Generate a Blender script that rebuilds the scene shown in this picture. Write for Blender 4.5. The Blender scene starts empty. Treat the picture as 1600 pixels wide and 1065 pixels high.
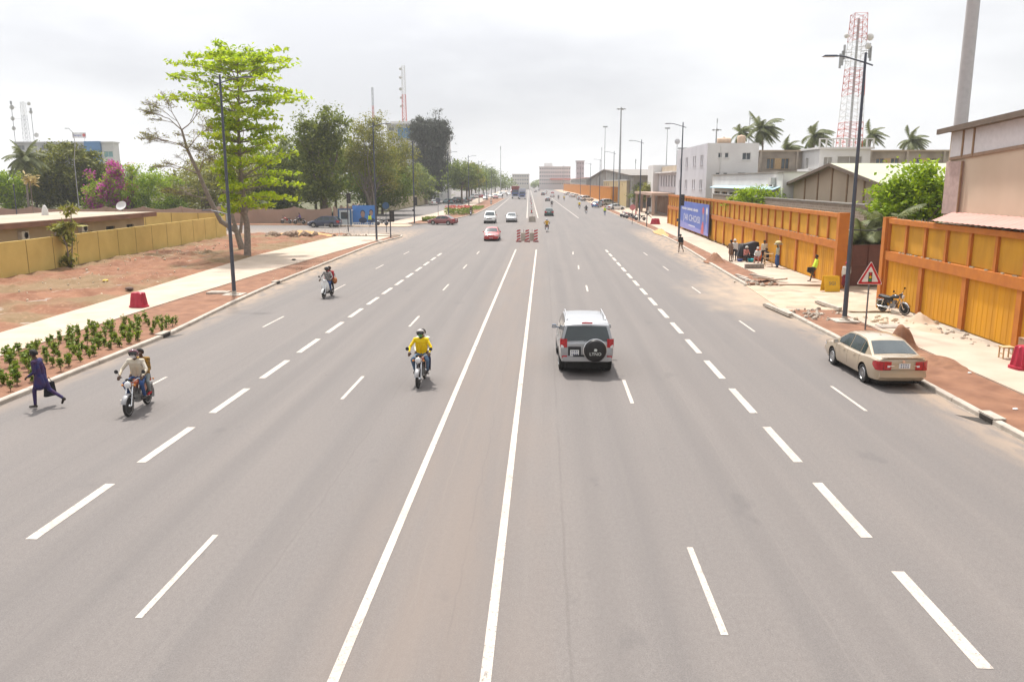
import bpy, bmesh, math, random
import numpy as np
from mathutils import Vector, Matrix, noise as mnoise
random.seed(7); rng = np.random.default_rng(7)
R = math.radians; PI = math.pi
sc = bpy.context.scene
COL = sc.collection

# ---------------------------------------------------------------- camera, sky, sun, exposure
cam_d = bpy.data.cameras.new('camera'); cam = bpy.data.objects.new('camera', cam_d); COL.objects.link(cam)
cam_d.sensor_width = 36.0; cam_d.lens = 36.0 * 1262 / 1600; cam_d.clip_start = 0.1; cam_d.clip_end = 6000
cam.location = (0, 0, 6.5)
cam.rotation_euler = (R(90 - 11.14), 0, R(2.226))
sc.camera = cam
sc.view_settings.view_transform = 'Standard'
try: sc.view_settings.look = 'None'
except Exception: pass
sc.view_settings.gamma = 1.0; sc.view_settings.use_curve_mapping = False
sc.view_settings.exposure = 0.60
SUN_DIR = Vector((-0.16, 0.44, 0.88)).normalized()      # towards the sun: high, ahead and a little left
SUN_EL = math.asin(SUN_DIR.z); SUN_AZ = math.atan2(SUN_DIR.x, SUN_DIR.y)
w = bpy.data.worlds.new('World'); sc.world = w; w.use_nodes = True
nt = w.node_tree; nt.nodes.clear()
def N(t, **k):
    n = nt.nodes.new(t)
    for a, b in k.items(): setattr(n, a, b)
    return n
L = lambda a, b: nt.links.new(a, b)
sky = N('ShaderNodeTexSky', sky_type='NISHITA', sun_disc=False, sun_elevation=SUN_EL, sun_rotation=SUN_AZ)
bgs = N('ShaderNodeBackground'); bgs.inputs[1].default_value = 0.10; L(sky.outputs[0], bgs.inputs[0])
tc = N('ShaderNodeTexCoord'); mp = N('ShaderNodeMapping'); mp.inputs['Scale'].default_value = (-1.0, 1.0, 3.2)
L(tc.outputs['Generated'], mp.inputs[0])
nz = N('ShaderNodeTexNoise'); nz.inputs['Scale'].default_value = 2.0; nz.inputs['Detail'].default_value = 6; nz.inputs['Roughness'].default_value = 0.5
mp.inputs['Location'].default_value = (0.4, 2.2, 5.1); L(mp.outputs[0], nz.inputs['Vector'])
rp = N('ShaderNodeValToRGB'); rp.color_ramp.elements[0].position = 0.36; rp.color_ramp.elements[1].position = 0.64
rp.color_ramp.elements[0].color = (0.475, 0.477, 0.495, 1); rp.color_ramp.elements[1].color = (0.70, 0.702, 0.708, 1)
L(nz.outputs['Fac'], rp.inputs[0])
# the cloud layer is brightest round the hidden sun
dt = N('ShaderNodeVectorMath', operation='DOT_PRODUCT'); L(tc.outputs['Generated'], dt.inputs[0])
dt.inputs[1].default_value = tuple(SUN_DIR)
mr = N('ShaderNodeMapRange'); L(dt.outputs['Value'], mr.inputs[0])
mr.interpolation_type = 'SMOOTHSTEP'; mr.inputs[1].default_value = 0.48; mr.inputs[2].default_value = 1.0; mr.inputs[3].default_value = 1.0; mr.inputs[4].default_value = 2.7
vm = N('ShaderNodeVectorMath', operation='SCALE'); L(rp.outputs[0], vm.inputs[0]); L(mr.outputs[0], vm.inputs['Scale'])
bgc = N('ShaderNodeBackground'); L(vm.outputs[0], bgc.inputs[0]); bgc.inputs[1].default_value = 1.0
mx = N('ShaderNodeMixShader'); mx.inputs[0].default_value = 0.94; L(bgs.outputs[0], mx.inputs[1]); L(bgc.outputs[0], mx.inputs[2])
wo = N('ShaderNodeOutputWorld'); L(mx.outputs[0], wo.inputs[0])
sd = bpy.data.lights.new('sun', 'SUN'); sd.energy = 3.7; sd.angle = R(3.0); sd.color = (1.0, 0.955, 0.89)
sun = bpy.data.objects.new('sun', sd); COL.objects.link(sun); sun.location = (0, 0, 60)
sun.rotation_euler = (-SUN_DIR).to_track_quat('-Z', 'Y').to_euler()
cy = sc.cycles
cy.use_denoising = True
try: cy.denoiser = 'OPENIMAGEDENOISE'
except Exception: pass
cy.max_bounces = 6; cy.diffuse_bounces = 3; cy.glossy_bounces = 3; cy.transmission_bounces = 4; cy.transparent_max_bounces = 8; cy.volume_bounces = 0
cy.volume_step_rate = 1.0; cy.caustics_reflective = False; cy.caustics_refractive = False
cy.use_adaptive_sampling = True; cy.adaptive_threshold = 0.02

# ---------------------------------------------------------------- materials
MATS = {}
def M(name, col, rough=0.75, var=0.12, scale=4.0, bump=0.0, bscale=30.0, metal=0.0, spec=0.4, coat=0.0, emit=None, pos=True, detail=4, stretch=None, col2=None, transl=0.0, attr=False, alpha=None):
    if name in MATS: return MATS[name]
    m = bpy.data.materials.new(name); m.use_nodes = True; t = m.node_tree; b = t.nodes['Principled BSDF']
    MATS[name] = m
    b.inputs['Roughness'].default_value = rough; b.inputs['Metallic'].default_value = metal
    b.inputs['Specular IOR Level'].default_value = spec; b.inputs['Coat Weight'].default_value = coat
    b.inputs['Coat Roughness'].default_value = 0.05
    c = tuple(col)
    lo = col2 if col2 else tuple(max(0, x * (1 - var)) for x in c); hi = c if col2 else tuple(min(1, x * (1 + var)) for x in c)
    g = t.nodes.new('ShaderNodeNewGeometry'); tcn = t.nodes.new('ShaderNodeTexCoord')
    src = g.outputs['Position'] if pos else tcn.outputs['Object']
    if stretch:
        mpn = t.nodes.new('ShaderNodeMapping'); mpn.inputs['Scale'].default_value = stretch; t.links.new(src, mpn.inputs[0]); src = mpn.outputs[0]
    mix = t.nodes.new('ShaderNodeMix'); mix.data_type = 'RGBA'
    mix.inputs[6].default_value = (*lo, 1); mix.inputs[7].default_value = (*hi, 1)
    if attr:
        a = t.nodes.new('ShaderNodeAttribute'); a.attribute_name = 'rnd'; t.links.new(a.outputs['Fac'], mix.inputs[0])
    else:
        n = t.nodes.new('ShaderNodeTexNoise'); n.inputs['Scale'].default_value = scale; n.inputs['Detail'].default_value = detail
        t.links.new(src, n.inputs['Vector'])
        r = t.nodes.new('ShaderNodeMapRange'); r.inputs[1].default_value = 0.3; r.inputs[2].default_value = 0.7
        t.links.new(n.outputs['Fac'], r.inputs[0]); t.links.new(r.outputs[0], mix.inputs[0])
    t.links.new(mix.outputs[2], b.inputs['Base Color'])
    if bump:
        n2 = t.nodes.new('ShaderNodeTexNoise'); n2.inputs['Scale'].default_value = bscale; n2.inputs['Detail'].default_value = 4
        t.links.new(src, n2.inputs['Vector'])
        bp = t.nodes.new('ShaderNodeBump'); bp.inputs['Strength'].default_value = bump; bp.inputs['Distance'].default_value = 0.02
        t.links.new(n2.outputs['Fac'], bp.inputs['Height']); t.links.new(bp.outputs[0], b.inputs['Normal'])
    if transl:
        tr = t.nodes.new('ShaderNodeBsdfTranslucent'); t.links.new(mix.outputs[2], tr.inputs[0])
        ms = t.nodes.new('ShaderNodeMixShader'); ms.inputs[0].default_value = transl
        t.links.new(b.outputs[0], ms.inputs[1]); t.links.new(tr.outputs[0], ms.inputs[2])
        t.links.new(ms.outputs[0], t.nodes['Material Output'].inputs[0])
    if emit:
        b.inputs['Emission Color'].default_value = (*c, 1); b.inputs['Emission Strength'].default_value = emit
    return m

# ---------------------------------------------------------------- mesh builder
class MB:
    def __init__(s): s.v = []; s.f = []; s.m = []; s.mi = 0
    def add(s, vs, fs, mi=None):
        o = len(s.v); s.v.extend([tuple(p) for p in vs]); k = s.mi if mi is None else mi
        for f in fs: s.f.append(tuple(o + i for i in f)); s.m.append(k)
    def box(s, c, d, rz=0.0, mi=None, taper=1.0, rx=0.0, ry=0.0):
        hx, hy, hz = d[0] / 2, d[1] / 2, d[2] / 2; vs = []
        for z in (-1, 1):
            k = taper if z > 0 else 1.0
            for x, y in ((-1, -1), (1, -1), (1, 1), (-1, 1)): vs.append(Vector((x * hx * k, y * hy * k, z * hz)))
        if rz or rx or ry:
            m = Matrix.Rotation(rz, 3, 'Z') @ Matrix.Rotation(ry, 3, 'Y') @ Matrix.Rotation(rx, 3, 'X'); vs = [m @ p for p in vs]
        s.add([p + Vector(c) for p in vs], [(0, 3, 2, 1), (4, 5, 6, 7), (0, 1, 5, 4), (1, 2, 6, 5), (2, 3, 7, 6), (3, 0, 4, 7)], mi)
        return s
    def bb(s, x0, x1, y0, y1, z0, z1, mi=None):
        return s.box(((x0 + x1) / 2, (y0 + y1) / 2, (z0 + z1) / 2), (abs(x1 - x0), abs(y1 - y0), abs(z1 - z0)), mi=mi)
    def tube(s, pts, rad, n=8, mi=None, cap=True):
        pts = [Vector(p) for p in pts]; k = len(pts)
        if not hasattr(rad, '__len__'): rad = [rad] * k
        vs = []; up = None
        for i, p in enumerate(pts):
            d = (pts[min(i + 1, k - 1)] - pts[max(i - 1, 0)])
            if d.length < 1e-9: d = Vector((0, 0, 1))
            d.normalize()
            if up is None:
                a = Vector((0, 0, 1)) if abs(d.z) < 0.9 else Vector((1, 0, 0))
                u = d.cross(a).normalized()
            else: u = (up - d * up.dot(d)); u = u.normalized() if u.length > 1e-6 else d.orthogonal().normalized()
            up = u; v2 = d.cross(u)
            for j in range(n):
                a = 2 * PI * j / n; vs.append(p + (u * math.cos(a) + v2 * math.sin(a)) * rad[i])
        fs = []
        for i in range(k - 1):
            for j in range(n): fs.append((i * n + j, i * n + (j + 1) % n, (i + 1) * n + (j + 1) % n, (i + 1) * n + j))
        if cap: fs.append(tuple(range(n - 1, -1, -1))); fs.append(tuple((k - 1) * n + j for j in range(n)))
        s.add(vs, fs, mi); return s
    def lathe(s, prof, n=16, c=(0, 0, 0), axis='Z', mi=None):
        vs = []; c = Vector(c)
        for r, z in prof:
            for j in range(n):
                a = 2 * PI * j / n; x, y = r * math.cos(a), r * math.sin(a)
                p = Vector((x, y, z)) if axis == 'Z' else (Vector((z, x, y)) if axis == 'X' else Vector((y, z, x)))
                vs.append(c + p)
        fs = []; k = len(prof)
        for i in range(k - 1):
            for j in range(n): fs.append((i * n + j, i * n + (j + 1) % n, (i + 1) * n + (j + 1) % n, (i + 1) * n + j))
        if prof[0][0] > 1e-6: fs.append(tuple(range(n - 1, -1, -1)))
        if prof[-1][0] > 1e-6: fs.append(tuple((k - 1) * n + j for j in range(n)))
        s.add(vs, fs, mi); return s
    def ball(s, c, r, n=10, mi=None):
        r = (r, r, r) if not hasattr(r, '__len__') else r; vs = []; fs = []; m = max(4, n // 2)
        for i in range(m + 1):
            t = PI * i / m
            for j in range(n):
                a = 2 * PI * j / n; vs.append((c[0] + r[0] * math.sin(t) * math.cos(a), c[1] + r[1] * math.sin(t) * math.sin(a), c[2] - r[2] * math.cos(t)))
        for i in range(m):
            for j in range(n): fs.append((i * n + j, i * n + (j + 1) % n, (i + 1) * n + (j + 1) % n, (i + 1) * n + j))
        s.add(vs, fs, mi); return s
    def prism(s, poly, z0, z1, mi=None):
        n = len(poly); a = sum(poly[i][0] * poly[(i + 1) % n][1] - poly[(i + 1) % n][0] * poly[i][1] for i in range(n))
        if a < 0: poly = poly[::-1]
        vs = [(x, y, z0) for x, y in poly] + [(x, y, z1) for x, y in poly]
        fs = [tuple(range(n - 1, -1, -1)), tuple(range(n, 2 * n))] + [(i, (i + 1) % n, n + (i + 1) % n, n + i) for i in range(n)]
        s.add(vs, fs, mi); return s
    def xf(s, m):
        s.v = [tuple(m @ Vector(p)) for p in s.v]; return s
    def mesh(s, name, mats, smooth=0, rnd=None):
        me = bpy.data.meshes.new(name); me.from_pydata(s.v, [], s.f)
        for m in (mats if isinstance(mats, (list, tuple)) else [mats]): me.materials.append(m)
        if any(s.m): me.polygons.foreach_set('material_index', s.m)
        if smooth:
            me.polygons.foreach_set('use_smooth', [True] * len(s.f))
            if smooth < 180:
                try: me.set_sharp_from_angle(angle=R(smooth))
                except Exception: pass
        me.update(); return me
    def build(s, name, mats, parent=None, smooth=0, loc=None, rz=0):
        o = bpy.data.objects.new(name, s.mesh(name, mats, smooth)); COL.objects.link(o)
        if parent is not None: o.parent = parent
        if loc is not None: o.location = loc
        if rz: o.rotation_euler.z = rz
        return o
def tag(o, label, cat, group=None):
    o['label'] = label; o['category'] = cat
    if group: o['group'] = group
    return o
def struct(o): o['kind'] = 'structure'; return o
def stuff(o): o['kind'] = 'stuff'; return o
def thing(name, label, cat, loc=(0, 0, 0), rz=0.0, group=None):
    o = bpy.data.objects.new(name, None); COL.objects.link(o); o.empty_display_size = 0.2
    o.location = loc; o.rotation_euler = (0, 0, rz); return tag(o, label, cat, group)
def copy_tree(o, parent=None):
    c = o.copy(); COL.objects.link(c); c.parent = parent
    for ch in list(o.children): copy_tree(ch, c)
    return c
def put(o, name, mesh, parent):
    c = bpy.data.objects.new(name, mesh); COL.objects.link(c); c.parent = parent; return c
def dup(proto, loc, rz, label, group=None, scale=None, paint=None):
    """a copy of a thing and its parts; paint = {part name: material} gives the copy its own colours"""
    c = copy_tree(proto); c.location = loc; c.rotation_euler = (0, 0, rz); c['label'] = label
    if group: c['group'] = group
    elif 'group' in c: del c['group']
    if scale: c.scale = (scale,) * 3 if not hasattr(scale, '__len__') else scale
    if paint:
        for ch in c.children_recursive:
            k = ch.name.split('.')[0]
            if k in paint:
                ch.material_slots[0].link = 'OBJECT'; ch.material_slots[0].material = paint[k]
    return c
def evaluated(o, name):
    """mesh of an object with its modifiers applied; the helper object is removed"""
    dg = bpy.context.evaluated_depsgraph_get(); dg.update()
    me = bpy.data.meshes.new_from_object(o.evaluated_get(dg)); me.name = name
    old = o.data; bpy.data.objects.remove(o)
    if old.users == 0:
        (bpy.data.meshes if isinstance(old, bpy.types.Mesh) else bpy.data.curves).remove(old)
    return me
def lerp(a, b, t): return a + (b - a) * t
def interp(pts, x):
    return float(np.interp(x, [p[0] for p in pts], [p[1] for p in pts]))
def lettering(name, txt, size, mat, parent, loc, rot, extrude=0.004, align='CENTER', shear=0.0, scale_x=1.0):
    cu = bpy.data.curves.new(name, 'FONT'); cu.body = txt; cu.size = size; cu.extrude = extrude; cu.align_x = align; cu.align_y = 'CENTER'; cu.shear = shear
    cu.resolution_u = 2
    o = bpy.data.objects.new(name, cu); COL.objects.link(o)
    me = evaluated(o, name); me.materials.clear(); me.materials.append(mat)
    c = bpy.data.objects.new(name, me); COL.objects.link(c); c.parent = parent
    c.location = loc; c.rotation_euler = rot; c.scale = (scale_x, 1, 1); return c
# ---------------------------------------------------------------- ground, road, kerbs, paths
def asphalt_material():
    m = bpy.data.materials.new('asphalt'); m.use_nodes = True; t = m.node_tree; b = t.nodes['Principled BSDF']
    def n(tp, **k):
        x = t.nodes.new(tp)
        for a, c in k.items(): setattr(x, a, c)
        return x
    lk = t.links.new
    geo = n('ShaderNodeNewGeometry'); P = geo.outputs['Position']
    def noise(scale, stretch=None, detail=5, rough=0.55, off=(0, 0, 0)):
        mp = n('ShaderNodeMapping'); mp.inputs['Scale'].default_value = stretch or (1, 1, 1); mp.inputs['Location'].default_value = off; lk(P, mp.inputs[0])
        x = n('ShaderNodeTexNoise'); x.inputs['Scale'].default_value = scale; x.inputs['Detail'].default_value = detail; x.inputs['Roughness'].default_value = rough
        lk(mp.outputs[0], x.inputs['Vector']); return x.outputs['Fac']
    def rng_(v, a, b_, c, d):
        r = n('ShaderNodeMapRange'); lk(v, r.inputs[0])
        for i, q in enumerate((a, b_, c, d)): r.inputs[i + 1].default_value = q
        return r.outputs[0]
    def mth(op, a, b_):
        x = n('ShaderNodeMath', operation=op)
        for i, q in enumerate((a, b_)):
            if isinstance(q, (int, float)): x.inputs[i].default_value = q
            else: lk(q, x.inputs[i])
        return x.outputs[0]
    def mixc(fac, c1, c2, blend='MIX'):
        x = n('ShaderNodeMix', data_type='RGBA', blend_type=blend)
        if isinstance(fac, float): x.inputs[0].default_value = fac
        else: lk(fac, x.inputs[0])
        for i, c in ((6, c1), (7, c2)):
            if isinstance(c, tuple): x.inputs[i].default_value = (*c, 1)
            else: lk(c, x.inputs[i])
        return x.outputs[2]
    base = mixc(rng_(noise(0.35, (1, 0.25, 1)), 0.3, 0.7, 0, 1), (0.142, 0.129, 0.124), (0.172, 0.153, 0.143))
    # traffic lanes polished and darkened by tyres: long streaks along the road
    base = mixc(rng_(noise(0.9, (1.0, 0.018, 1), 4), 0.42, 0.62, 0, 0.6), base, (0.122, 0.114, 0.113))
    base = mixc(rng_(noise(2.6, (1.0, 0.02, 1), 3, off=(5, 0, 0)), 0.50, 0.7, 0, 0.45), base, (0.186, 0.168, 0.157))
    # aggregate speckle
    base = mixc(rng_(noise(42, None, 3, 0.7), 0.40, 0.66, 0, 0.7), base, (0.235, 0.208, 0.190))
    base = mixc(rng_(noise(14, (1, 0.6, 1), 5, 0.7), 0.40, 0.62, 0, 0.30), base, (0.115, 0.100, 0.093))
    base = mixc(rng_(noise(60, None, 3, 0.7, off=(3, 3, 0)), 0.50, 0.68, 0, 0.6), base, (0.085, 0.08, 0.078))
    # dust: along the median, along the kerbs and washed out of the yard entrance on the right
    sep = n('ShaderNodeSeparateXYZ'); lk(P, sep.inputs[0]); X, Y = sep.outputs[0], sep.outputs[1]
    wob = mth('MULTIPLY', mth('SUBTRACT', noise(0.8, (1, 0.35, 1)), 0.5), 2.6)
    dm = rng_(mth('ADD', mth('ABSOLUTE', mth('ADD', X, 1.76), 0), wob), 0.6, 2.3, 0.6, 0)
    base = mixc(mth('MULTIPLY', dm, rng_(noise(1.6, (1, 0.08, 1)), 0.35, 0.65, 0.35, 1)), base, (0.190, 0.153, 0.130))
    dr = rng_(mth('ADD', X, mth('MULTIPLY', wob, 0.5)), 10.9, 12.4, 0, 0.85)
    dl = rng_(mth('ADD', X, mth('MULTIPLY', wob, 0.4)), -16.9, -15.2, 0.85, 0)
    dk = mth('MULTIPLY', mth('MAXIMUM', dr, dl), rng_(Y, 100, 118, 1, 0))
    base = mixc(mth('MULTIPLY', dk, rng_(noise(2.2, (1, 0.3, 1), 6), 0.36, 0.56, 0.2, 1)), base, (0.34, 0.255, 0.185))
    vx = mth('DIVIDE', mth('SUBTRACT', X, 13.2), 5.2); vy = mth('DIVIDE', mth('SUBTRACT', Y, 46.5), 10.5)
    rad = mth('ADD', mth('SQRT', mth('ADD', mth('MULTIPLY', vx, vx), mth('MULTIPLY', vy, vy)), 0), mth('MULTIPLY', wob, 0.30))
    sw = mth('MULTIPLY', rng_(rad, 0.35, 1.05, 1.0, 0), rng_(noise(1.1, (1, 0.5, 1), 6), 0.3, 0.62, 0.35, 1))
    base = mixc(sw, base, (0.36, 0.275, 0.20))
    # paving seams and hairline cracks: thin, slightly wandering lines
    def seam(x0, w_, y_lo, y_hi, wander, c, a):
        d = mth('ABSOLUTE', mth('ADD', mth('ADD', X, -x0), mth('MULTIPLY', mth('SUBTRACT', noise(0.6, (0.2, 1, 1), 3, off=(x0, 0, 0)), 0.5), wander)), 0)
        f = mth('MULTIPLY', rng_(d, w_ * .4, w_, a, 0), mth('MULTIPLY', rng_(Y, y_hi - 6, y_hi, 1, 0), rng_(noise(0.25, (1, 1, 1), 2, off=(0, x0, 0)), 0.36, 0.46, 0, 1)))
        return mixc(f, base, c)
    base = seam(0.42, 0.035, 0, 85, 0.10, (0.11, 0.098, 0.092), 0.32)
    base = seam(-2.05, 0.025, 0, 70, 0.22, (0.20, 0.175, 0.155), 0.28)
    base = seam(-1.35, 0.02, 0, 60, 0.3, (0.11, 0.097, 0.09), 0.22)
    base = seam(4.3, 0.02, 0, 70, 0.25, (0.22, 0.195, 0.18), 0.22)
    base = seam(-4.6, 0.03, 0, 80, 0.3, (0.10, 0.09, 0.085), 0.22)
    base = seam(-11.2, 0.03, 0, 90, 0.3, (0.10, 0.09, 0.085), 0.22)
    for xt in (1.05, 2.0, 4.0, 5.0, -3.6, -4.9, -7.2, -8.5):   # wheel tracks polished darker
        d = mth('ABSOLUTE', mth('ADD', mth('ADD', X, -xt), mth('MULTIPLY', wob, 0.10)), 0)
        base = mixc(mth('MULTIPLY', rng_(d, 0.10, 0.42, 0.26, 0), rng_(Y, 75, 95, 1, 0.3)), base, (0.118, 0.107, 0.103))
    # oil marks and old repairs
    base = mixc(rng_(noise(0.55, (1, 0.5, 1), 3, off=(9, 4, 0)), 0.665, 0.71, 0, 0.25), base, (0.085, 0.08, 0.08))
    base = mixc(rng_(noise(2.1, (1, 0.9, 1), 6, 0.65, off=(2, 8, 0)), 0.675, 0.71, 0, 0.3), base, (0.075, 0.07, 0.07))
    lk(base, b.inputs['Base Color']); b.inputs['Roughness'].default_value = 0.86; b.inputs['Specular IOR Level'].default_value = 0.3
    bp = n('ShaderNodeBump'); bp.inputs['Strength'].default_value = 0.25; bp.inputs['Distance'].default_value = 0.01
    lk(noise(70, None, 3), bp.inputs['Height']); lk(bp.outputs[0], b.inputs['Normal'])
    return m
MATS['asphalt'] = asphalt_material()
soil = M('red_soil', (0.30, 0.145, 0.075), 0.95, col2=(0.20, 0.092, 0.05), scale=0.55, bump=0.5, bscale=9, detail=8)
soil_v = M('verge_soil', (0.26, 0.130, 0.075), 0.95, col2=(0.165, 0.076, 0.044), scale=1.3, bump=0.6, bscale=14, detail=8)
sand = M('sand', (0.50, 0.385, 0.285), 0.95, col2=(0.37, 0.27, 0.19), scale=0.9, bump=0.3, bscale=8, detail=8)
conc = M('path_concrete', (0.49, 0.395, 0.315), 0.9, col2=(0.40, 0.31, 0.24), scale=0.7, bump=0.15, bscale=25, detail=8)
kerbm = M('kerb_concrete', (0.46, 0.41, 0.35), 0.9, col2=(0.33, 0.285, 0.24), scale=2.2, bump=0.25, bscale=20, detail=6)
def paint_material():
    m = bpy.data.materials.new('road_paint'); m.use_nodes = True; t = m.node_tree; b = t.nodes['Principled BSDF']; lk = t.links.new; g = t.nodes.new('ShaderNodeNewGeometry')
    def layer(prev, scale, lo, hi, a, col, st=(1, 1, 1)):
        mp = t.nodes.new('ShaderNodeMapping'); mp.inputs['Scale'].default_value = st; lk(g.outputs['Position'], mp.inputs[0]); n = t.nodes.new('ShaderNodeTexNoise'); n.inputs['Scale'].default_value = scale; n.inputs['Detail'].default_value = 8; n.inputs['Roughness'].default_value = .65; lk(mp.outputs[0], n.inputs['Vector'])
        r = t.nodes.new('ShaderNodeMapRange'); lk(n.outputs['Fac'], r.inputs[0])
        for i, q in enumerate((lo, hi, 0, a)): r.inputs[i + 1].default_value = q
        x = t.nodes.new('ShaderNodeMix'); x.data_type = 'RGBA'; lk(r.outputs[0], x.inputs[0]); x.inputs[7].default_value = (*col, 1)
        if isinstance(prev, tuple): x.inputs[6].default_value = (*prev, 1)
        else: lk(prev, x.inputs[6])
        return x.outputs[2]
    c = layer((.50, .45, .40), 1.6, .40, .62, .8, (.40, .35, .305), (1, .5, 1))     # dust and tyre film
    c = layer(c, 9, .50, .66, .55, (.27, .23, .20)); c = layer(c, 22, .57, .64, .9, (.17, .148, .135)); c = layer(c, 5, .615, .67, .9, (.17, .148, .135), (1, .4, 1))   # chips down to the asphalt
    lk(c, b.inputs['Base Color']); b.inputs['Roughness'].default_value = .8; return m
paint = paint_material()
rubm = M('rubble_stone', (0.46, 0.40, 0.33), 0.95, col2=(0.27, 0.225, 0.18), scale=2.5, bump=0.4, bscale=12)

def soil_grass_material():
    """bare red soil with thin dry grass in patches"""
    m = bpy.data.materials.new('soil_with_grass'); m.use_nodes = True; t = m.node_tree; b = t.nodes['Principled BSDF']; lk = t.links.new
    g = t.nodes.new('ShaderNodeNewGeometry')
    def nz(s, d=7, off=(0, 0, 0)):
        mp = t.nodes.new('ShaderNodeMapping'); mp.inputs['Location'].default_value = off; lk(g.outputs['Position'], mp.inputs[0])
        n = t.nodes.new('ShaderNodeTexNoise'); n.inputs['Scale'].default_value = s; n.inputs['Detail'].default_value = d; lk(mp.outputs[0], n.inputs['Vector']); return n.outputs['Fac']
    def mr(v, a, b_, c, d):
        r = t.nodes.new('ShaderNodeMapRange'); lk(v, r.inputs[0])
        for i, q in enumerate((a, b_, c, d)): r.inputs[i + 1].default_value = q
        return r.outputs[0]
    def mix(f, c1, c2):
        x = t.nodes.new('ShaderNodeMix'); x.data_type = 'RGBA'; lk(f, x.inputs[0])
        for i, c in ((6, c1), (7, c2)):
            if isinstance(c, tuple): x.inputs[i].default_value = (*c, 1)
            else: lk(c, x.inputs[i])
        return x.outputs[2]
    c = mix(mr(nz(0.7), 0.35, 0.65, 0, 1), (0.160, 0.060, 0.026), (0.240, 0.108, 0.054))
    c = mix(mr(nz(0.16, 6, (4, 2, 0)), 0.46, 0.56, 0, 0.75), c, (0.170, 0.120, 0.054))
    c = mix(mr(nz(5, 4), 0.54, 0.68, 0, 0.4), c, (0.33, 0.19, 0.11))
    c = mix(mr(nz(9, 3, (7, 1, 0)), 0.60, 0.68, 0, 0.55), c, (0.17, 0.09, 0.05))
    lk(c, b.inputs['Base Color']); b.inputs['Roughness'].default_value = 0.95
    bp = t.nodes.new('ShaderNodeBump'); bp.inputs['Strength'].default_value = 0.6; bp.inputs['Distance'].default_value = 0.03; lk(nz(7, 6), bp.inputs['Height']); lk(bp.outputs[0], b.inputs['Normal'])
    return m
MATS['soil_grass'] = soil_grass_material()

mb = MB(); mb.add([(-2500, -300, -0.06), (2500, -300, -0.06), (2500, 5000, -0.06), (-2500, 5000, -0.06)], [(0, 1, 2, 3)])
struct(mb.build('ground', M('far_ground', (0.26, 0.20, 0.13), 0.95, col2=(0.14, 0.145, 0.07), scale=0.03, detail=8)))
mb = MB(); mb.add([(-140, -60, 0), (15.6, -60, 0), (15.6, 1600, 0), (-140, 1600, 0)], [(0, 1, 2, 3)])
road = struct(mb.build('road', MATS['asphalt']))

# --- lane markings: each dash is a painted piece on the road
dash = MB(); dash.add([(-.5, 0, 0), (.5, 0, 0), (.5, 1, 0), (-.5, 1, 0)], [(0, 1, 2, 3)]); dash_me = dash.mesh('lane_dash', paint)
def stripe(name, x0, y0, x1, y1, wd):
    o = put(None, name, dash_me, road); d = Vector((x1 - x0, y1 - y0, 0))
    o.location = (x0, y0, 0.006); o.scale = (wd, d.length, 1); o.rotation_euler.z = math.atan2(-d.x, d.y); return o
stripe('centre_line', -2.76, -5, -2.70, 79.3, 0.15); stripe('centre_line', -0.735, -5, -0.70, 79.3, 0.15)
for k in range(-1, 17):
    stripe('lane_dash', 6.06, 10.17 + 4.13 * k, 6.06, 12.97 + 4.13 * k, 0.22)
    y = 13.63 + 4.17 * k
    if y < 76: stripe('lane_dash', -9.46, y, -9.46, y + 2.8, 0.22)
for k in range(-1, 6):
    if k < 6: stripe('lane_dash', 2.69, 10.87 + 12.6 * k, 2.69 + .02 * k, 13.77 + 12.6 * k, 0.11)
    stripe('lane_dash', -6.11, 11.0 + 12.6 * k, -6.11, 13.95 + 12.6 * k, 0.11)
    stripe('lane_dash', 9.36, 10.3 + 12.6 * k, 9.36, 13.2 + 12.6 * k, 0.10)
    stripe('lane_dash', -12.76, 10.6 + 12.6 * k, -12.76, 13.6 + 12.6 * k, 0.10)
stripe('centre_line', -3.06, 149, -13.5, 710, 0.2); stripe('centre_line', -1.05, 149, -11.6, 710, 0.2)
stripe('lane_line', -11.0, 172, -14.3, 350, 0.16); stripe('lane_line', 6.35, 149, 3.1, 330, 0.16)

# --- kerbs laid stone by stone
ks = MB(); ks.add([(-.09, .006, 0), (.09, .006, 0), (.09, .994, 0), (-.09, .994, 0), (-.09, .006, .12), (-.06, .006, .15), (.09, .006, .15), (-.09, .994, .12), (-.06, .994, .15), (.09, .994, .15)],
       [(0, 1, 6, 5, 4), (3, 7, 8, 9, 2), (0, 4, 7, 3), (4, 5, 8, 7), (5, 6, 9, 8), (1, 2, 9, 6)])
ks_me = ks.mesh('kerbstone', kerbm)
def kerb(name, pts, flip=False, step=2.0, skip=()):
    bed = MB()
    for (a, b) in zip(pts[:-1], pts[1:]):
        d = Vector((b[0] - a[0], b[1] - a[1], 0)); q = Vector((-d.y, d.x, 0)).normalized() * 0.11
        bed.add([(a[0] - q.x, a[1] - q.y, 0.004), (a[0] + q.x, a[1] + q.y, 0.004), (b[0] + q.x, b[1] + q.y, 0.004), (b[0] - q.x, b[1] - q.y, 0.004)], [(0, 3, 2, 1)])
    o = struct(bed.build(name, kerbm))
    for (a, b) in zip(pts[:-1], pts[1:]):
        d = Vector((b[0] - a[0], b[1] - a[1], 0)); n = max(1, round(d.length / step)); s = d.length / n
        for i in range(n):
            p = Vector((a[0], a[1], 0)) + d * (i / n)
            if any(lo < p.y < hi for lo, hi in skip): continue
            st = put(None, 'kerbstone', ks_me, o); st.location = (p.x + random.uniform(-.008, .008), p.y, random.uniform(-.008, .006))
            st.scale = (-1 if flip else 1, s, 1); st.rotation_euler.z = math.atan2(-d.x, d.y) + random.uniform(-.004, .004)
    return o
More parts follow.
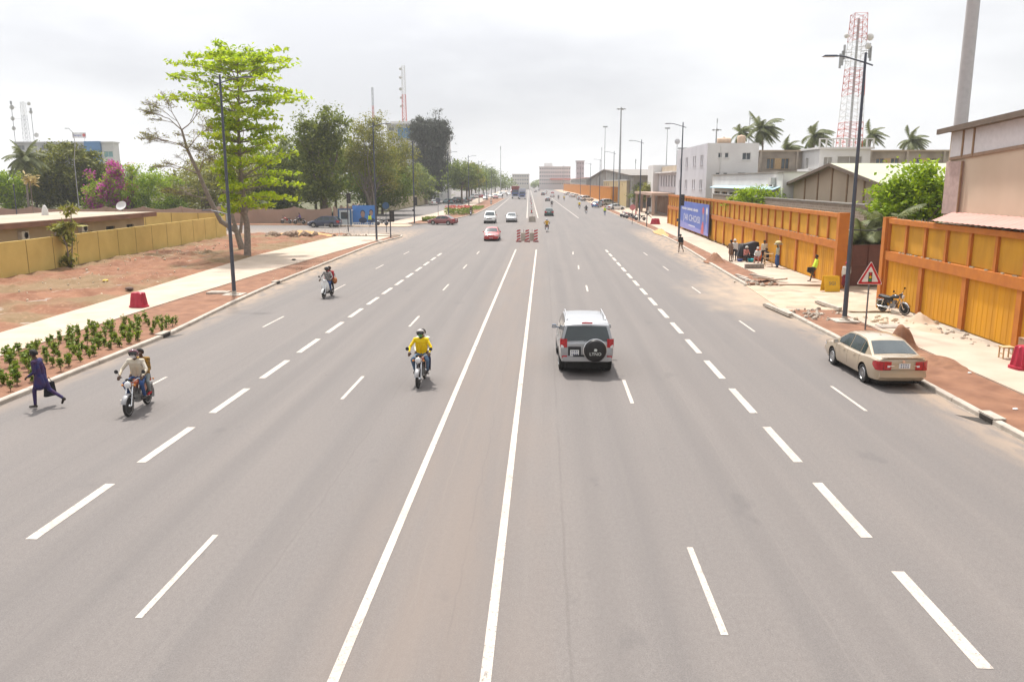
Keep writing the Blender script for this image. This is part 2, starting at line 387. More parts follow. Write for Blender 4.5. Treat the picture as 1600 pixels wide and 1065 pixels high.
KL = [(-16.15, 4), (-16.15, 34), (-16.9, 43.5), (-17.35, 53), (-17.6, 67), (-17.9, 84), (-17.45, 91), (-16.95, 96), (-17.3, 98.6), (-18.8, 100.3), (-22, 101.2), (-36, 102)]
KR = [(12.32, 4), (12.36, 22), (12.45, 28), (12.28, 41.5)]
KR2 = [(12.95, 52), (13.2, 60), (13.75, 73), (14.45, 90), (14.65, 110), (14.6, 126), (14.35, 166), (14.6, 236)]
kerb('kerb_left', KL, True); kerb('kerb_right', KR); kerb('kerb_far_right', KR2)
KI = [(-20.2, 124.5), (-18.0, 128), (-16.2, 140), (-15.3, 150), (-13.9, 166), (-14.3, 236), (-15.2, 326)]
kerb('kerb_island', KI, True, 3.0)

def ribbon(name, left, right, z, mat, amp=0.0, skirt=True, step=0.6, nx=4, kind=True):
    """raised strip between two polylines given as functions of y samples"""
    ys = np.arange(max(left[0][1], right[0][1]), min(left[-1][1], right[-1][1]) + 1e-3, step)
    lx = np.interp(ys, [p[1] for p in left], [p[0] for p in left]); rx = np.interp(ys, [p[1] for p in right], [p[0] for p in right])
    b = MB(); vs = []; fs = []
    for i, y in enumerate(ys):
        for j in range(nx + 1):
            x = lerp(lx[i], rx[i], j / nx); e = 0 if j in (0, nx) else 1
            h = z + amp * e * (mnoise.fractal(Vector((x * .8, y * .8, 3.1)), 1.0, 2.0, 4))
            vs.append((x, y, h))
    n = nx + 1
    for i in range(len(ys) - 1):
        for j in range(nx): fs.append((i * n + j, i * n + j + 1, (i + 1) * n + j + 1, (i + 1) * n + j))
    o0 = len(vs)
    if skirt:
        m_ = len(ys)
        for i in range(m_): vs.append((lx[i], ys[i], -0.04)); vs.append((rx[i], ys[i], -0.04))
        for i in range(m_ - 1):
            fs.append((i * n, (i + 1) * n, o0 + 2 * (i + 1), o0 + 2 * i)); fs.append((i * n + nx, o0 + 2 * i + 1, o0 + 2 * (i + 1) + 1, (i + 1) * n + nx))
        fs.append(tuple(range(0, n)) [::1] + (o0 + 1, o0)); fs.append(tuple((m_ - 1) * n + j for j in range(nx, -1, -1)) + (o0 + 2 * m_ - 2, o0 + 2 * m_ - 1))
    b.add(vs, fs); return struct(b.build(name, mat, smooth=30))
off = lambda P, d: [(x + d, y) for x, y in P]
PLi = [(-20.2, -20), (-20.2, 42), (-20.0, 56), (-19.2, 75), (-18.3, 91), (-18.1, 97.5)]
PLo = [(-23.1, -20), (-23.3, 33), (-24.1, 48.5), (-25.4, 71), (-24.9, 88), (-24.6, 97.5)]
ribbon('verge_left', PLi, off([(-16.15, -20)] + KL[1:8], -0.085), 0.10, soil_v, 0.10, nx=8, step=0.4)
ribbon('footpath_left', PLo, off(PLi, -0.006), 0.145, conc, 0, nx=1, step=2)
ribbon('corner_paving', [(-24.6, 97.51), (-24.0, 100.6)], [(-17.25, 97.51), (-20.5, 100.6)], 0.14, conc, 0, nx=1, step=0.5)
ribbon('verge_right', off([(12.32, -20)] + KR[1:], 0.085), [(14.65, -20), (14.7, 28), (14.75, 41.5)], 0.10, soil_v, 0.10, nx=8, step=0.4)
ribbon('footpath_right', [(14.66, -20), (14.71, 28), (14.76, 41.5)], [(17.75, -20), (17.75, 41.5)], 0.145, conc, 0, nx=1, step=2)
ribbon('verge_far_right', off(KR2, 0.085), [(15.0, 52), (15.1, 73), (15.6, 93), (16.2, 126), (15.9, 166), (16.0, 236)], 0.10, soil_v, 0.12, nx=6, step=0.7)
ribbon('footpath_far_right', [(15.01, 51.6), (15.11, 73), (15.61, 93), (16.21, 126), (15.91, 166), (16.01, 236)], [(18.2, 51.6), (18.3, 90), (20.6, 128), (22.5, 150), (19, 200), (19, 236)], 0.145, conc, 0, nx=1, step=2)
ribbon('yard_entrance', [(12.3, 41.52), (12.9, 52.0)], [(32, 41.52), (32, 52.0)], 0.03, sand, 0.10, nx=30, step=0.5)
ribbon('wall_foot_right', [(17.76, 20), (17.76, 41.5)], [(18.3, 20), (18.3, 41.5)], 0.12, rubm, 0.08, nx=3, step=0.5)
ribbon('forecourt', [(18.6, 127), (19.3, 160), (19.3, 204)], [(40, 127), (40, 160), (40, 204)], 0.05, sand, 0.05, nx=10, step=1.5)
ribbon('verge_beyond_right', [(14.6, 236.1), (13.9, 354), (9.5, 600), (4, 900)], [(40, 236.1), (40, 354), (40, 600), (40, 900)], 0.08, sand, 0, nx=2, step=8)
# dirt lot left of the path: uneven, turned over near the wall
ribbon('dirt_lot', [(-38.2, -20), (-36.4, 50), (-37.6, 90), (-38.2, 101.5)], off(PLo, -0.006)[:-1] + [(-24.6, 101.5)], 0.10, MATS['soil_grass'], 0.30, nx=34, step=0.5)
ribbon('plot_ground', [(-140, -20), (-140, 101.5)], [(-38.21, -20), (-36.41, 50), (-37.61, 90), (-38.21, 101.5)], 0.05, MATS['soil_grass'], 0.0, nx=2, step=8)
ribbon('roadside_dirt', [(-140, 122.5), (-140, 127.4)], [(-31.8, 122.5), (-31.2, 127.4)], 0.07, MATS['soil_grass'], 0.05, nx=20, step=.7)
ribbon('scrub_ground', [(-400, 127.41), (-400, 420)], [(-31.2, 127.41), (-30.2, 140), (-33.4, 160), (-34.3, 190), (-34.3, 245), (-45, 420)], 0.065, M('scrub_soil', (.12, .10, .05), .95, col2=(.06, .075, .028), scale=.25, detail=8), 0.05, nx=12, step=3)
ribbon('kiosk_island', [(-31.5, 118.4), (-31, 121.5), (-28, 126)], [(-20.0, 118.4), (-19.5, 121.5), (-21, 126)], 0.09, sand, 0.04, nx=6, step=0.5)
IS = [(-24.6, 126.1), (-24.4, 138), (-22.6, 165), (-22.6, 235), (-26.5, 326), (-31, 600)]
ribbon('island_path', IS, [(-21.5, 126.1), (-20.4, 140), (-18.6, 165), (-19.4, 235), (-21.6, 326), (-26, 600)], 0.14, conc, 0, nx=1, step=3)
ribbon('island_verge', [(-21.49, 126.1), (-20.39, 140), (-18.59, 165), (-19.39, 235), (-21.59, 326)], off(KI[1:], -0.085)[0:1] + off(KI[1:], -0.085)[1:], 0.10, soil_v, 0.06, nx=4, step=1)
# ---------------------------------------------------------------- vehicle materials
def carpaint(name, col, metal=0.0, rough=0.28): return M(name, col, rough, var=0.04, scale=1.5, metal=metal, spec=0.5, coat=0.7, pos=False)
glass_d = M('car_glass', (0.030, 0.042, 0.045), 0.06, var=0.25, scale=1.2, spec=0.8, pos=False)
tyre_m = M('tyre_rubber', (0.025, 0.024, 0.023), 0.85, var=0.3, scale=8, pos=False)
alloy = M('alloy', (0.55, 0.55, 0.56), 0.35, var=0.1, metal=0.8, pos=False)
chrome = M('chrome', (0.75, 0.75, 0.76), 0.15, var=0.05, metal=1.0, pos=False)
blackp = M('black_plastic', (0.028, 0.028, 0.03), 0.55, var=0.2, pos=False)
under = M('underbody', (0.018, 0.017, 0.016), 0.9, pos=False)
red_l = M('tail_lamp_red', (0.42, 0.012, 0.018), 0.18, var=0.2, scale=12, coat=0.6, pos=False)
white_l = M('lamp_clear', (0.72, 0.72, 0.72), 0.12, var=0.15, scale=14, coat=0.6, pos=False)
amber_l = M('lamp_amber', (0.75, 0.26, 0.03), 0.2, coat=0.5, pos=False)
plate_m = M('plate_white', (0.74, 0.74, 0.73), 0.5, var=0.05, pos=False)
ink = M('plate_ink', (0.06, 0.07, 0.16), 0.6, pos=False)
pt_gold = carpaint('paint_champagne', (0.47, 0.375, 0.265), 0.35)
pt_silver = carpaint('paint_silver', (0.36, 0.365, 0.375), 0.4)
pt_red = carpaint('paint_red', (0.50, 0.03, 0.03)); pt_maroon = carpaint('paint_maroon', (0.27, 0.07, 0.07))
pt_navy = carpaint('paint_navy', (0.018, 0.028, 0.07)); pt_green = carpaint('paint_dark_green', (0.022, 0.085, 0.075))
pt_white = carpaint('paint_white', (0.76, 0.76, 0.74)); pt_blue = carpaint('paint_blue', (0.10, 0.24, 0.48)); pt_black = carpaint('paint_black', (0.015, 0.015, 0.017))
pt_grey = carpaint('paint_grey', (0.23, 0.24, 0.25), 0.3); pt_teal = carpaint('paint_teal', (0.20, 0.33, 0.36), 0.2)

wheel_cache = {}
def wheel_meshes(r, wd):
    k = (r, wd)
    if k in wheel_cache: return wheel_cache[k]
    h = wd / 2
    t = MB().lathe([(r * .62, -h * .8), (r * .80, -h), (r * .95, -h * .9), (r, -h * .6), (r, h * .6), (r * .95, h * .9), (r * .80, h), (r * .62, h * .8)], 28, axis='X')
    rim = MB()
    for s in (1, -1):
        rim.lathe([(r * .63, s * h * .80), (r * .60, s * h * .92), (r * .56, s * h * .6), (r * .54, s * h * .15)], 24, axis='X')
        for i in range(7):
            a = 2 * PI * i / 7
            d = Vector((0, math.cos(a), math.sin(a))); q = Vector((0, -math.sin(a), math.cos(a)))
            x = s * h * .72
            pts = [d * r * .10 + q * r * .07, d * r * .57 + q * r * .085, d * r * .57 - q * r * .085, d * r * .10 - q * r * .07]
            rim.add([(x, p.y, p.z) for p in pts] + [(x * .6, p.y, p.z) for p in pts], [(0, 1, 2, 3), (0, 4, 5, 1), (2, 6, 7, 3), (1, 5, 6, 2)] if s > 0 else [(3, 2, 1, 0), (1, 5, 4, 0), (3, 7, 6, 2), (2, 6, 5, 1)])
        rim.lathe([(r * .16, s * h * .5), (r * .14, s * h * .80), (0.0, s * h * .84)], 12, axis='X')
    disc = MB().lathe([(r * .58, -h * .1), (r * .58, h * .1)], 20, axis='X')
    wheel_cache[k] = (t.mesh('tyre', tyre_m, 40), rim.mesh('rim', alloy, 40), disc.mesh('brake_disc', under))
    return wheel_cache[k]
def add_wheel(parent, x, y, r, wd):
    t, rm, d = wheel_meshes(r, wd)
    w_ = put(None, 'wheel', t, parent); w_.location = (x, y, r)
    put(None, 'rim', rm, w_); put(None, 'brake_disc', d, w_)

def make_car(name, label, cat, S, paint_m, lower_m=None):
    """S: measured outline of the car. Front is +Y, base at z=0. Body, cabin and every pane, lamp and wheel are parts."""
    Lh = S['L'] / 2; W2 = S['W'] / 2
    root = thing(name, label, cat)
    ys = sorted(set([round(y, 3) for y in list(np.linspace(-Lh, Lh, 31))] + [round(-Lh + d, 3) for d in (.03, .09, .2)] + [round(Lh - d, 3) for d in (.03, .09, .2)]))
    b = MB(); rings = []
    for y in ys:
        wf = interp(S['plan'], y) * W2; zt = interp(S['top'], y); zb = interp(S['bot'], y); hh = zt - zb
        half = [(0, zb), (.80 * wf, zb), (.93 * wf, zb + .04), (.985 * wf, zb + .24 * hh), (1.0 * wf, zb + .50 * hh), (.995 * wf, zb + .66 * hh), (.965 * wf, zt - .11 * hh), (.915 * wf, zt - .03), (.80 * wf, zt), (.45 * wf, zt + .02), (0, zt + .028)]
        rings.append([(x, y, z) for x, z in half] + [(-x, y, z) for x, z in half[-2:0:-1]])
    n = len(rings[0]); vs = [p for r_ in rings for p in r_]; fs = []
    for i in range(len(rings) - 1):
        for j in range(n): fs.append((i * n + j, i * n + (j + 1) % n, (i + 1) * n + (j + 1) % n, (i + 1) * n + j))
    fs.append(tuple(range(n - 1, -1, -1))); fs.append(tuple((len(rings) - 1) * n + j for j in range(n)))
    b.add(vs, fs); bm_me = b.mesh('body', [paint_m, under]); bo = bpy.data.objects.new('body', bm_me); COL.objects.link(bo)
    cut = MB(); r = S['wr']
    for wy in S['axles']:
        for s in (-1, 1): cut.lathe([(r * 1.17, s * (W2 - .30)), (r * 1.17, s * (W2 + .2))][::(1 if s > 0 else -1)], 28, (0, wy, r * 1.02), 'X')
    cme = cut.mesh('cut', [under]); co = bpy.data.objects.new('cut', cme); COL.objects.link(co)
    bmx = bmesh.new(); bmx.from_mesh(cme); bmesh.ops.recalc_face_normals(bmx, faces=bmx.faces); bmx.to_mesh(cme); bmx.free()
    bmx = bmesh.new(); bmx.from_mesh(bm_me); bmesh.ops.recalc_face_normals(bmx, faces=bmx.faces); bmx.to_mesh(bm_me); bmx.free()
    md = bo.modifiers.new('b', 'BOOLEAN'); md.object = co; md.operation = 'DIFFERENCE'; md.solver = 'EXACT'
    try: md.material_mode = 'TRANSFER'
    except Exception: pass
    me = evaluated(bo, 'body'); bpy.data.objects.remove(co)
    me.polygons.foreach_set('use_smooth', [True] * len(me.polygons)); me.set_sharp_from_angle(angle=R(28))
    body = put(None, 'body', me, root)
    # cabin
    prof = S['cabin']          # over-the-roof outline (y,z), rear base to front base
    wb, wr_ = S['wb'] * W2, S['wroof'] * W2; zbelt = S['belt']; zmax = max(p[1] for p in prof)
    K = []
    for (a, c) in zip(prof[:-1], prof[1:]):
        m_ = max(2, int(abs(c[0] - a[0]) / .22) + 1)
        for i in range(m_): K.append((lerp(a[0], c[0], i / m_), lerp(a[1], c[1], i / m_)))
    K.append(prof[-1]); y0, y1 = prof[0][0], prof[-1][0]
    halfw = lambda z: lerp(wb, wr_, max(0, min(1, (z - zbelt) / (zmax - zbelt))) ** 1.15)
    U = [-1, -.9, -.6, -.3, 0, .3, .6, .9, 1]
    def top(y, z, u, o=0.0): return Vector((u * halfw(z), y, z + .03 * (1 - u * u) * (1 if z > zbelt + .05 else .4)))
    cb = MB(); vs = []
    for (y, z) in K:
        for u in U:
            p = top(y, z, u)
            if abs(u) == 1: p.z -= .012
            vs.append(p)
    nu = len(U); fs = []
    for i in range(len(K) - 1):
        for j in range(nu - 1): fs.append((i * nu + j, i * nu + j + 1, (i + 1) * nu + j + 1, (i + 1) * nu + j))
    for s, j in ((-1, 0), (1, nu - 1)):
        o = len(vs)
        for (y, z) in K: vs.append(Vector((s * wb, y, zbelt - .03)))
        for i in range(len(K) - 1): fs.append((i * nu + j, (i + 1) * nu + j, o + i + 1, o + i) if s > 0 else (i * nu + j, o + i, o + i + 1, (i + 1) * nu + j))
    cb.add(vs, fs); cabin = cb.build('cabin', paint_m, root, smooth=32)
    def pane(pname, grid, parent=root, mat=glass_d):
        g_ = MB(); n0, m0 = len(grid), len(grid[0]); g_.add([p for row in grid for p in row], [(i * m0 + j, i * m0 + j + 1, (i + 1) * m0 + j + 1, (i + 1) * m0 + j) for i in range(n0 - 1) for j in range(m0 - 1)])
        return g_.build(pname, mat, parent, smooth=60)
    def endglass(pname, a, c, t0, t1, uw=.86):
        d = Vector((0, c[1] - a[1], -(c[0] - a[0]))); nrm = Vector((0, -(c[1] - a[1]), (c[0] - a[0]))).normalized()
        if nrm.z < 0: nrm = -nrm
        g_ = []
        for t in np.linspace(t0, t1, 4):
            y, z = lerp(a[0], c[0], t), lerp(a[1], c[1], t)
            g_.append([top(y, z, u * (uw + .05 * (1 - t))) + nrm * .010 for u in (-1, -.6, -.2, .2, .6, 1)])
        return pane(pname, g_)
    ir, if_ = S['rear_seg'], S['front_seg']
    endglass('rear_window', prof[ir], prof[ir + 1], S.get('rg0', .10), .93); endglass('windscreen', prof[if_ + 1], prof[if_], .08, .93)
    def edge(y):  # roof edge height at y
        return float(np.interp(y, [k[0] for k in K], [k[1] for k in K]))
    for (ya, yb) in S['side']:
        for s in (-1, 1):
            g_ = []
            for q in np.linspace(0, 1, 7):
                y = lerp(ya, yb, q); ze = edge(y) - .055; zb_ = zbelt + .035
                if ze < zb_ + .02: ze = zb_ + .02
                row = []
                for t in (0, .33, .66, 1):
                    z = lerp(zb_, ze, t); f = (z - zbelt + .03) / (edge(y) - .012 - zbelt + .03)
                    row.append(Vector((s * (lerp(wb, halfw(edge(y)), f) + .010), y, z)))
                g_.append(row)
            pane('side_window', g_)
    for wy in S['axles']:
        for s in (-1, 1): add_wheel(root, s * (W2 - S['ww'] / 2 - .015), wy, r, S['ww'])
    # lamps wrap the corners of the body
    def surf(y, f, s):
        wf = interp(S['plan'], y) * W2; zt = interp(S['top'], y); zb = interp(S['bot'], y)
        return s * wf * 1.003, zb + f * (zt - zb)
    for s in (-1, 1):
        for (nm, mat, y_e, ysgn, key) in (('headlight', white_l, Lh, 1, 'hl'), ('tail_light', red_l, -Lh, -1, 'tl')):
            z0, z1, xin, back = S[key]; q = MB(); yy = y_e + ysgn * .012
            we = interp(S['plan'], y_e) * W2
            pl_ = lambda d: s * (interp(S['plan'], y_e - ysgn * d) * W2 * 1.0 + .014)
            pts = [(s * xin * we, yy), (s * we * .80, yy), (s * we * .98, yy - ysgn * .006), (pl_(.04), y_e - ysgn * .034), (pl_(.11), y_e - ysgn * .10), (s * (interp(S['plan'], y_e - ysgn * back * .5) * W2 + .008), y_e - ysgn * back * .5), (s * (interp(S['plan'], y_e - ysgn * back) * W2 + .006), y_e - ysgn * back)]
            zz = [(z0 + .02, z1 - .01), (z0, z1), (z0, z1), (z0, z1), (z0, z1), (z0 + .01, z1), (lerp(z0, z1, .45), lerp(z0, z1, .8))]
            g_ = [[Vector((p[0], p[1], a)), Vector((p[0], p[1] + ysgn * .008, (a + c) / 2)), Vector((p[0], p[1], c))] for p, (a, c) in zip(pts, zz)]
            lamp = pane(nm, g_, root, mat)
            if S.get('lamp_inner', True) and nm == 'tail_light':
                q = MB(); q.box((s * (xin + .12) * we, yy - .004, lerp(z0, z1, .45)), (.09, .02, (z1 - z0) * .20)); q.build('reverse_lamp', white_l, lamp)
        q = MB(); q.box((s * (W2 + .085), S['mir'][0], S['mir'][1]), (.17, .09, .13), taper=.85); q.box((s * (W2 - .01), S['mir'][0] + .01, S['mir'][1] - .04), (.10, .04, .03)); mm = q.build('wing_mirror', lower_m or paint_m, root)
        q = MB(); q.box((s * (W2 + .085), S['mir'][0] - .048, S['mir'][1]), (.13, .006, .09)); q.build('mirror_glass', alloy, mm)
        for hy in S['handles']:
            wf = interp(S['plan'], hy) * W2; q = MB(); q.box((s * (wf * .985 + .012), hy, lerp(interp(S['bot'], hy), interp(S['top'], hy), .80)), (.025, .17, .03)); q.build('door_handle', paint_m, root)
        for dy in S['seams']:
            q = MB(); wf = interp(S['plan'], dy) * W2; zb, zt = interp(S['bot'], dy), interp(S['top'], dy); hh = zt - zb
            prf = [(.985 * wf, zb + .24 * hh), (1.0 * wf, zb + .50 * hh), (.995 * wf, zb + .66 * hh), (.965 * wf, zt - .11 * hh), (.915 * wf, zt - .03)]
            vs = []
            for x, z in prf: vs += [(s * (x + .002), dy - .006, z), (s * (x + .002), dy + .006, z)]
            q.add(vs, [(2 * i, 2 * i + 1, 2 * i + 3, 2 * i + 2) for i in range(4)]); q.build('door_seam', under, root)
    for ysgn, nm, key in ((1, 'grille', 'gr'), (-1, 'number_plate', 'pl'), (1, 'number_plate', 'pf')):
        x, z, sx, sz = S[key]; ye = ysgn * (Lh + .012); q = MB(); q.box((x, ye, z), (sx, .02, sz))
        o = q.build(nm, plate_m if nm == 'number_plate' else blackp, root)
        if nm == 'number_plate':
            for k in range(2):
                q = MB()
                for i in range(4):
                    q.box((x + (i - 1.5) * sx * .20, ye + ysgn * .011, z + (.5 - k) * sz * .45), (sx * .11, .004, sz * .27))
                    if (i + k) % 2: q.box((x + (i - 1.5) * sx * .20, ye + ysgn * .0135, z + (.5 - k) * sz * .45), (sx * .04, .002, sz * .10), mi=1)
                stuff(q.build('plate_characters', [ink, plate_m], o))
    MB().box((0, -Lh + .02, S['bump'][0]), (S['W'] * .84, .10, S['bump'][1])).build('bumper_lip', lower_m or paint_m, root); MB().box((0, Lh - .02, S['bump'][0] - .02), (S['W'] * .84, .10, S['bump'][1])).build('bumper_lip', lower_m or paint_m, root)
    q = MB(); q.bb(-W2 * .78, W2 * .78, -Lh * .93, Lh * .93, S['wr'] * .55, interp(S['bot'], 0) + .06); q.tube([(W2 * .5, -Lh + .4, .26), (W2 * .5, -Lh - .03, .25)], .03, 8); q.build('underbody', under, root)
    return root

SEDAN = dict(L=4.80, W=1.80, wr=.325, ww=.21, axles=(-1.36, 1.36),
    plan=[(-2.40, .80), (-2.36, .87), (-2.2, .945), (-1.7, .985), (-.8, 1), (.8, 1), (1.6, .985), (2.1, .93), (2.34, .84), (2.40, .74)],
    top=[(-2.40, .78), (-2.38, .92), (-2.30, 1.03), (-1.7, 1.045), (-1.2, .99), (0, .95), (1.0, .965), (1.6, .90), (2.1, .80), (2.34, .68), (2.40, .58)],
    bot=[(-2.40, .40), (-2.3, .27), (-1.9, .24), (1.9, .21), (2.3, .22), (2.40, .34)],
    cabin=[(-1.86, 1.02), (-1.05, 1.40), (-.85, 1.445), (-.25, 1.475), (.25, 1.455), (.45, 1.425), (1.28, .96)], rear_seg=0, front_seg=5, belt=.93, wb=.915, wroof=.66,
    side=[(-1.28, -.95), (-.90, -.06), (.0, .92)], hl=(.60, .74, .55, .35), tl=(.65, .95, .54, .34), mir=(.82, 1.0), handles=(-.62, .28), seams=(-1.02, -.03, 1.0),
    gr=(0, .55, .75, .14), pl=(.04, .80, .36, .16), pf=(0, .40, .42, .12), bump=(.50, .16))
SUV = dict(L=4.70, W=1.88, wr=.385, ww=.26, axles=(-1.38, 1.40),
    plan=[(-2.35, .90), (-2.32, .945), (-2.1, .985), (-1.0, 1), (1.0, 1), (1.9, .975), (2.25, .90), (2.35, .80)],
    top=[(-2.35, 1.08), (-2.30, 1.16), (0, 1.14), (1.0, 1.14), (1.5, 1.08), (2.1, 1.02), (2.28, .92), (2.35, .70)],
    bot=[(-2.35, .52), (-2.2, .44), (0, .40), (2.1, .42), (2.35, .52)],
    cabin=[(-2.30, 1.10), (-2.12, 1.70), (-1.98, 1.80), (-.9, 1.865), (.1, 1.845), (.35, 1.79), (1.12, 1.12)], rear_seg=0, front_seg=5, belt=1.11, wb=.945, wroof=.76, rg0=.12,
    side=[(-2.02, -1.22), (-1.14, -.28), (-.20, .72)], hl=(.80, 1.0, .55, .32), tl=(.98, 1.28, .86, .16), mir=(.72, 1.18), handles=(-.98, -.05), seams=(-1.18, -.24, .82), lamp_inner=False,
    gr=(0, .85, .8, .22), pl=(-.42, .80, .30, .20), pf=(0, .60, .40, .12), bump=(.60, .20))
HATCH = dict(SEDAN); HATCH.update(L=4.30, axles=(-1.2, 1.3), top=[(-2.15, .85), (-2.1, .95), (0, .93), (1.0, .95), (1.7, .86), (2.0, .76), (2.15, .6)], bot=[(-2.15, .40), (-2.05, .27), (1.9, .21), (2.15, .34)],
    plan=[(-2.15, .84), (-2.1, .92), (-1.7, .985), (1.4, .985), (1.9, .93), (2.1, .84), (2.15, .74)], cabin=[(-2.02, .98), (-1.62, 1.42), (-1.3, 1.47), (-.3, 1.50), (.25, 1.46), (.40, 1.43), (1.25, .96)],
    side=[(-1.6, -1.0), (-.92, -.08), (0, .90)], seams=(-.96, -.04, .98), pl=(0, .78, .38, .14))
CAMRY = make_car('saloon_car', 'champagne gold saloon parked against the right kerb', 'car', SEDAN, pt_gold)
PRADO = make_car('off_roader', 'silver off-roader with a black spare wheel on its tailgate, driving away', 'car', SUV, pt_silver)
HATCHP = make_car('hatchback_car', 'dark green hatchback driving away just past the concrete block', 'car', HATCH, pt_green)

def finish_saloon(root):
    q = MB()  # boot lid: low spoiler lip, seam, garnish and badge
    q.box((0, -2.33, 1.062), (1.36, .10, .025)); q.build('boot_spoiler', pt_gold, root)
    q = MB(); q.box((0, -2.418, .66), (1.25, .008, .010)); q.box((-.64, -2.405, .80), (.012, .03, .26)); q.box((.64, -2.405, .80), (.012, .03, .26)); q.build('boot_seam', under, root)
    q = MB(); q.lathe([(.0, .01), (.045, .006), (.05, 0)], 14, (0, -2.42, .945), 'Y'); q.build('boot_badge', chrome, root); MB().box((.40, -2.418, .80), (.15, .008, .035)).build('boot_script', chrome, root); MB().box((-.36, -2.418, .80), (.14, .008, .03)).build('boot_script', chrome, root)
    q = MB(); q.box((0, -.55, 1.505), (.05, .14, .025), taper=.5); q.build('roof_aerial', pt_gold, root)
finish_saloon(CAMRY); CAMRY.location = (11.36, 27.75, 0); CAMRY.scale = (.97,) * 3; CAMRY.rotation_euler.z = R(1.5)

def finish_prado(root):
    q = MB(); q.lathe([(.0, -.20), (.30, -.20), (.355, -.17), (.385, -.10), (.385, .02)], 36, (.27, -2.40, .90), 'Y'); cov = q.build('spare_wheel_cover', M('cover_vinyl', (.016, .014, .014), .42, pos=False), root, smooth=50)
    q = MB(); q.lathe([(.388, -.06), (.405, -.05), (.405, .03), (.388, .03)], 36, (.27, -2.40, .90), 'Y'); q.build('cover_rim', chrome, cov, smooth=40)
    lm = M('cover_print', (.68, .70, .66), .6, pos=False)
    lettering('cover_lettering', 'LTNO', .15, lm, cov, (.27, -2.604, .80), (R(90), 0, 0), .002)
    q = MB(); q.add([(.22, -2.606, .90), (.31, -2.606, .89), (.33, -2.606, .96), (.28, -2.606, .99), (.23, -2.606, .98)], [(0, 1, 2, 3, 4)]); q.build('cover_emblem', lm, cov)
    q = MB(); q.box((0, -2.20, 1.80), (.36, .07, .05)); q.build('brake_light', red_l, root)
    for s in (-1, 1):
        q = MB(); q.tube([(s * .66, -1.7, 1.84), (s * .66, -1.55, 1.915), (s * .66, .0, 1.925), (s * .66, .15, 1.87)], .022, 8); q.build('roof_rail', alloy, root)
        q = MB(); q.box((s * .76, -2.40, .66), (.17, .05, .09)); q.build('rear_reflector', red_l, root)
        q = MB(); q.box((s * .84, -2.345, 1.02), (.10, .03, .10)); q.build('reverse_lamp', white_l, root)
    q = MB(); q.box((-.42, -2.352, .83), (.44, .03, .36)); q.build('plate_surround', blackp, root)
    q = MB(); q.box((0, -2.38, .60), (1.72, .12, .14), taper=.95); q.build('rear_bumper', pt_silver, root)
    q = MB(); q.box((.08, -2.365, .70), (1.1, .05, .06)); q.build('bumper_step', blackp, root)
    q = MB(); q.tube([(-.1, -2.28, 1.20), (.22, -2.245, 1.27)], .012, 6); q.build('rear_wiper', blackp, root)
finish_prado(PRADO); PRADO.location = (1.46, 29.3, 0); PRADO.rotation_euler.z = R(1.0)
for ch in PRADO.children:
    if ch.name.startswith('wing_mirror') and ch.data.vertices[0].co.x < 0:
        ch.material_slots[0].link = 'OBJECT'; ch.material_slots[0].material = M('mirror_blue', (.10, .16, .26), .3, coat=.5, pos=False)

# ---------------------------------------------------------------- lorry with a red container
def make_truck():
    t = thing('lorry', 'blue-fronted lorry carrying a tall rust red container, coming along the far road', 'lorry')
    rust = M('container_rust', (.30, .055, .04), .7, var=.25, scale=1.2, pos=False)
    q = MB(); q.bb(-1.25, 1.25, -4.2, 2.0, 1.25, 4.0)
    for s in (-1, 1):
        for i in range(30): q.box((s * 1.265, -4.1 + i * .205, 2.62), (.05, .10, 2.5))
    for i in range(12): q.box((-1.15 + i * .21, 2.015, 2.62), (.10, .05, 2.5))
    q.build('container', rust, t)
    q = MB(); q.bb(-1.15, 1.15, 2.15, 3.6, .75, 2.05); q.box((0, 2.8, 2.42), (2.2, 1.2, .75), taper=.86); q.build('cab', carpaint('cab_blue', (.06, .10, .28)), t)
    q = MB(); q.box((0, 3.395, 2.35), (1.9, .03, .62), rx=R(8)); q.build('windscreen', glass_d, t)
    q = MB(); q.box((0, 3.61, 1.28), (1.5, .04, .5)); q.build('grille', blackp, t)
    for s in (-1, 1):
        q = MB(); q.lathe([(0, .03), (.11, .02), (.13, 0)], 12, (s * .85, 3.61, 1.15), 'Y'); q.build('headlight', white_l, t)
        q = MB(); q.box((s * 1.38, 3.3, 2.2), (.16, .05, .42)); q.build('wing_mirror', blackp, t)
        for y in (2.7, -2.2, -3.3): add_wheel(t, s * 1.02, y, .50, .28)
    q = MB(); q.bb(-1.2, 1.2, 3.55, 3.75, .55, .85); q.build('bumper', plate_m, t)
    q = MB(); q.bb(-.5, .5, -4.2, 3.4, .7, 1.2); q.build('chassis', under, t)
    return t
TRUCK = make_truck(); TRUCK.location = (-11.2, 324, 0); TRUCK.rotation_euler.z = PI + R(1.1); TRUCK.scale = (1.2,) * 3
t2 = dup(TRUCK, (-8.2, 311, 0), PI + R(1.1), 'smaller blue and white lorry just in front of the red container lorry', scale=1.02, paint={'container': carpaint('box_white', (.55, .56, .60)), 'cab': carpaint('cab_pale', (.10, .14, .34))})

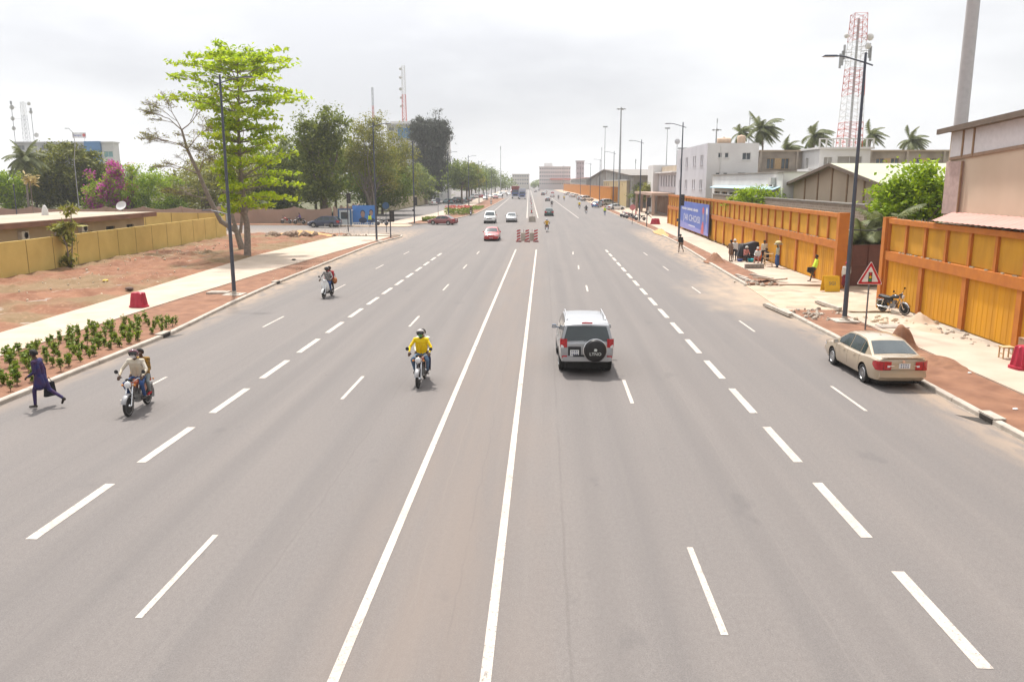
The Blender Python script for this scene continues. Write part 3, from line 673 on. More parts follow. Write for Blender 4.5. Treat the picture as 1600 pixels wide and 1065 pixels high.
# ---------------------------------------------------------------- motorcycle
MW = {}
def moto_wheel(r, front):
    if r in MW: return MW[r]
    t = MB().lathe([(r - .065, -.03), (r - .03, -.042), (r, -.02), (r, .02), (r - .03, .042), (r - .065, .03)], 28, axis='X')
    m = MB().lathe([(r - .08, -.028), (r - .060, -.032), (r - .060, .032), (r - .08, .028)], 28, axis='X')
    sp = MB().lathe([(.0, -.07), (.035, -.065), (.055, -.03), (.055, .03), (.035, .065), (0, .07)], 14, axis='X')
    for i in range(18):
        a = 2 * PI * i / 18; s = 1 if i % 2 else -1
        sp.tube([(s * .03, math.cos(a + .5) * .05, math.sin(a + .5) * .05), (0, math.cos(a) * (r - .07), math.sin(a) * (r - .07))], .0035, 3, cap=False)
    MW[r] = (t.mesh('tyre', tyre_m, 50), m.mesh('rim', chrome, 40), sp.mesh('spokes', chrome, 40)); return MW[r]
def make_moto(label, tank_m, style='roadster', fender_m=None):
    t = thing('motorcycle', label, 'motorcycle'); fender_m = fender_m or chrome
    eng = M('engine_alloy', (.30, .29, .28), .5, var=.3, scale=12, metal=.5, pos=False); seat_m = M('seat_vinyl', (.02, .019, .019), .6, pos=False)
    rf, rr = .305, .295; F = Vector((0, .68, rf)); B = Vector((0, -.60, rr))
    for c, r in ((F, rf), (B, rr)):
        ms = moto_wheel(r, c is F); w_ = put(None, 'wheel', ms[0], t); w_.location = c; put(None, 'rim', ms[1], w_); put(None, 'spokes', ms[2], w_)
    q = MB()
    for s in (-1, 1):
        q.tube([(s * .085, .68, .30), (s * .085, .50, .78), (s * .085, .455, .90)], [.024, .022, .018], 8)
        q.tube([(s * .05, -.60, .30), (s * .10, -.05, .34)], .018, 6)
        q.tube([(s * .11, -.56, .33), (s * .12, -.42, .70)], [.028, .022], 8)
    q.build('fork', chrome, t, smooth=40)
    q = MB(); q.tube([(0, .46, .86), (0, .20, .78), (0, -.35, .70), (0, -.72, .74)], .022, 6); q.tube([(0, .44, .80), (0, .26, .40), (0, -.10, .32), (0, -.18, .68)], .022, 6)
    q.build('frame', blackp, t, smooth=40)
    q = MB(); q.box((0, .08, .40), (.24, .30, .22), taper=.8); q.tube([(0, .10, .46), (0, .17, .66)], [.085, .075], 12)
    for i in range(5): q.box((0, .115 + i * .013, .50 + i * .035), (.19, .17, .012), rx=R(-20))
    q.lathe([(.0, -.15), (.07, -.14), (.07, .14), (0, .15)], 12, (0, .02, .38), 'X'); q.build('engine', eng, t, smooth=35)
    q = MB(); prof = [(.40, .84, .05, .05), (.34, .86, .11, .085), (.20, .87, .135, .10), (.05, .85, .12, .09), (-.06, .81, .08, .06)]
    vs = []; n = 12
    for y, z, a, h in prof:
        for j in range(n): th = 2 * PI * j / n; vs.append((a * math.cos(th), y, z + h * math.sin(th)))
    q.add(vs, [(i * n + j, (i + 1) * n + j, (i + 1) * n + (j + 1) % n, i * n + (j + 1) % n) for i in range(4) for j in range(n)] + [tuple(range(n)), tuple(4 * n + j for j in range(n - 1, -1, -1))])
    q.build('fuel_tank', tank_m, t, smooth=60)
    q = MB(); vs = []; prof = [(-.04, .80, .10), (-.20, .795, .13), (-.45, .82, .13), (-.70, .845, .115), (-.76, .83, .08)]
    for y, z, a in prof: vs += [(-a, y, z - .07), (-a, y, z), (-a * .7, y, z + .03), (a * .7, y, z + .03), (a, y, z), (a, y, z - .07)]
    q.add(vs, [(i * 6 + j, i * 6 + (j + 1) % 6, (i + 1) * 6 + (j + 1) % 6, (i + 1) * 6 + j) for i in range(4) for j in range(6)] + [(5, 4, 3, 2, 1, 0), tuple(24 + j for j in range(6))]); q.build('seat', seat_m, t, smooth=50)
    for s in (-1, 1):
        q = MB(); q.add([(s * .125, -.05, .50), (s * .125, -.05, .74), (s * .13, -.40, .76), (s * .13, -.30, .52)], [(0, 1, 2, 3) if s < 0 else (3, 2, 1, 0)]); q.add([(s * .11, -.05, .50), (s * .11, -.05, .74), (s * .115, -.40, .76), (s * .115, -.30, .52)], [(3, 2, 1, 0) if s < 0 else (0, 1, 2, 3)]); q.build('side_panel', tank_m, t)
    def fender(name, c, r, a0, a1, mat, wd=.075):
        q = MB(); vs = []; k = 12
        for i in range(k + 1):
            a = lerp(a0, a1, i / k)
            for x, dr in ((-wd, -.03), (-wd * .7, 0), (wd * .7, 0), (wd, -.03)): vs.append((x, c.y + math.cos(a) * (r + dr), c.z + math.sin(a) * (r + dr)))
        q.add(vs, [(i * 4 + j, (i + 1) * 4 + j, (i + 1) * 4 + j + 1, i * 4 + j + 1) for i in range(k) for j in range(3)]); q.build(name, mat, t, smooth=60)
    fender('front_mudguard', F, rf + .045, R(20), R(150), fender_m); fender('rear_mudguard', B, rr + .06, R(60), R(205), fender_m, .085)
    q = MB(); q.lathe([(.095, .0), (.09, .035), (.06, .05), (0, .055)], 18, (0, .60, .89), 'Y'); hl = q.build('headlight', white_l, t, smooth=60)
    q = MB(); q.lathe([(.0, -.12), (.06, -.11), (.095, -.04), (.105, .0), (.10, .012)], 18, (0, .60, .89), 'Y'); q.build('headlight_shell', blackp if style != 'chrome' else chrome, hl, smooth=60)
    for s in (-1, 1):
        q = MB(); q.ball((s * .17, .55, .87), (.035, .03, .035), 8); q.tube([(s * .06, .55, .87), (s * .15, .55, .87)], .008, 5); q.build('indicator', amber_l, t, smooth=60)
        q = MB(); q.ball((s * .15, -.78, .74), (.03, .025, .03), 8); q.tube([(s * .03, -.76, .74), (s * .14, -.78, .74)], .008, 5); q.build('indicator', amber_l, t, smooth=60)
        q = MB(); q.tube([(s * .28, .40, 1.04), (s * .30, .41, 1.14), (s * .35, .40, 1.20)], .007, 5); q.lathe([(.0, -.012), (.055, -.008), (.06, .0)], 12, (s * .38, .40, 1.22), 'Y'); q.build('mirror', blackp, t, smooth=50)
        q = MB(); q.tube([(s * .25, .36, 1.035), (s * .37, .32, 1.03)], .019, 8); q.build('grip', blackp, t, smooth=50)
        q = MB(); q.box((s * .20, .05, .33), (.12, .04, .03)); q.box((s * .20, -.32, .38), (.12, .035, .03)); q.build('footrest', blackp, t)
    q = MB(); q.tube([(-.30, .35, 1.035), (-.20, .42, 1.03), (-.10, .45, .95), (.10, .45, .95), (.20, .42, 1.03), (.30, .35, 1.035)], .012, 6); q.build('handlebar', chrome, t, smooth=50)
    q = MB(); q.lathe([(0, .02), (.045, .015), (.05, -.03)], 12, (-.055, .50, 1.0), 'Y'); q.lathe([(0, .02), (.045, .015), (.05, -.03)], 12, (.055, .50, 1.0), 'Y'); q.build('gauges', blackp, t)
    q = MB(); q.tube([(.06, .22, .50), (.13, .20, .30), (.16, -.05, .27), (.17, -.75, .33)], [.02, .022, .03, .036], 8); q.build('exhaust', chrome, t, smooth=50)
    q = MB(); q.box((0, -.84, .70), (.10, .05, .07)); q.build('tail_light', red_l, t); q = MB(); q.box((0, -.87, .56), (.16, .01, .13)); q.build('number_plate', plate_m, t)
    if style == 'carrier':
        q = MB(); q.box((0, -.85, .90), (.22, .30, .02)); q.tube([(-.1, -.7, .82), (-.1, -.95, .90)], .008, 5); q.tube([(.1, -.7, .82), (.1, -.95, .90)], .008, 5); q.build('luggage_rack', chrome, t)
    return t
def make_scooter(label, mat):
    t = thing('scooter', label, 'motorcycle'); seat_m = M('seat_vinyl', (.02, .019, .019), .6, pos=False)
    rf = .28; F = Vector((0, .62, rf)); B = Vector((0, -.60, rf))
    for c in (F, B):
        ms = moto_wheel(rf, True); w_ = put(None, 'wheel', ms[0], t); w_.location = c; put(None, 'rim', ms[1], w_); put(None, 'spokes', ms[2], w_)
    q = MB()   # leg shield: a broad curved apron in front of the rider's legs
    vs = []
    for z, y, a in ((.40, .34, .16), (.55, .42, .24), (.75, .44, .25), (.90, .42, .20), (.98, .40, .12)):
        for u in (-1, -.6, 0, .6, 1): vs.append((u * a, y + .07 * (1 - u * u), z))
    q.add(vs, [(i * 5 + j, i * 5 + j + 1, (i + 1) * 5 + j + 1, (i + 1) * 5 + j) for i in range(4) for j in range(4)]); q.build('leg_shield', mat, t, smooth=60)
    q = MB(); q.box((0, .44, 1.0), (.26, .16, .14), taper=.8); q.build('handlebar_cowl', mat, t); q = MB(); q.lathe([(.07, 0), (.06, .03), (0, .04)], 14, (0, .52, 1.0), 'Y'); q.build('headlight', white_l, t, smooth=60)
    q = MB(); q.box((0, -.30, .56), (.24, .75, .24), taper=.85); q.box((0, .08, .42), (.14, .5, .14)); q.build('body_shell', mat, t)
    q = MB(); q.box((0, -.36, .75), (.25, .75, .10), taper=.85); q.build('seat', seat_m, t); q = MB(); q.box((0, -.02, .32), (.2, .3, .18)); q.tube([(.13, -.1, .28), (.15, -.75, .34)], .035, 8); q.build('engine', blackp, t)
    q = MB()
    for s in (-1, 1): q.tube([(s * .07, .62, .28), (s * .07, .46, .75), (s * .05, .42, .95)], .02, 6)
    q.box((0, .47, .72), (.16, .04, .05))
    q.build('fork', chrome, t)
    for nm, c in (('front_mudguard', F), ('rear_mudguard', B)):
        q = MB(); vs = []
        for i in range(11):
            a = R(15 + 14 * i) if nm[0] == 'f' else R(40 + 14 * i)
            for x, dr in ((-.06, -.03), (0, .01), (.06, -.03)): vs.append((x, c.y + math.cos(a) * (rf + .04 + dr), c.z + math.sin(a) * (rf + .04 + dr)))
        q.add(vs, [(i * 3 + j, (i + 1) * 3 + j, (i + 1) * 3 + j + 1, i * 3 + j + 1) for i in range(10) for j in range(2)]); q.build(nm, mat, t, smooth=60)
    q = MB(); q.tube([(-.36, .30, 1.04), (-.1, .40, 1.05), (.1, .40, 1.05), (.36, .30, 1.04)], .014, 6); q.build('handlebar', blackp, t)
    for s in (-1, 1):
        q = MB(); q.tube([(s * .26, .33, 1.05), (s * .34, .34, 1.19)], .007, 5); q.lathe([(0, -.01), (.05, -.006), (.055, 0)], 10, (s * .36, .34, 1.21), 'Y'); q.build('mirror', blackp, t)
    q = MB(); q.box((0, -.72, .62), (.12, .06, .08)); q.build('tail_light', red_l, t)
    return t
# ---------------------------------------------------------------- people: one continuous body grown round a posed skeleton
skin_m = M('skin', (.085, .045, .028), .55, var=.15, scale=8, pos=False); hair_m = M('hair', (.012, .010, .010), .8, pos=False); shoe_m = M('shoe_leather', (.03, .022, .018), .6, pos=False)
def cloth(name, col, var=.12, scale=5, col2=None): return M('cloth_' + name, col, .85, var=var, scale=scale, bump=.7, bscale=11, pos=False, col2=col2)
STAND = dict(pelvis=(0, 0, .95), chest=(0, 0, 1.27), neck=(0, 0, 1.46), head=(0, .02, 1.62), sl=(-.18, 0, 1.41), sr=(.18, 0, 1.41), el=(-.23, -.03, 1.13), er=(.23, -.03, 1.13), wl=(-.24, .06, .90), wr=(.24, .06, .90),
    hl=(-.09, 0, .92), hr=(.09, 0, .92), kl=(-.10, .03, .50), kr=(.10, .03, .50), al=(-.10, 0, .09), ar=(.10, 0, .09), facing=(0, 1, 0))
RIDE = dict(pelvis=(0, -.14, .93), chest=(0, -.06, 1.27), neck=(0, -.02, 1.45), head=(0, .04, 1.60), sl=(-.19, -.03, 1.40), sr=(.19, -.03, 1.40), el=(-.34, .10, 1.18), er=(.34, .10, 1.18), wl=(-.32, .31, 1.065), wr=(.32, .31, 1.065),
    hl=(-.10, -.10, .90), hr=(.10, -.10, .90), kl=(-.24, .26, .80), kr=(.24, .26, .80), al=(-.20, .04, .42), ar=(.20, .04, .42), facing=(0, 1, 0))
PILLION = dict(pelvis=(0, -.50, .95), chest=(0, -.46, 1.28), neck=(0, -.43, 1.46), head=(0, -.38, 1.61), sl=(-.18, -.44, 1.41), sr=(.18, -.44, 1.41), el=(-.25, -.34, 1.14), er=(.25, -.34, 1.14), wl=(-.20, -.12, 1.04), wr=(.20, -.12, 1.04),
    hl=(-.10, -.46, .92), hr=(.10, -.46, .92), kl=(-.24, -.14, .80), kr=(.24, -.14, .80), al=(-.22, -.32, .46), ar=(.22, -.32, .46), facing=(0, 1, 0))
WALK = dict(STAND, pelvis=(0, .02, .93), chest=(0, .07, 1.25), neck=(0, .10, 1.44), head=(0, .14, 1.60), sl=(-.18, .05, 1.39), sr=(.18, .09, 1.39), el=(-.22, .02, 1.12), er=(.23, .02, 1.12), wl=(-.20, .24, .98), wr=(.22, .00, .86),
    kl=(-.09, .18, .52), al=(-.09, .20, .09), kr=(.09, -.16, .53), ar=(.10, -.56, .27), toe_r=(.10, -.50, .12))
SIT = dict(STAND, pelvis=(0, 0, .48), chest=(0, .05, .80), neck=(0, .08, .98), head=(0, .12, 1.13), sl=(-.18, .06, .93), sr=(.18, .06, .93), el=(-.25, .18, .68), er=(.25, .18, .68), wl=(-.12, .38, .60), wr=(.12, .38, .60),
    hl=(-.09, .02, .45), hr=(.09, .02, .45), kl=(-.16, .42, .46), kr=(.16, .42, .46), al=(-.15, .40, .09), ar=(.15, .40, .09))
LEAN = dict(STAND, pelvis=(0, .10, .92), chest=(0, -.02, 1.24), neck=(0, -.06, 1.43), head=(0, -.03, 1.59), sl=(-.18, -.05, 1.38), sr=(.18, -.05, 1.38), hl=(-.09, .10, .90), hr=(.09, .10, .90), kl=(-.10, .22, .50), al=(-.10, .34, .09), kr=(.10, .40, .62), ar=(.10, .02, .42), toe_r=(.10, .06, .30))
def capsule(q, a, b, ra, rb, n=10):
    a, b = Vector(a), Vector(b); q.ball(a, ra, n); q.ball(b, rb, n); q.tube([a, b], [ra, rb], n)
def body_mesh(P, top_m, leg_m, shoe=None, vox=.02, bare_arms=False, bare_legs=False, robe=None, headgear=False, fem=False):
    V = {k: Vector(v) for k, v in P.items()}; f = V['facing'].normalized(); side = f.cross(Vector((0, 0, 1)))
    prim = []   # (a, b, ra, rb, material slot)  0 skin 1 top 2 legs 3 shoe
    def add(a, b, ra, rb, m): prim.append((V[a] if isinstance(a, str) else a, V[b] if isinstance(b, str) else b, ra, rb, m))
    up = (V['neck'] - V['pelvis']).normalized()
    for s in (-.075, .075):
        add(V['pelvis'] + side * s, V['chest'] + side * s * 1.15, .105, .112, 1)
    add(V['pelvis'] + side * -.08 - up * .04, V['pelvis'] + side * .08 - up * .04, .115, .115, 2)
    add(V['chest'] + up * .08 - side * .10, V['chest'] + up * .08 + side * .10, .105, .105, 1)
    add('sl', 'sr', .072, .072, 1); add('chest', V['neck'] - up * .06, .10, .075, 1)
    add(V['neck'] - up * .07, V['neck'] + up * .05, .055, .052, 0)
    hd = V['head']; hu = (hd - V['neck']).normalized()
    add(hd + f * -.015 + hu * .035, hd + f * .012 + hu * .01, .096, .088, 0); add(hd + f * .01 - hu * .01, hd + f * .045 - hu * .095, .075, .040, 0)   # skull, jaw
    add(hd + f * .085 + hu * .015, hd + f * .108 - hu * .022, .013, .018, 0)                                                                              # nose
    for s in (-1, 1): add(hd + side * s * .085 + hu * .015, hd + side * s * .092 - hu * .03, .022, .015, 0)                                                # ears
    for s in 'lr':
        sk = 0 if bare_arms else 1
        add('s' + s, 'e' + s, .056, .045, 1); add('e' + s, 'w' + s, .043, .031, sk)
        wv = V['w' + s]; d = (wv - V['e' + s]).normalized(); acr = d.cross(Vector((0, 0, 1))); acr = acr.normalized() if acr.length > .2 else side; dn = acr.cross(d)
        if dn.z > 0: dn = -dn
        palm = wv + d * .075; add(wv, palm, .030, .034, 0); add(palm + acr * .022, palm - acr * .022, .022, .022, 0)
        for i, ln in enumerate((.055, .068, .072, .062)):
            r0 = palm + acr * (-.036 + .024 * i) + d * .018; k1 = r0 + d * ln * .55 + dn * .012; add(r0, k1, .0115, .0105, 0); add(k1, k1 + d * ln * .30 + dn * ln * .5, .0105, .009, 0)
        tb = wv + d * .03 + acr * (.032 if s == 'l' else -.032); t1 = tb + d * .035 + acr * (.028 if s == 'l' else -.028) + dn * .01; add(tb, t1, .014, .012, 0); add(t1, t1 + d * .03 + dn * .012, .012, .010, 0)
        lk = 0 if bare_legs else 2
        add('h' + s, 'k' + s, .092, .062, 2); add('k' + s, V['a' + s] + (V['k' + s] - V['a' + s]).normalized() * .05, .060 if not bare_legs else .055, .046 if not bare_legs else .038, lk)
        an = V['a' + s]; toe = V['toe_' + s] if 'toe_' + s in V else an + f * .17 - Vector((0, 0, .045)); add(an, an - Vector((0, 0, .03)) - f * .03, .042, .04, 3)
        add(an - Vector((0, 0, .025)), toe, .042, .032, 3)
    if robe:     # a long tunic or wrapper hanging over the legs
        z0, r0 = robe
        c = (V['al'] + V['ar']) / 2; c.z = z0; kn = (V['kl'] + V['kr']) / 2
        for s in (-1, 1):
            add(V['pelvis'] + side * s * .06, Vector((kn.x, kn.y, max(z0, kn.z))) + side * s * .08, .12, r0, 1 if z0 > .45 else 2)
            if z0 < .45: add(kn + side * s * .07, c + side * s * .08, r0, r0 * 1.05, 2)
    q = MB()
    for a, b, ra, rb, m in prim: capsule(q, a, b, ra, rb, 10 if vox < .025 else 8)
    o = q.build('person_body', skin_m); md = o.modifiers.new('r', 'REMESH'); md.mode = 'VOXEL'; md.voxel_size = vox; md.use_smooth_shade = True
    sm = o.modifiers.new('s', 'SMOOTH'); sm.factor = .5; sm.iterations = 2
    me = evaluated(o, 'person'); me.materials.clear()
    for m in (skin_m, top_m, leg_m, shoe or shoe_m): me.materials.append(m)
    n = len(me.polygons); cs = np.empty(n * 3); me.polygons.foreach_get('center', cs); cs = cs.reshape(-1, 3); best = np.full(n, 1e9); idx = np.zeros(n, int)
    for a, b, ra, rb, m in prim:
        A = np.array(a); D = np.array(b) - A; t = np.clip(((cs - A) @ D) / max(D @ D, 1e-9), 0, 1); ds = np.linalg.norm(cs - A - t[:, None] * D, axis=1) - (ra + t * (rb - ra))
        k = ds < best; best[k] = ds[k]; idx[k] = m
    me.polygons.foreach_set('material_index', idx.tolist()); me.polygons.foreach_set('use_smooth', [True] * n); me.update(); return me
def head_wear(kind, P, mat, parent, visor=None):
    hd = Vector(P['head']); f = Vector(P['facing']).normalized(); hu = (hd - Vector(P['neck'])).normalized(); c = hd + hu * .035 - f * .012
    rt = f.cross(Vector((0, 0, 1))).normalized(); m4 = Matrix((rt, f, hu)).transposed()
    def shell(nm, r, lo, mt, face=None, th=.0):
        q = MB(); vs = []; n, k = 20, 10; fs = []
        for i in range(k + 1):
            t = lerp(0, lo, i / k)
            for j in range(n):
                a = 2 * PI * j / n; vs.append(c + m4 @ Vector((r * .94 * math.sin(t) * math.cos(a), r * 1.06 * math.sin(t) * math.sin(a), r * math.cos(t))))
        for i in range(k):
            for j in range(n):
                a = 2 * PI * (j + .5) / n; t = lerp(0, lo, (i + .5) / k)
                if face and abs(a - PI / 2) < face[2] and face[0] < t < face[1]: continue
                fs.append((i * n + j, (i + 1) * n + j, (i + 1) * n + (j + 1) % n, i * n + (j + 1) % n))
        q.add(vs, fs); return q.build(nm, mt, parent, smooth=60)
    if kind == 'helmet':
        h = shell('helmet', .142, R(140), mat, (R(66), R(128), R(62)))
        q = MB(); vs = []
        for i in range(2):
            t = R(60 + 32 * i)
            for j in range(9): a = PI / 2 + R(-66 + 16.5 * j); vs.append(c + m4 @ Vector((.15 * .94 * math.sin(t) * math.cos(a), .15 * 1.06 * math.sin(t) * math.sin(a), .15 * math.cos(t))))
        q.add(vs, [(j, j + 1, 9 + j + 1, 9 + j) for j in range(8)]); q.build('visor', visor or glass_d, h, smooth=60)
    elif kind == 'hair': shell('hair', .113, R(118), mat, (R(62), R(130), R(70)))
    elif kind == 'cap':
        h = shell('cap', .122, R(88), mat)
        q = MB(); q.add([c + m4 @ Vector((x, y, .0)) for x, y in ((-.09, .07), (.09, .07), (.07, .19), (-.07, .19))], [(0, 1, 2, 3)]); q.build('cap_peak', mat, h)
    elif kind == 'scarf': shell('head_scarf', .128, R(110), mat)
def face_mask(P, mat, parent):
    hd = Vector(P['head']); f = Vector(P['facing']).normalized(); hu = (hd - Vector(P['neck'])).normalized(); rt = f.cross(Vector((0, 0, 1))).normalized()
    q = MB(); q.add([hd + f * a + rt * x + hu * z for a, x, z in ((.085, -.07, -.01), (.128, 0, .0), (.085, .07, -.01), (.06, -.06, -.10), (.105, 0, -.105), (.06, .06, -.10))], [(0, 3, 4, 1), (1, 4, 5, 2)]); q.build('face_mask', mat, parent)
def person(label, P, top_m, leg_m, loc, rz=0, vox=.02, wear=('hair', None), group=None, **k):
    me = body_mesh(P, top_m, leg_m, vox=vox, **k)
    o = bpy.data.objects.new('person', me); COL.objects.link(o); o.location = loc; o.rotation_euler.z = rz; tag(o, label, 'person', group)
    if wear: head_wear(wear[0], P, wear[1] or hair_m, o, wear[2] if len(wear) > 2 else None)
    return o
def eyes(P, parent):
    hd = Vector(P['head']); f = Vector(P['facing']).normalized(); hu = (hd - Vector(P['neck'])).normalized(); rt = f.cross(Vector((0, 0, 1))).normalized(); wm = M('eye_white', (.7, .68, .64), .3, pos=False)
    for s in (-1, 1):
        q = MB(); q.ball(hd + f * .086 + rt * s * .034 + hu * .018, .012, 8); e = q.build('eye', wm, parent, smooth=60)
        q = MB(); q.ball(hd + f * .0955 + rt * s * .034 + hu * .018, .0055, 6); q.build('pupil', hair_m, e)
    q = MB(); q.box(hd + f * .088 - hu * .052, (.045, .012, .012), rz=math.atan2(f.y, f.x) - PI / 2); q.build('mouth', M('lips', (.10, .035, .03), .5, pos=False), parent)
# ---------------------------------------------------------------- vegetation
bark = M('bark', (.17, .13, .10), .95, var=.3, scale=6, bump=.6, bscale=15)
bark_g = M('bark_grey', (.235, .195, .165), .95, var=.25, scale=5, bump=.6, bscale=15)
def leafm(name, c1, c2, tr=.35): return M('leaf_' + name, c2, .6, col2=c1, attr=True, transl=tr, spec=.25)
lf_lime = leafm('lime', (.24, .37, .008), (.54, .63, .018), .5)
lf_dark = leafm('dark', (.075, .115, .016), (.285, .32, .045), .4)
lf_mango = leafm('mango', (.055, .080, .008), (.27, .27, .026), .3)
lf_mid = leafm('mid', (.08, .14, .014), (.24, .31, .03), .35)
lf_olive = leafm('olive', (.11, .125, .018), (.38, .36, .058), .35)
lf_bright = leafm('bright', (.14, .25, .008), (.42, .52, .016), .45)
lf_casu = leafm('casuarina', (.05, .058, .045), (.135, .145, .105), .25)
lf_palm = leafm('palm', (.075, .098, .032), (.22, .235, .09), .3)
lf_far = leafm('far', (.075, .115, .02), (.25, .30, .05), .35)
fl_mag = leafm('magenta_flower', (.40, .03, .26), (.68, .10, .46), .4); fl_red = leafm('red_flower', (.40, .05, .05), (.62, .16, .12), .4)
fl_straw = leafm('straw', (.35, .27, .10), (.55, .45, .2), .3)

def leaf_cloud(name, pts, size, mat, parent, flat=.5, jitter=.5, aspect=1.6, droop=0.0, two=True):
    """many leaf-sized quads; every leaf has its own turn, size and tone"""
    P = np.asarray(pts, float); n = len(P)
    if n == 0: return None
    nrm = rng.normal(size=(n, 3)); nrm[:, 2] = np.abs(nrm[:, 2]) * (1 + 3 * flat); nrm /= np.linalg.norm(nrm, axis=1)[:, None]
    t = rng.normal(size=(n, 3)); t[:, 2] -= droop * 4; t -= (t * nrm).sum(1)[:, None] * nrm * (1 - min(1, droop)); t /= np.linalg.norm(t, axis=1)[:, None]
    b = np.cross(nrm, t); b /= np.linalg.norm(b, axis=1)[:, None] + 1e-9
    s = size * (1 + jitter * rng.uniform(-1, 1, n))[:, None]; a = s * .5 * aspect ** .5; c = s * .5 / aspect ** .5
    v = np.stack([P - t * a, P + b * c * .9, P + t * a, P - b * c * .9], 1).reshape(-1, 3)
    me = bpy.data.meshes.new(name); me.vertices.add(n * 4); me.vertices.foreach_set('co', v.ravel())
    me.loops.add(n * 4); me.loops.foreach_set('vertex_index', np.arange(n * 4)); me.polygons.add(n); me.polygons.foreach_set('loop_start', np.arange(n) * 4)
    me.materials.append(mat); at = me.attributes.new('rnd', 'FLOAT', 'FACE'); at.data.foreach_set('value', np.clip(rng.normal(.5, .25, n), 0, 1)); me.update(calc_edges=True); me.validate()
    o = bpy.data.objects.new(name, me); COL.objects.link(o); o.parent = parent; return o
def clumps(blobs, n_clump, per, spread, shell=.55, ground=0.0):
    """points in leaf clumps lying through and mostly towards the outside of a set of ellipsoids"""
    vol = np.array([b[3] * b[4] * b[5] for b in blobs]) ** .67; vol /= vol.sum(); out = []; cen = []
    for b, v in zip(blobs, vol):
        k = max(1, int(n_clump * v)); d = rng.normal(size=(k, 3)); d /= np.linalg.norm(d, axis=1)[:, None]
        r = shell + (1 - shell) * rng.random(k) ** .6; r *= 1 + .14 * rng.normal(size=k)
        c = np.array(b[:3]) + d * r[:, None] * np.array(b[3:6]); c = c[c[:, 2] > ground]; cen.append(c)
        m = rng.poisson(per, len(c)); p = np.repeat(c, m, 0); sp = spread * (.6 + .8 * rng.random(len(c))); p = p + rng.normal(size=p.shape) * np.repeat(sp, m)[:, None] * np.array([1, 1, .65]); out.append(p)
    return np.concatenate(out), np.concatenate(cen)
def limb(q, a, b, ra, rb, sag=.1, n=6, k=5):
    a, b = Vector(a), Vector(b); L_ = (b - a).length; off_ = Vector(rng.normal(size=3)) * L_ * sag; pts = []; rad = []
    for i in range(k):
        t = i / (k - 1); pts.append(a.lerp(b, t) + off_ * math.sin(PI * t)); rad.append(lerp(ra, rb, t))
    q.tube(pts, rad, n, cap=False); return pts
def tree(name, label, loc, trunk_h, r, blobs, mat, n_clump=130, per=60, spread=.55, leaf=.32, group=None, limbs=14, bk=None, lean=(0, 0), shell=.5, flat=.4, droop=0, aspect=1.6, extra=None, forks=1):
    t = thing(name, label, 'tree', loc, 0, group); pts, cen = clumps(blobs, n_clump, per, spread, shell, .4)
    q = MB(); top = Vector((lean[0], lean[1], trunk_h)); tops = []
    for k in range(forks):
        e = top + Vector((rng.normal() * .5, rng.normal() * .5, 0)) * (1 if forks > 1 else 0); base = Vector((.25 * rng.normal(), .25 * rng.normal(), -.05)) if forks > 1 else Vector((0, 0, -.05))
        tops.append(limb(q, base, e, r, r * .62, .03, 10, 7))
    q.build('trunk', bk or bark, t, smooth=60); q = MB()
    idx = rng.permutation(len(cen))[:limbs]
    for i in idx:
        tp = tops[i % len(tops)]; st = tp[-1 - int(rng.integers(0, 3))]; e = limb(q, st, cen[i], r * .40, r * .06, .10, 6, 5)
        for _ in range(2):
            j = rng.integers(0, len(cen)); 
            if np.linalg.norm(cen[j] - np.array(e[2])) < 3.5: limb(q, e[2], cen[j], r * .16, r * .03, .1, 5, 4)
    q.build('limbs', bk or bark, t, smooth=60)
    leaf_cloud('crown', pts, leaf, mat, t, flat, droop=droop, aspect=aspect)
    if extra: 
        for nm, m2, frac, sz, sel in extra:
            p2 = cen[sel(cen)]; p2 = np.repeat(p2, int(per * frac), 0); p2 = p2 + rng.normal(size=p2.shape) * spread * .9; leaf_cloud(nm, p2, sz, m2, t, flat)
    return t
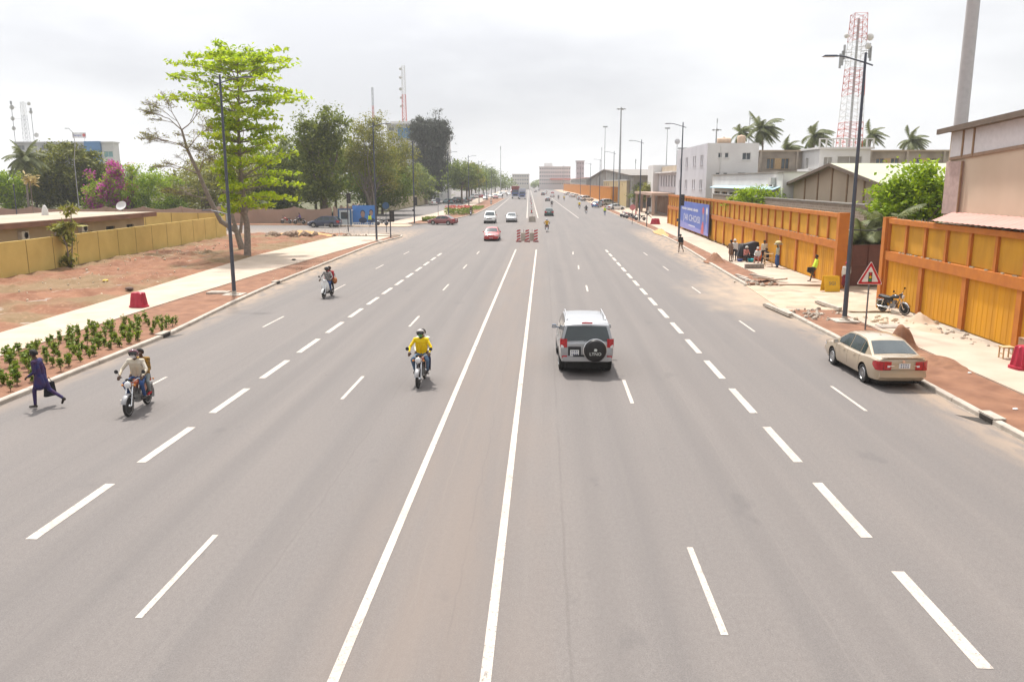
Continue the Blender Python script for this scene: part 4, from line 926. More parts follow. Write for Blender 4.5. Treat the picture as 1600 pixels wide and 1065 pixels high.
def palm(name, label, loc, h, n=20, fl=3.2, lean=(.3, .2), group=None, mat=None, wind=(0, 0), r=.16):
    t = thing(name, label, 'palm tree', loc, 0, group); q = MB(); pts = [Vector((lean[0] * h * .15 * (i / 8) ** 2, lean[1] * h * .15 * (i / 8) ** 2, h * i / 8)) for i in range(9)]
    q.tube(pts, [r * (1.25 - .45 * i / 8) for i in range(9)], 9); q.build('trunk', bark_g, t, smooth=60); top = pts[-1]
    for k in range(n):
        az = 2 * PI * k / n + rng.normal() * .2; el = lerp(1.25, -.45, (k * .618) % 1) + rng.normal() * .1; q = MB(); d = Vector((math.cos(az) * math.cos(el), math.sin(az) * math.cos(el), math.sin(el)))
        p = Vector(top); sp = []; L_ = fl * (1 + .12 * rng.normal()); m = 14; vs = []
        for i in range(m + 1):
            sp.append(Vector(p)); d = (d + Vector((wind[0] * .07, wind[1] * .07, -.115))).normalized(); p = p + d * L_ / m
        mi = []; fs = []
        for i in range(2, m + 1):
            for sub in (0, .5):
                if i + sub > m: continue
                a = sp[i - 1].lerp(sp[i], sub) if i <= m else sp[i]; ax = (sp[i] - sp[i - 1]).normalized(); sd_ = ax.cross(Vector((0, 0, 1))); sd_ = sd_.normalized() if sd_.length > .1 else Vector((1, 0, 0))
                ln = fl * .26 * math.sin(PI * min(1, (i + .5 * sub) / (m + 1)) ** .7) + .10
                for s in (-1, 1):
                    e = a + sd_ * s * ln * .8 + ax * ln * .45 - Vector((0, 0, ln * (.45 + .2 * rng.random()))); wv = ax * .085 * fl / 3; o = len(vs)
                    vs += [a - wv, a + wv, e]; fs.append((o, o + 1, o + 2) if s > 0 else (o + 2, o + 1, o))
        q.add(vs, fs); q.tube(sp, [.035 * (1 - .8 * i / m) for i in range(m + 1)], 4, cap=False)
        o = q.build('frond', mat or lf_palm, t); a = o.data.attributes.new('rnd', 'FLOAT', 'FACE'); a.data.foreach_set('value', np.clip(rng.normal(.5, .2, len(o.data.polygons)) - (.25 if el < 0 else 0), 0, 1))
    return t
def tiered_tree():
    """tall young tree with flat whorls of branches, fresh lime leaves"""
    t = thing('tiered_tree', 'tall tree with flat tiers of lime green leaves beside the left footpath', 'tree', (-26.4, 71.2, .08)); t.scale = (.97, .97, .925); q = MB(); H_ = 18.0
    sp = [Vector((.12 * math.sin(z * .5) + z * .012 - .15 * (z > 3), .05 * math.cos(z * .7), z)) for z in np.linspace(-.1, H_, 19)]; rad = [lerp(.34, .035, (i / 18) ** .8) for i in range(19)]; q.tube(sp, rad, 12); q.ball((-.05, -.1, 4.3), (.45, .42, .5), 12); q.build('trunk', bark_g, t, smooth=60)
    br = MB(); P = []
    def at(z): return sp[0].lerp(sp[0], 0) if z <= 0 else Vector((float(np.interp(z, [p.z for p in sp], [p.x for p in sp])), float(np.interp(z, [p.z for p in sp], [p.y for p in sp])), z))
    tiers = [(4.4, 3.4, 4), (5.3, 4.2, 6), (6.3, 4.6, 6), (7.4, 4.8, 7), (8.5, 4.6, 7), (9.6, 4.2, 6), (10.7, 4.8, 7), (11.7, 3.8, 6), (12.5, 4.4, 6), (13.4, 6.1, 8), (14.2, 5.6, 7), (15.2, 4.6, 6), (16.3, 5.8, 8), (17.0, 5.2, 7), (17.6, 4.2, 7), (18.1, 2.6, 6)]
    for z, rr, k in tiers:
        a0 = rng.random() * 6.28
        for i in range(k):
            a = a0 + 2 * PI * i / k + rng.normal() * .25; L_ = rr * rng.uniform(.55, 1.15)
            if z < 12.8 and math.cos(a) < -.1: L_ *= .42
            b0 = at(z - .2); e = b0 + Vector((math.cos(a) * L_, math.sin(a) * L_, .14 * L_ + .45 * rng.normal())); pts = []
            for s in range(7):
                u = s / 6; pts.append(b0.lerp(e, u) + Vector((rng.normal() * .06, rng.normal() * .06, .30 * math.sin(PI * u) * (L_ / 5))))
            br.tube(pts, [lerp(.075 * (1.2 - z / 30), .012, s / 6) for s in range(7)], 5, cap=False)
            for s in range(2, 7):
                for side in (-1, 1):
                    ln = rng.uniform(.5, 1.25) * (1.15 - .08 * s); da = a + side * rng.uniform(.5, 1.1); e2 = pts[s] + Vector((math.cos(da) * ln, math.sin(da) * ln, rng.uniform(.0, .25))); br.tube([pts[s], e2], [.016, .006], 3, cap=False)
                    for c in (e2, pts[s].lerp(e2, .55)):
                        m = int(rng.integers(4, 9)); P.append(np.array(c) + rng.normal(size=(m, 3)) * np.array([.26, .26, .13]) + np.array([0, 0, .06]))
    br.build('branches', bark_g, t, smooth=60); leaf_cloud('crown', np.concatenate(P), .30, lf_lime, t, .35, aspect=1.8)
    return t
def bare_tree():
    t = thing('bare_tree', 'nearly leafless tree forking out to the left behind the lime green tree', 'tree', (-28.9, 76.8, .08)); q = MB(); tw = MB(); P = []
    def grow(a, d, L_, r, lv, flatz):
        d = d.normalized(); e = a + d * L_; limb(q if r > .035 else tw, a, e, r, max(.009, r * .60), .05, 6 if r > .035 else 3, 4)
        if lv == 0: P.append(e); return
        for i in range(3 if lv > 1 else 4):
            nd = d + Vector((rng.normal() * .42, rng.normal() * .42, rng.normal() * .22)); nd.z = nd.z * flatz + .05
            grow(a.lerp(e, (1.0, 1.0, .6, .4)[i]), nd, L_ * rng.uniform(.55, .78), max(.013, r * .60), lv - 1, flatz)
    st = [Vector(p) for p in ((0, 0, -.1), (-.45, 0, 1.8), (-1.9, 0, 2.7), (-2.9, .1, 4.8), (-3.8, .1, 7.2), (-4.7, .1, 9.4), (-5.1, .1, 11.2))]; q.tube(st, [.33, .29, .24, .20, .17, .13, .09], 10)
    q.tube([Vector(p) for p in ((-.4, 0, 1.7), (-.7, .1, 2.6), (-1.0, .2, 4.0), (-1.5, .3, 5.6), (-1.9, .3, 7.4))], [.2, .18, .15, .12, .08], 8)
    q.tube([Vector(p) for p in ((-.1, 0, 1.6), (.2, .2, 4), (.35, .4, 7), (.3, .5, 10))], [.16, .13, .10, .06], 7)
    for p, d, L_, r in ((st[4], (-1, .2, .30), 2.6, .08), (st[4], (.5, -.6, .55), 2.2, .07), (st[5], (-1, -.1, .45), 2.5, .08), (st[5], (.2, .7, .6), 2.2, .07), (st[6], (-.7, .1, .6), 2.2, .07), (st[6], (.7, .2, .7), 2.2, .07), (st[6], (-.1, -.6, .7), 2.0, .06), (st[3], (-1, .1, .22), 2.4, .07), (Vector((-1.9, .3, 7.4)), (-.5, .1, .8), 2.2, .06), (Vector((.3, .5, 10)), (.1, .2, .8), 2.0, .05), (Vector((.3, .5, 10)), (-.6, .2, .6), 2.0, .05)):
        grow(p, Vector(d), L_ * (.72 if d[0] < -.4 else .85), r * .9, 5, .62)
    q.build('trunk', bark_g, t, smooth=60); tw.build('twigs', bark_g, t, smooth=60)
    pp = np.array([tuple(p) for p in P]); print('bare tips', len(pp)); pp = pp[rng.permutation(len(pp))[:len(pp) // 2]]; pp = np.repeat(pp, 2, 0) + rng.normal(size=(len(pp) * 2, 3)) * .14; leaf_cloud('leaves', pp, .13, lf_olive, t, .4); return t
tiered_tree(); bare_tree()
g1 = 'trees behind the pink boundary wall'
tree('mango_tree', 'broad dome-crowned dark green tree behind the flat-roofed house', (-83.3, 142, 0), 5, .45, [(0, 0, 7.9, 6.2, 5, 5.2), (-3.0, -1, 6.4, 4.0, 3.5, 3.9), (3.4, -.5, 6.2, 3.9, 3.2, 4.0)], lf_mango, 420, 74, .55, .36, g1, shell=.72)
tree('yellow_green_tree', 'bright yellow-green tree cut by the left edge of the picture', (-91, 136, 0), 3, .25, [(0, 0, 4.6, 2.6, 2.6, 3.6)], lf_bright, 110, 60, .45, .30, g1)
tree('bougainvillea', 'bougainvillea bush with magenta flowers and lime leaves behind the pink wall', (-68.0, 132, 0), 2.2, .2, [(-3.8, 0, 3.8, 3.8, 2.4, 3.4), (.3, 0, 5.6, 4.0, 2.6, 3.9), (4.4, 0, 4.8, 3.6, 2.4, 4.0)], lf_bright, 300, 60, .42, .24, g1, shell=.7,
     extra=[('flowers', fl_mag, 1.6, .28, lambda c: (c[:, 0] < .6) & (c[:, 1] < .8) & (np.sin(c[:, 0] * 1.6 + c[:, 2] * 1.2) > -.1)), ('pale_flowers', fl_red, .3, .2, lambda c: (c[:, 0] > -1.5) & (c[:, 0] < 2) & (c[:, 2] > 5) & (np.sin(c[:, 0] * 3) > .3))])
tree('leafy_tree', 'olive leafy tree right of the bougainvillea', (-57.5, 136, 0), 3.6, .25, [(0, 0, 6.0, 3.8, 2.8, 4.0), (4.4, .4, 5.6, 3.6, 2.6, 3.8), (8.0, .4, 4.8, 3.2, 2.4, 3.2)], lf_olive, 170, 55, .5, .28, g1, shell=.45)
tree('leafy_tree', 'feathery grey-green tree rising behind the bare tree', (-58.5, 150, 0), 6.5, .3, [(0, 0, 10.0, 4.8, 3.2, 3.6), (4.6, 0, 9.2, 4.2, 3.0, 3.6), (-4.0, 0, 8.0, 3.6, 2.6, 3.0), (9.0, 0, 8.0, 3.8, 2.8, 3.6)], lf_olive, 170, 50, .65, .26, g1, shell=.4)
tree('round_shrub', 'low grey-green shrub beside the bougainvillea', (-60.5, 131.5, 0), 1.2, .1, [(0, 0, 2.2, 2.2, 1.6, 1.8)], lf_mid, 70, 55, .4, .24, g1)
palm('coconut_palm', 'coconut palm with drooping fronds left of the dome-crowned tree', (-84.4, 131, 0), 10.2, 24, 4.2, (.2, 0))
palm('young_palm', 'low palm with upright fronds right of the dome-crowned tree', (-77.0, 144, 0), 7.6, 16, 3.4, (.1, 0))
palm('young_palm', 'short palm standing just right of the other low palm', (-74.4, 146, 0), 7.0, 14, 3.0, (.1, 0))
palm('garden_palm', 'small feathery palm half hidden behind the bare tree trunk', (-46.5, 131, 0), 3.0, 16, 2.6, (.1, 0))
g2 = 'street trees along the junction'
tree('dark_street_tree', 'dark dense tree with a thick trunk behind the navy estate car', (-36.0, 133, 0), 4.6, .55, [(0, 0, 9.5, 3.4, 3.4, 6.0), (-2.2, 0, 13.6, 2.6, 2.6, 4.0), (1.8, .5, 14.8, 2.8, 2.6, 3.8), (-.5, 0, 5.4, 3.4, 3.0, 2.4)], lf_dark, 340, 60, .6, .34, g2, shell=.5, limbs=20)
tree('dark_street_tree', 'shaded tree filling the gap behind the lime green tree', (-43.5, 140, 0), 5, .4, [(0, 0, 8.5, 3.8, 3.0, 5.5), (-3.6, 0, 7.4, 3, 2.6, 4.2)], lf_dark, 220, 55, .6, .32, g2, shell=.45)
tree('olive_street_tree', 'tall airy olive tree behind the blue poster hoarding', (-31.2, 147, 0), 5.2, .32, [(0, 0, 12.6, 4.0, 3.2, 4.6), (-2.4, 0, 9.2, 3.0, 2.6, 4.0), (2.8, 0, 8.6, 2.8, 2.6, 4.4), (0, 0, 16.2, 2.8, 2.4, 2.0)], lf_olive, 270, 60, .7, .24, g2, shell=.3, limbs=26, bk=bark_g, forks=3, lean=(0, 0))
tree('olive_street_tree', 'second airy olive tree just right of the blue poster hoarding', (-34.2, 166, 0), 5.8, .3, [(3.2, 0, 12.8, 4.2, 3.0, 5.0), (0, 0, 10.6, 2.8, 2.6, 4.0), (6.2, 0, 9.4, 3.4, 2.6, 5.0)], lf_olive, 220, 56, .65, .24, g2, shell=.3, limbs=22, bk=bark_g, forks=2)
tree('green_shrub_tree', 'rounded mid-green tree leaning over the side road wall', (-35.0, 161, 0), 2.8, .3, [(0, 0, 5.2, 4.0, 3.2, 3.4), (3.6, 0, 6.0, 3.4, 2.8, 4.4), (6.0, 0, 5.2, 2.8, 2.4, 3.4)], lf_mid, 230, 56, .55, .32, g2)
tree('casuarina_tree', 'very dark needle-leaved tree standing alone against the sky', (-36.4, 262, 0), 9, .55, [(0, 0, 15.4, 4.9, 4.2, 8.2), (-2.6, 0, 22.2, 3.1, 2.8, 4.2), (2.9, 0, 21.8, 3.4, 2.8, 4.2), (.4, 0, 9.0, 6.0, 4.6, 6.4)], lf_casu, 460, 66, .80, .55, g2, shell=.45, droop=.35, aspect=5, limbs=24)
palm('roadside_palm', 'slender palm just left of the very dark needle-leaved tree', (-43.6, 258, 0), 16.5, 16, 3.4, (.1, 0))
g3 = 'row of trees far along the left side'
row = [(-24.6, 246, 13.0, 4.4, 'first tree of the far left row, nearest the red flowers', lf_far), (-24.5, 262, 12.2, 4.2, 'second tree of the far left row, yellowish crown', lf_olive), (-26.5, 290, 13.0, 4.4, 'third tree of the far left row', lf_far), (-29, 330, 12.5, 5.0, 'fourth tree of the far left row', lf_far), (-31, 372, 13.5, 5.4, 'fifth tree of the far left row', lf_mid), (-31, 420, 14.5, 6.2, 'sixth tree of the far left row', lf_far), (-28, 470, 14.0, 6.4, 'farthest tree of the far left row', lf_far)]
for x, y, h, r_, lb, m in row:
    tree('roadside_tree', lb, (x, y, 0), h * .45, .35, [(0, 0, h - r_ * .75, r_, r_, r_ * .75), (-r_ * .6, 0, h - r_ * 1.35, r_ * .7, r_ * .7, r_ * .6), (r_ * .6, 0, h - r_ * 1.2, r_ * .7, r_ * .7, r_ * .6)], m, 110, 42, r_ * .15, .50, g3, limbs=9)
# right side
palm('coconut_palm', 'tallest wind-blown coconut palm behind the white office block', (38.8, 148, 0), 15.6, 30, 3.9, (-.2, 0), wind=(1.2, 0))
palm('coconut_palm', 'wind-blown coconut palm just left of the red and white mast', (46.6, 147, 0), 14.2, 28, 3.5, (.3, 0), wind=(1.4, 0))
palm('coconut_palm', 'low coconut palm half hidden behind the white water tanks', (36.6, 158, 0), 15.5, 18, 3.2, (.2, 0), wind=(1.2, 0))
palm('coconut_palm', 'coconut palm between the tallest one and the mast', (43.4, 151, 0), 12.0, 26, 3.2, (.2, 0), wind=(1.2, 0))
palm('coconut_palm', 'coconut palm just right of the red and white mast', (58.3, 152, 0), 14.6, 18, 3.2, (.2, 0), wind=(1.2, 0))
palm('coconut_palm', 'bushy coconut palm above the old flats near the big pole', (68.4, 158, 0), 14.0, 22, 3.6, (.1, 0), wind=(1.2, 0))
tree('round_tree', 'bright green round tree beside the big pole', (26.3, 58.2, 0), 3.0, .3, [(0, 0, 5.5, 2.3, 2.0, 2.0), (-1.8, 0, 4.6, 1.6, 1.6, 1.6), (1.6, 0, 4.5, 1.7, 1.6, 1.8)], lf_bright, 240, 60, .38, .22, shell=.65)
palm('yard_palm', 'grey-green bushy palm behind the gateway', (22.3, 54.2, 0), 3.2, 30, 3.2, (.1, 0))
palm('yard_palm', 'low bushy palm leaning toward the big pole', (24.4, 53.4, 0), 2.9, 28, 3.0, (.1, 0))
palm('yard_palm', 'small bushy palm beside the tall lamp post at the gateway', (20.6, 53.6, 0), 2.8, 20, 2.4, (.1, 0))
tree('bright_bush', 'bright green bush showing above the long orange wall', (21.3, 84, 0), 3.2, .15, [(0, 0, 4.8, 2.0, 1.6, 1.2), (1.8, 0, 4.4, 1.5, 1.3, .9), (-1.4, 0, 4.6, 1.3, 1.3, 1.0)], lf_bright, 90, 50, .3, .2)
tree('forecourt_tree', 'dark bush at the corner of the orange fence', (24.0, 208, 0), 2.0, .15, [(0, 0, 3.6, 2.4, 2.0, 2.6), (2.6, 0, 3.0, 1.8, 1.8, 2.0)], lf_dark, 120, 45, .4, .28)
tree('forecourt_tree', 'pale leafy bush in front of the white offices', (23.6, 183, 0), 2.2, .12, [(0, 0, 4.2, 2.0, 1.6, 1.8)], lf_olive, 70, 45, .4, .26)

# trees filling the background behind the pink wall and the junction
g4 = 'background trees behind the junction'
back = [(-100, 158, 9.5, 4.6, lf_mango, 'dark background tree farthest left'), (-90, 168, 9, 4.4, lf_far, 'background tree left of the far office block'), (-72, 162, 9.5, 5.6, lf_olive, 'background tree behind the bougainvillea'), (-64, 166, 13.0, 6.2, lf_olive, 'hazy olive background tree behind the bare tree'), (-53, 160, 13, 5.8, lf_olive, 'background tree between the bare tree and the lime tree'), (-43, 168, 16.0, 5.4, lf_olive, 'background tree right behind the lime tree'), (-47, 142, 7.0, 3.4, lf_mid, 'low green tree behind the lime tree trunk'), (-41.0, 150, 14.5, 5.0, lf_mid, 'dark background tree behind the navy estate car'), (-33.0, 166, 12.0, 4.0, lf_far, 'background tree behind the airy olive tree'), (-37.0, 188, 13.5, 5.2, lf_mid, 'rounded background tree above the cream wall'), (-39.0, 226, 12, 5.4, lf_dark, 'dark background tree left of the very dark needle-leaved tree'), (-50, 178, 14.5, 6.0, lf_dark, 'tall dark background tree behind the dark dense tree'), (-46, 215, 12, 5.0, lf_far, 'background tree behind the side road wall'), (-38, 240, 11, 5.0, lf_far, 'background tree left of the gatehouse')]
for x, y, h, r_, m, lb in back:
    tree('background_tree', lb, (x, y, 0), h * .4, .3, [(0, 0, h - r_ * .7, r_, r_ * .8, r_ * .75), (-r_ * .55, 0, h - r_ * 1.3, r_ * .8, r_ * .7, r_ * .75), (r_ * .6, 0, h - r_ * 1.25, r_ * .8, r_ * .7, r_ * .75)], m, 150, 46, r_ * .14, .42, g4, limbs=8, shell=.5)
def belt(name, x0, x1, y0, y1, h, n, mat):
    xs = rng.uniform(x0, x1, n); ys = rng.uniform(y0, y1, n); hs = h * rng.uniform(.55, 1.1, n); P = []; q = MB()
    for x, y, hh in zip(xs, ys, hs):
        k = int(70); d = rng.normal(size=(k, 3)); d /= np.linalg.norm(d, axis=1)[:, None]; P.append(np.array((x, y, hh * .6)) + d * np.array([hh * .55, hh * .4, hh * .42]) * rng.uniform(.5, 1, (k, 1))); q.tube([(x, y, 0), (x, y, hh * .5)], [.3, .15], 5, cap=False)
    o = q.build(name, bark); stuff(o); c = leaf_cloud('foliage', np.concatenate(P), 1.5, mat, o, .3); stuff(c)
belt('distant_woodland', -420, -60, 360, 460, 9, 170, lf_far); belt('distant_woodland', 60, 420, 330, 420, 11, 150, lf_far); belt('distant_woodland', -150, -24, 620, 760, 11, 80, lf_far); belt('distant_woodland', -12, 60, 820, 900, 9, 40, lf_far)

# small plants
def sapling(label, loc, h):
    t = thing('wall_shrub', label, 'plant', loc); q = MB(); P = []; 
    for dx, hh in ((-.55, h * .68), (.35, h), (.05, h * .5), (-.2, h * .6)):
        limb(q, (dx * .25, 0, 0), (dx, rng.normal() * .2, hh), .05, .03, .05, 6, 5)
        c = np.array((dx, 0, hh)); P.append(c + rng.normal(size=(60, 3)) * np.array([.28, .28, .2]))
        if hh > h * .9: P.append(np.array((dx * .8, 0, hh * .72)) + rng.normal(size=(70, 3)) * np.array([.35, .3, .22]))
    q.build('stem', bark_g, t, smooth=60); leaf_cloud('leaves', np.concatenate(P + [np.array((-.05, 0, .55)) + rng.normal(size=(110, 3)) * np.array([.25, .25, .3])]), .34, lf_olive, t, .3, aspect=3.5); return t
sapling('straggly three-stemmed plant growing against the yellow wall', (-36.1, 60.2, .1), 4.3)
t = thing('garden_plant', 'thin straw-topped plant behind the flat-roofed house', 'plant', (-64.5, 101, 0)); q = MB(); limb(q, (0, 0, 0), (0, 0, 6.6), .06, .04, .01); q.build('stem', bark_g, t); leaf_cloud('leaves', np.array((0, 0, 6.8)) + rng.normal(size=(90, 3)) * np.array([.45, .4, .3]), .4, fl_straw, t, .3, aspect=3.5)
# seedlings planted in the verge bed
SEED = []
for v in range(4):
    q = MB(); P = []; hs = rng.uniform(.46, .70)
    for k in range(3):
        e = (rng.normal() * .06, rng.normal() * .06, hs * rng.uniform(.7, 1.05)); limb(q, (0, 0, -.04), e, .012, .006, .05, 5, 4)
        for s in range(7): u = rng.uniform(.2, 1); P.append(np.array(e) * u + rng.normal(size=(4, 3)) * np.array([.05, .05, .04]))
    SEED.append((q.mesh('stem', bark), np.concatenate(P)))
seed_leaf = []
for sm_, P in SEED:
    o = leaf_cloud('leaves', P, .12, lf_mid, None, .3, aspect=1.8); seed_leaf.append(o.data); bpy.data.objects.remove(o)
rows = [-16.7, -17.2, -17.75, -18.3, -18.85, -19.4, -19.85]; k = 0
for i, y in enumerate(np.arange(21.0, 36.4, .68)):
    for j, x in enumerate(rows):
        if (j > 4 and y > 34.6) or rng.random() < .06: continue
        px, py = x + rng.normal() * .08, y + rng.normal() * .12; v = int(rng.integers(0, 4))
        s_ = thing('seedling', 'small leafy green seedling planted in the soil bed along the left kerb', 'seedling', (px, py, .10), rng.random() * 6, 'seedlings planted in the left verge bed'); s_.scale = (rng.uniform(.60, .92),) * 3
        put(None, 'stem', SEED[v][0], s_); put(None, 'leaves', seed_leaf[v], s_); k += 1
# planted bed on the far island
def bed(label, loc, rx, ry, h, mat, fl=None):
    t = thing('flower_bed', label, 'plants', loc); d = rng.random((900, 2)) * 2 - 1; P = np.c_[d[:, 0] * rx, d[:, 1] * ry, rng.random(900) ** .7 * h]; leaf_cloud('leaves', P, .32, mat, t, .2, aspect=2.5)
    if fl: P2 = P[:320] * np.array([1, 1, .3]) + np.array([0, 0, h]); leaf_cloud('flowers', P2, .26, fl, t, .2)
    q = MB()
    for p in P[::18]: q.tube([(p[0], p[1], 0), tuple(p)], .012, 3, cap=False)
    q.build('stems', bark, t)
bed('clump of tall green leaves topped by red flowers on the far island', (-17.0, 164, .1), 2.6, 5, 1.3, lf_mid, fl_red)
bed('low dark green plants at the near tip of the far island', (-19.2, 137, .1), .9, 3.0, .5, lf_dark); bed('low green strip of plants behind the red flowers on the island', (-17.0, 198, .1), 2.0, 9, .5, lf_mid)
# ---------------------------------------------------------------- walls and buildings
ochre = M('wall_ochre', (.65, .30, .007), .8, col2=(.49, .215, .014), scale=1.6, bump=.08, bscale=12, stretch=(1, 1, .16), detail=8); ochre_u = M('wall_ochre_upper', (.60, .305, .022), .85, col2=(.46, .225, .018), scale=1.5, stretch=(1, 1, .3), detail=8, bump=.15, bscale=10)
orange = M('wall_orange', (.50, .17, .022), .8, col2=(.41, .13, .02), scale=2, bump=.1, bscale=12); yellowp = M('wall_yellow', (.67, .50, .16), .85, col2=(.57, .41, .12), scale=.6, bump=.12, bscale=8)
yellow_d = M('wall_yellow_joint', (.27, .18, .05), .9); wglass = M('window_glass', (.05, .065, .075), .12, var=.4, scale=.6, spec=.7); shard = M('glass_shards', (.32, .34, .27), .3, var=.4, scale=20)
whitew = M('white_render', (.70, .69, .67), .85, col2=(.60, .58, .57), scale=.35, detail=7); whitew2 = M('lilac_white_render', (.56, .55, .585), .85, col2=(.48, .47, .50), scale=.3, detail=7)
beige = M('beige_render', (.45, .36, .265), .9, col2=(.37, .29, .21), scale=.35, detail=8, bump=.1, bscale=6); pinkish = M('pink_render', (.42, .29, .225), .9, col2=(.34, .235, .18), scale=.4, detail=8)
greyc = M('grey_concrete', (.36, .34, .31), .9, col2=(.22, .20, .18), scale=.5, detail=8, bump=.2, bscale=6); browng = M('gate_brown', (.10, .032, .022), .55, var=.15); timber = M('timber_tan', (.50, .34, .18), .8); frame_w = M('frame_white', (.62, .61, .59), .6); darkin = M('dark_interior', (.025, .023, .022), .9)
steel = M('lamp_steel', (.075, .085, .11), .45, metal=.3, var=.1, pos=False); galv = M('galvanised', (.36, .37, .38), .5, metal=.4, var=.12); mred = M('mast_red', (.50, .085, .045), .6, var=.15); mwhite = M('mast_white', (.66, .66, .65), .6); pinkroof = M('pink_sheet', (.56, .30, .255), .65, col2=(.47, .25, .21), scale=.8); paleroof = M('pale_green_sheet', (.40, .41, .29), .6, col2=(.34, .35, .25), scale=.4)
bluep = M('blue_panel', (.055, .19, .42), .35, var=.2, scale=.15, spec=.6)

def orange_wall(label, p0, p1, bays, h=4.55):
    """boundary wall: ribbed lower sheets between pilasters, a waist beam, plain upper panels between posts, a coping set with glass"""
    d = Vector((p1[0] - p0[0], p1[1] - p0[1], 0)); Ln = d.length; rz = math.atan2(-d.x, d.y); t = thing('boundary_wall', label, 'wall', (p0[0], p0[1], .05), rz); b = Ln / bays
    q = MB(); q.bb(.16, .34, 0, Ln, 0, h - .25); q.build('core', ochre_u, t)
    pl = MB(); nr = 10; vs = []; w_ = b - .34
    for k in range(nr):
        y = k * w_ / nr; s = w_ / nr
        for yy, x in ((y, .10), (y + s * .55, .10), (y + s * .62, .088), (y + s * .88, .088), (y + s * .95, .10)): vs.append((x, yy))
    vs.append((.10, w_)); m = len(vs); V_ = [(x, y, .12) for x, y in vs] + [(x, y, 2.42) for x, y in vs]; pl.add(V_, [(i, m + i, m + i + 1, i + 1) for i in range(m - 1)]); pl.add([(.10, 0, .12), (.10, w_, .12), (.16, w_, .12), (.16, 0, .12), (.10, 0, 2.42), (.10, w_, 2.42), (.16, w_, 2.42), (.16, 0, 2.42)], [(0, 1, 2, 3), (7, 6, 5, 4), (1, 5, 6, 2), (3, 7, 4, 0)]); pm = pl.mesh('sheet_panel', ochre)
    um = MB().bb(.13, .16, 0, b / 2 - .2, 2.92, h - .25).mesh('upper_panel', ochre_u); pim = MB().bb(-.04, .158, -.17, .17, 0, 2.40).mesh('pilaster', orange); pom = MB().bb(.02, .158, -.10, .10, 2.86, h - .25).mesh('upper_post', orange); bm_ = MB().bb(-.07, .155, 0, b, 2.402, 2.86).mesh('waist_beam', orange); cm = MB().bb(-.03, .36, 0, b, h - .248, h).mesh('coping', orange); plm = MB().bb(-.08, .155, -.2, .2, -.1, .14).mesh('pilaster_foot', greyc)
    for i in range(bays + 1):
        o = put(None, 'pilaster', pim, t); o.location = (0, i * b, 0); put(None, 'pilaster_foot', plm, o)
        for k in range(2):
            if i < bays or k == 0: o = put(None, 'upper_post', pom, t); o.location = (0, i * b + k * b / 2, 0)
        if i < bays:
            o = put(None, 'sheet_panel', pm, t); o.location = (0, i * b + .17, 0)
            for k in range(2): o = put(None, 'upper_panel', um, t); o.location = (0, i * b + k * b / 2 + .1, 0)
            o = put(None, 'waist_beam', bm_, t); o.location = (0, i * b, 0); o = put(None, 'coping', cm, t); o.location = (0, i * b, 0)
    q = MB()
    for i in range(int(Ln * 9)):
        y = rng.uniform(0, Ln); x = rng.uniform(.02, .32); hh = rng.uniform(.04, .12); q.box((x, y, h + hh / 2 - .01), (.05, .012, hh), rz=rng.uniform(0, 3), taper=.3)
    for i in range(int(Ln * 2.2)): y = rng.uniform(0, Ln); q.box((.03, y, 2.885), (.07, rng.uniform(.05, .3), .05), rz=rng.normal() * .2)
    stuff(q.build('glass_shards', shard, t)); return t
orange_wall('ochre and orange wall running out of the picture on the right', (18.2, 18.9), (18.2, 43.75), 6)
orange_wall('long ochre and orange wall beyond the gateway, carrying the blue billboard', (18.05, 50.6), (19.3, 128), 18)
for nm, y in (('gate_pillar', 43.95), ('gate_pillar', 50.38)):
    q = MB(); q.bb(-.12, .5, -.2, .2, 0, 4.62); tag(q.build(nm, orange, None, loc=(18.17 if y < 48 else 18.02, y + (.02 if y < 48 else -.02), .04)), 'orange pillar on the near side of the gateway' if y < 48 else 'orange pillar on the far side of the gateway', 'pillar')
def gate_leaf(label, x0, y0, x1, y1):
    d = Vector((x1 - x0, y1 - y0, 0)); t = thing('gate_leaf', label, 'gate', (x0, y0, .12), math.atan2(d.y, d.x)); Ln = d.length
    q = MB(); q.bb(0, Ln, -.02, .02, 0, 2.55)
    q.build('sheet', browng, t)
    for z in (.05, 1.25, 2.45): MB().bb(0, Ln, -.05, -.021, z - .03, z + .05).build('rail', browng, t)
    for x in (.05, Ln / 2, Ln - .05): MB().bb(x - .03, x + .03, -.075, -.051, 0, 2.55).build('stile', browng, t)
gate_leaf('brown sheet metal gate leaf swung inward, seen flat on', 18.75, 50.75, 21.6, 51.5); gate_leaf('brown gate leaf by the near pillar, seen almost edge on', 18.85, 44.1, 20.3, 46.9)

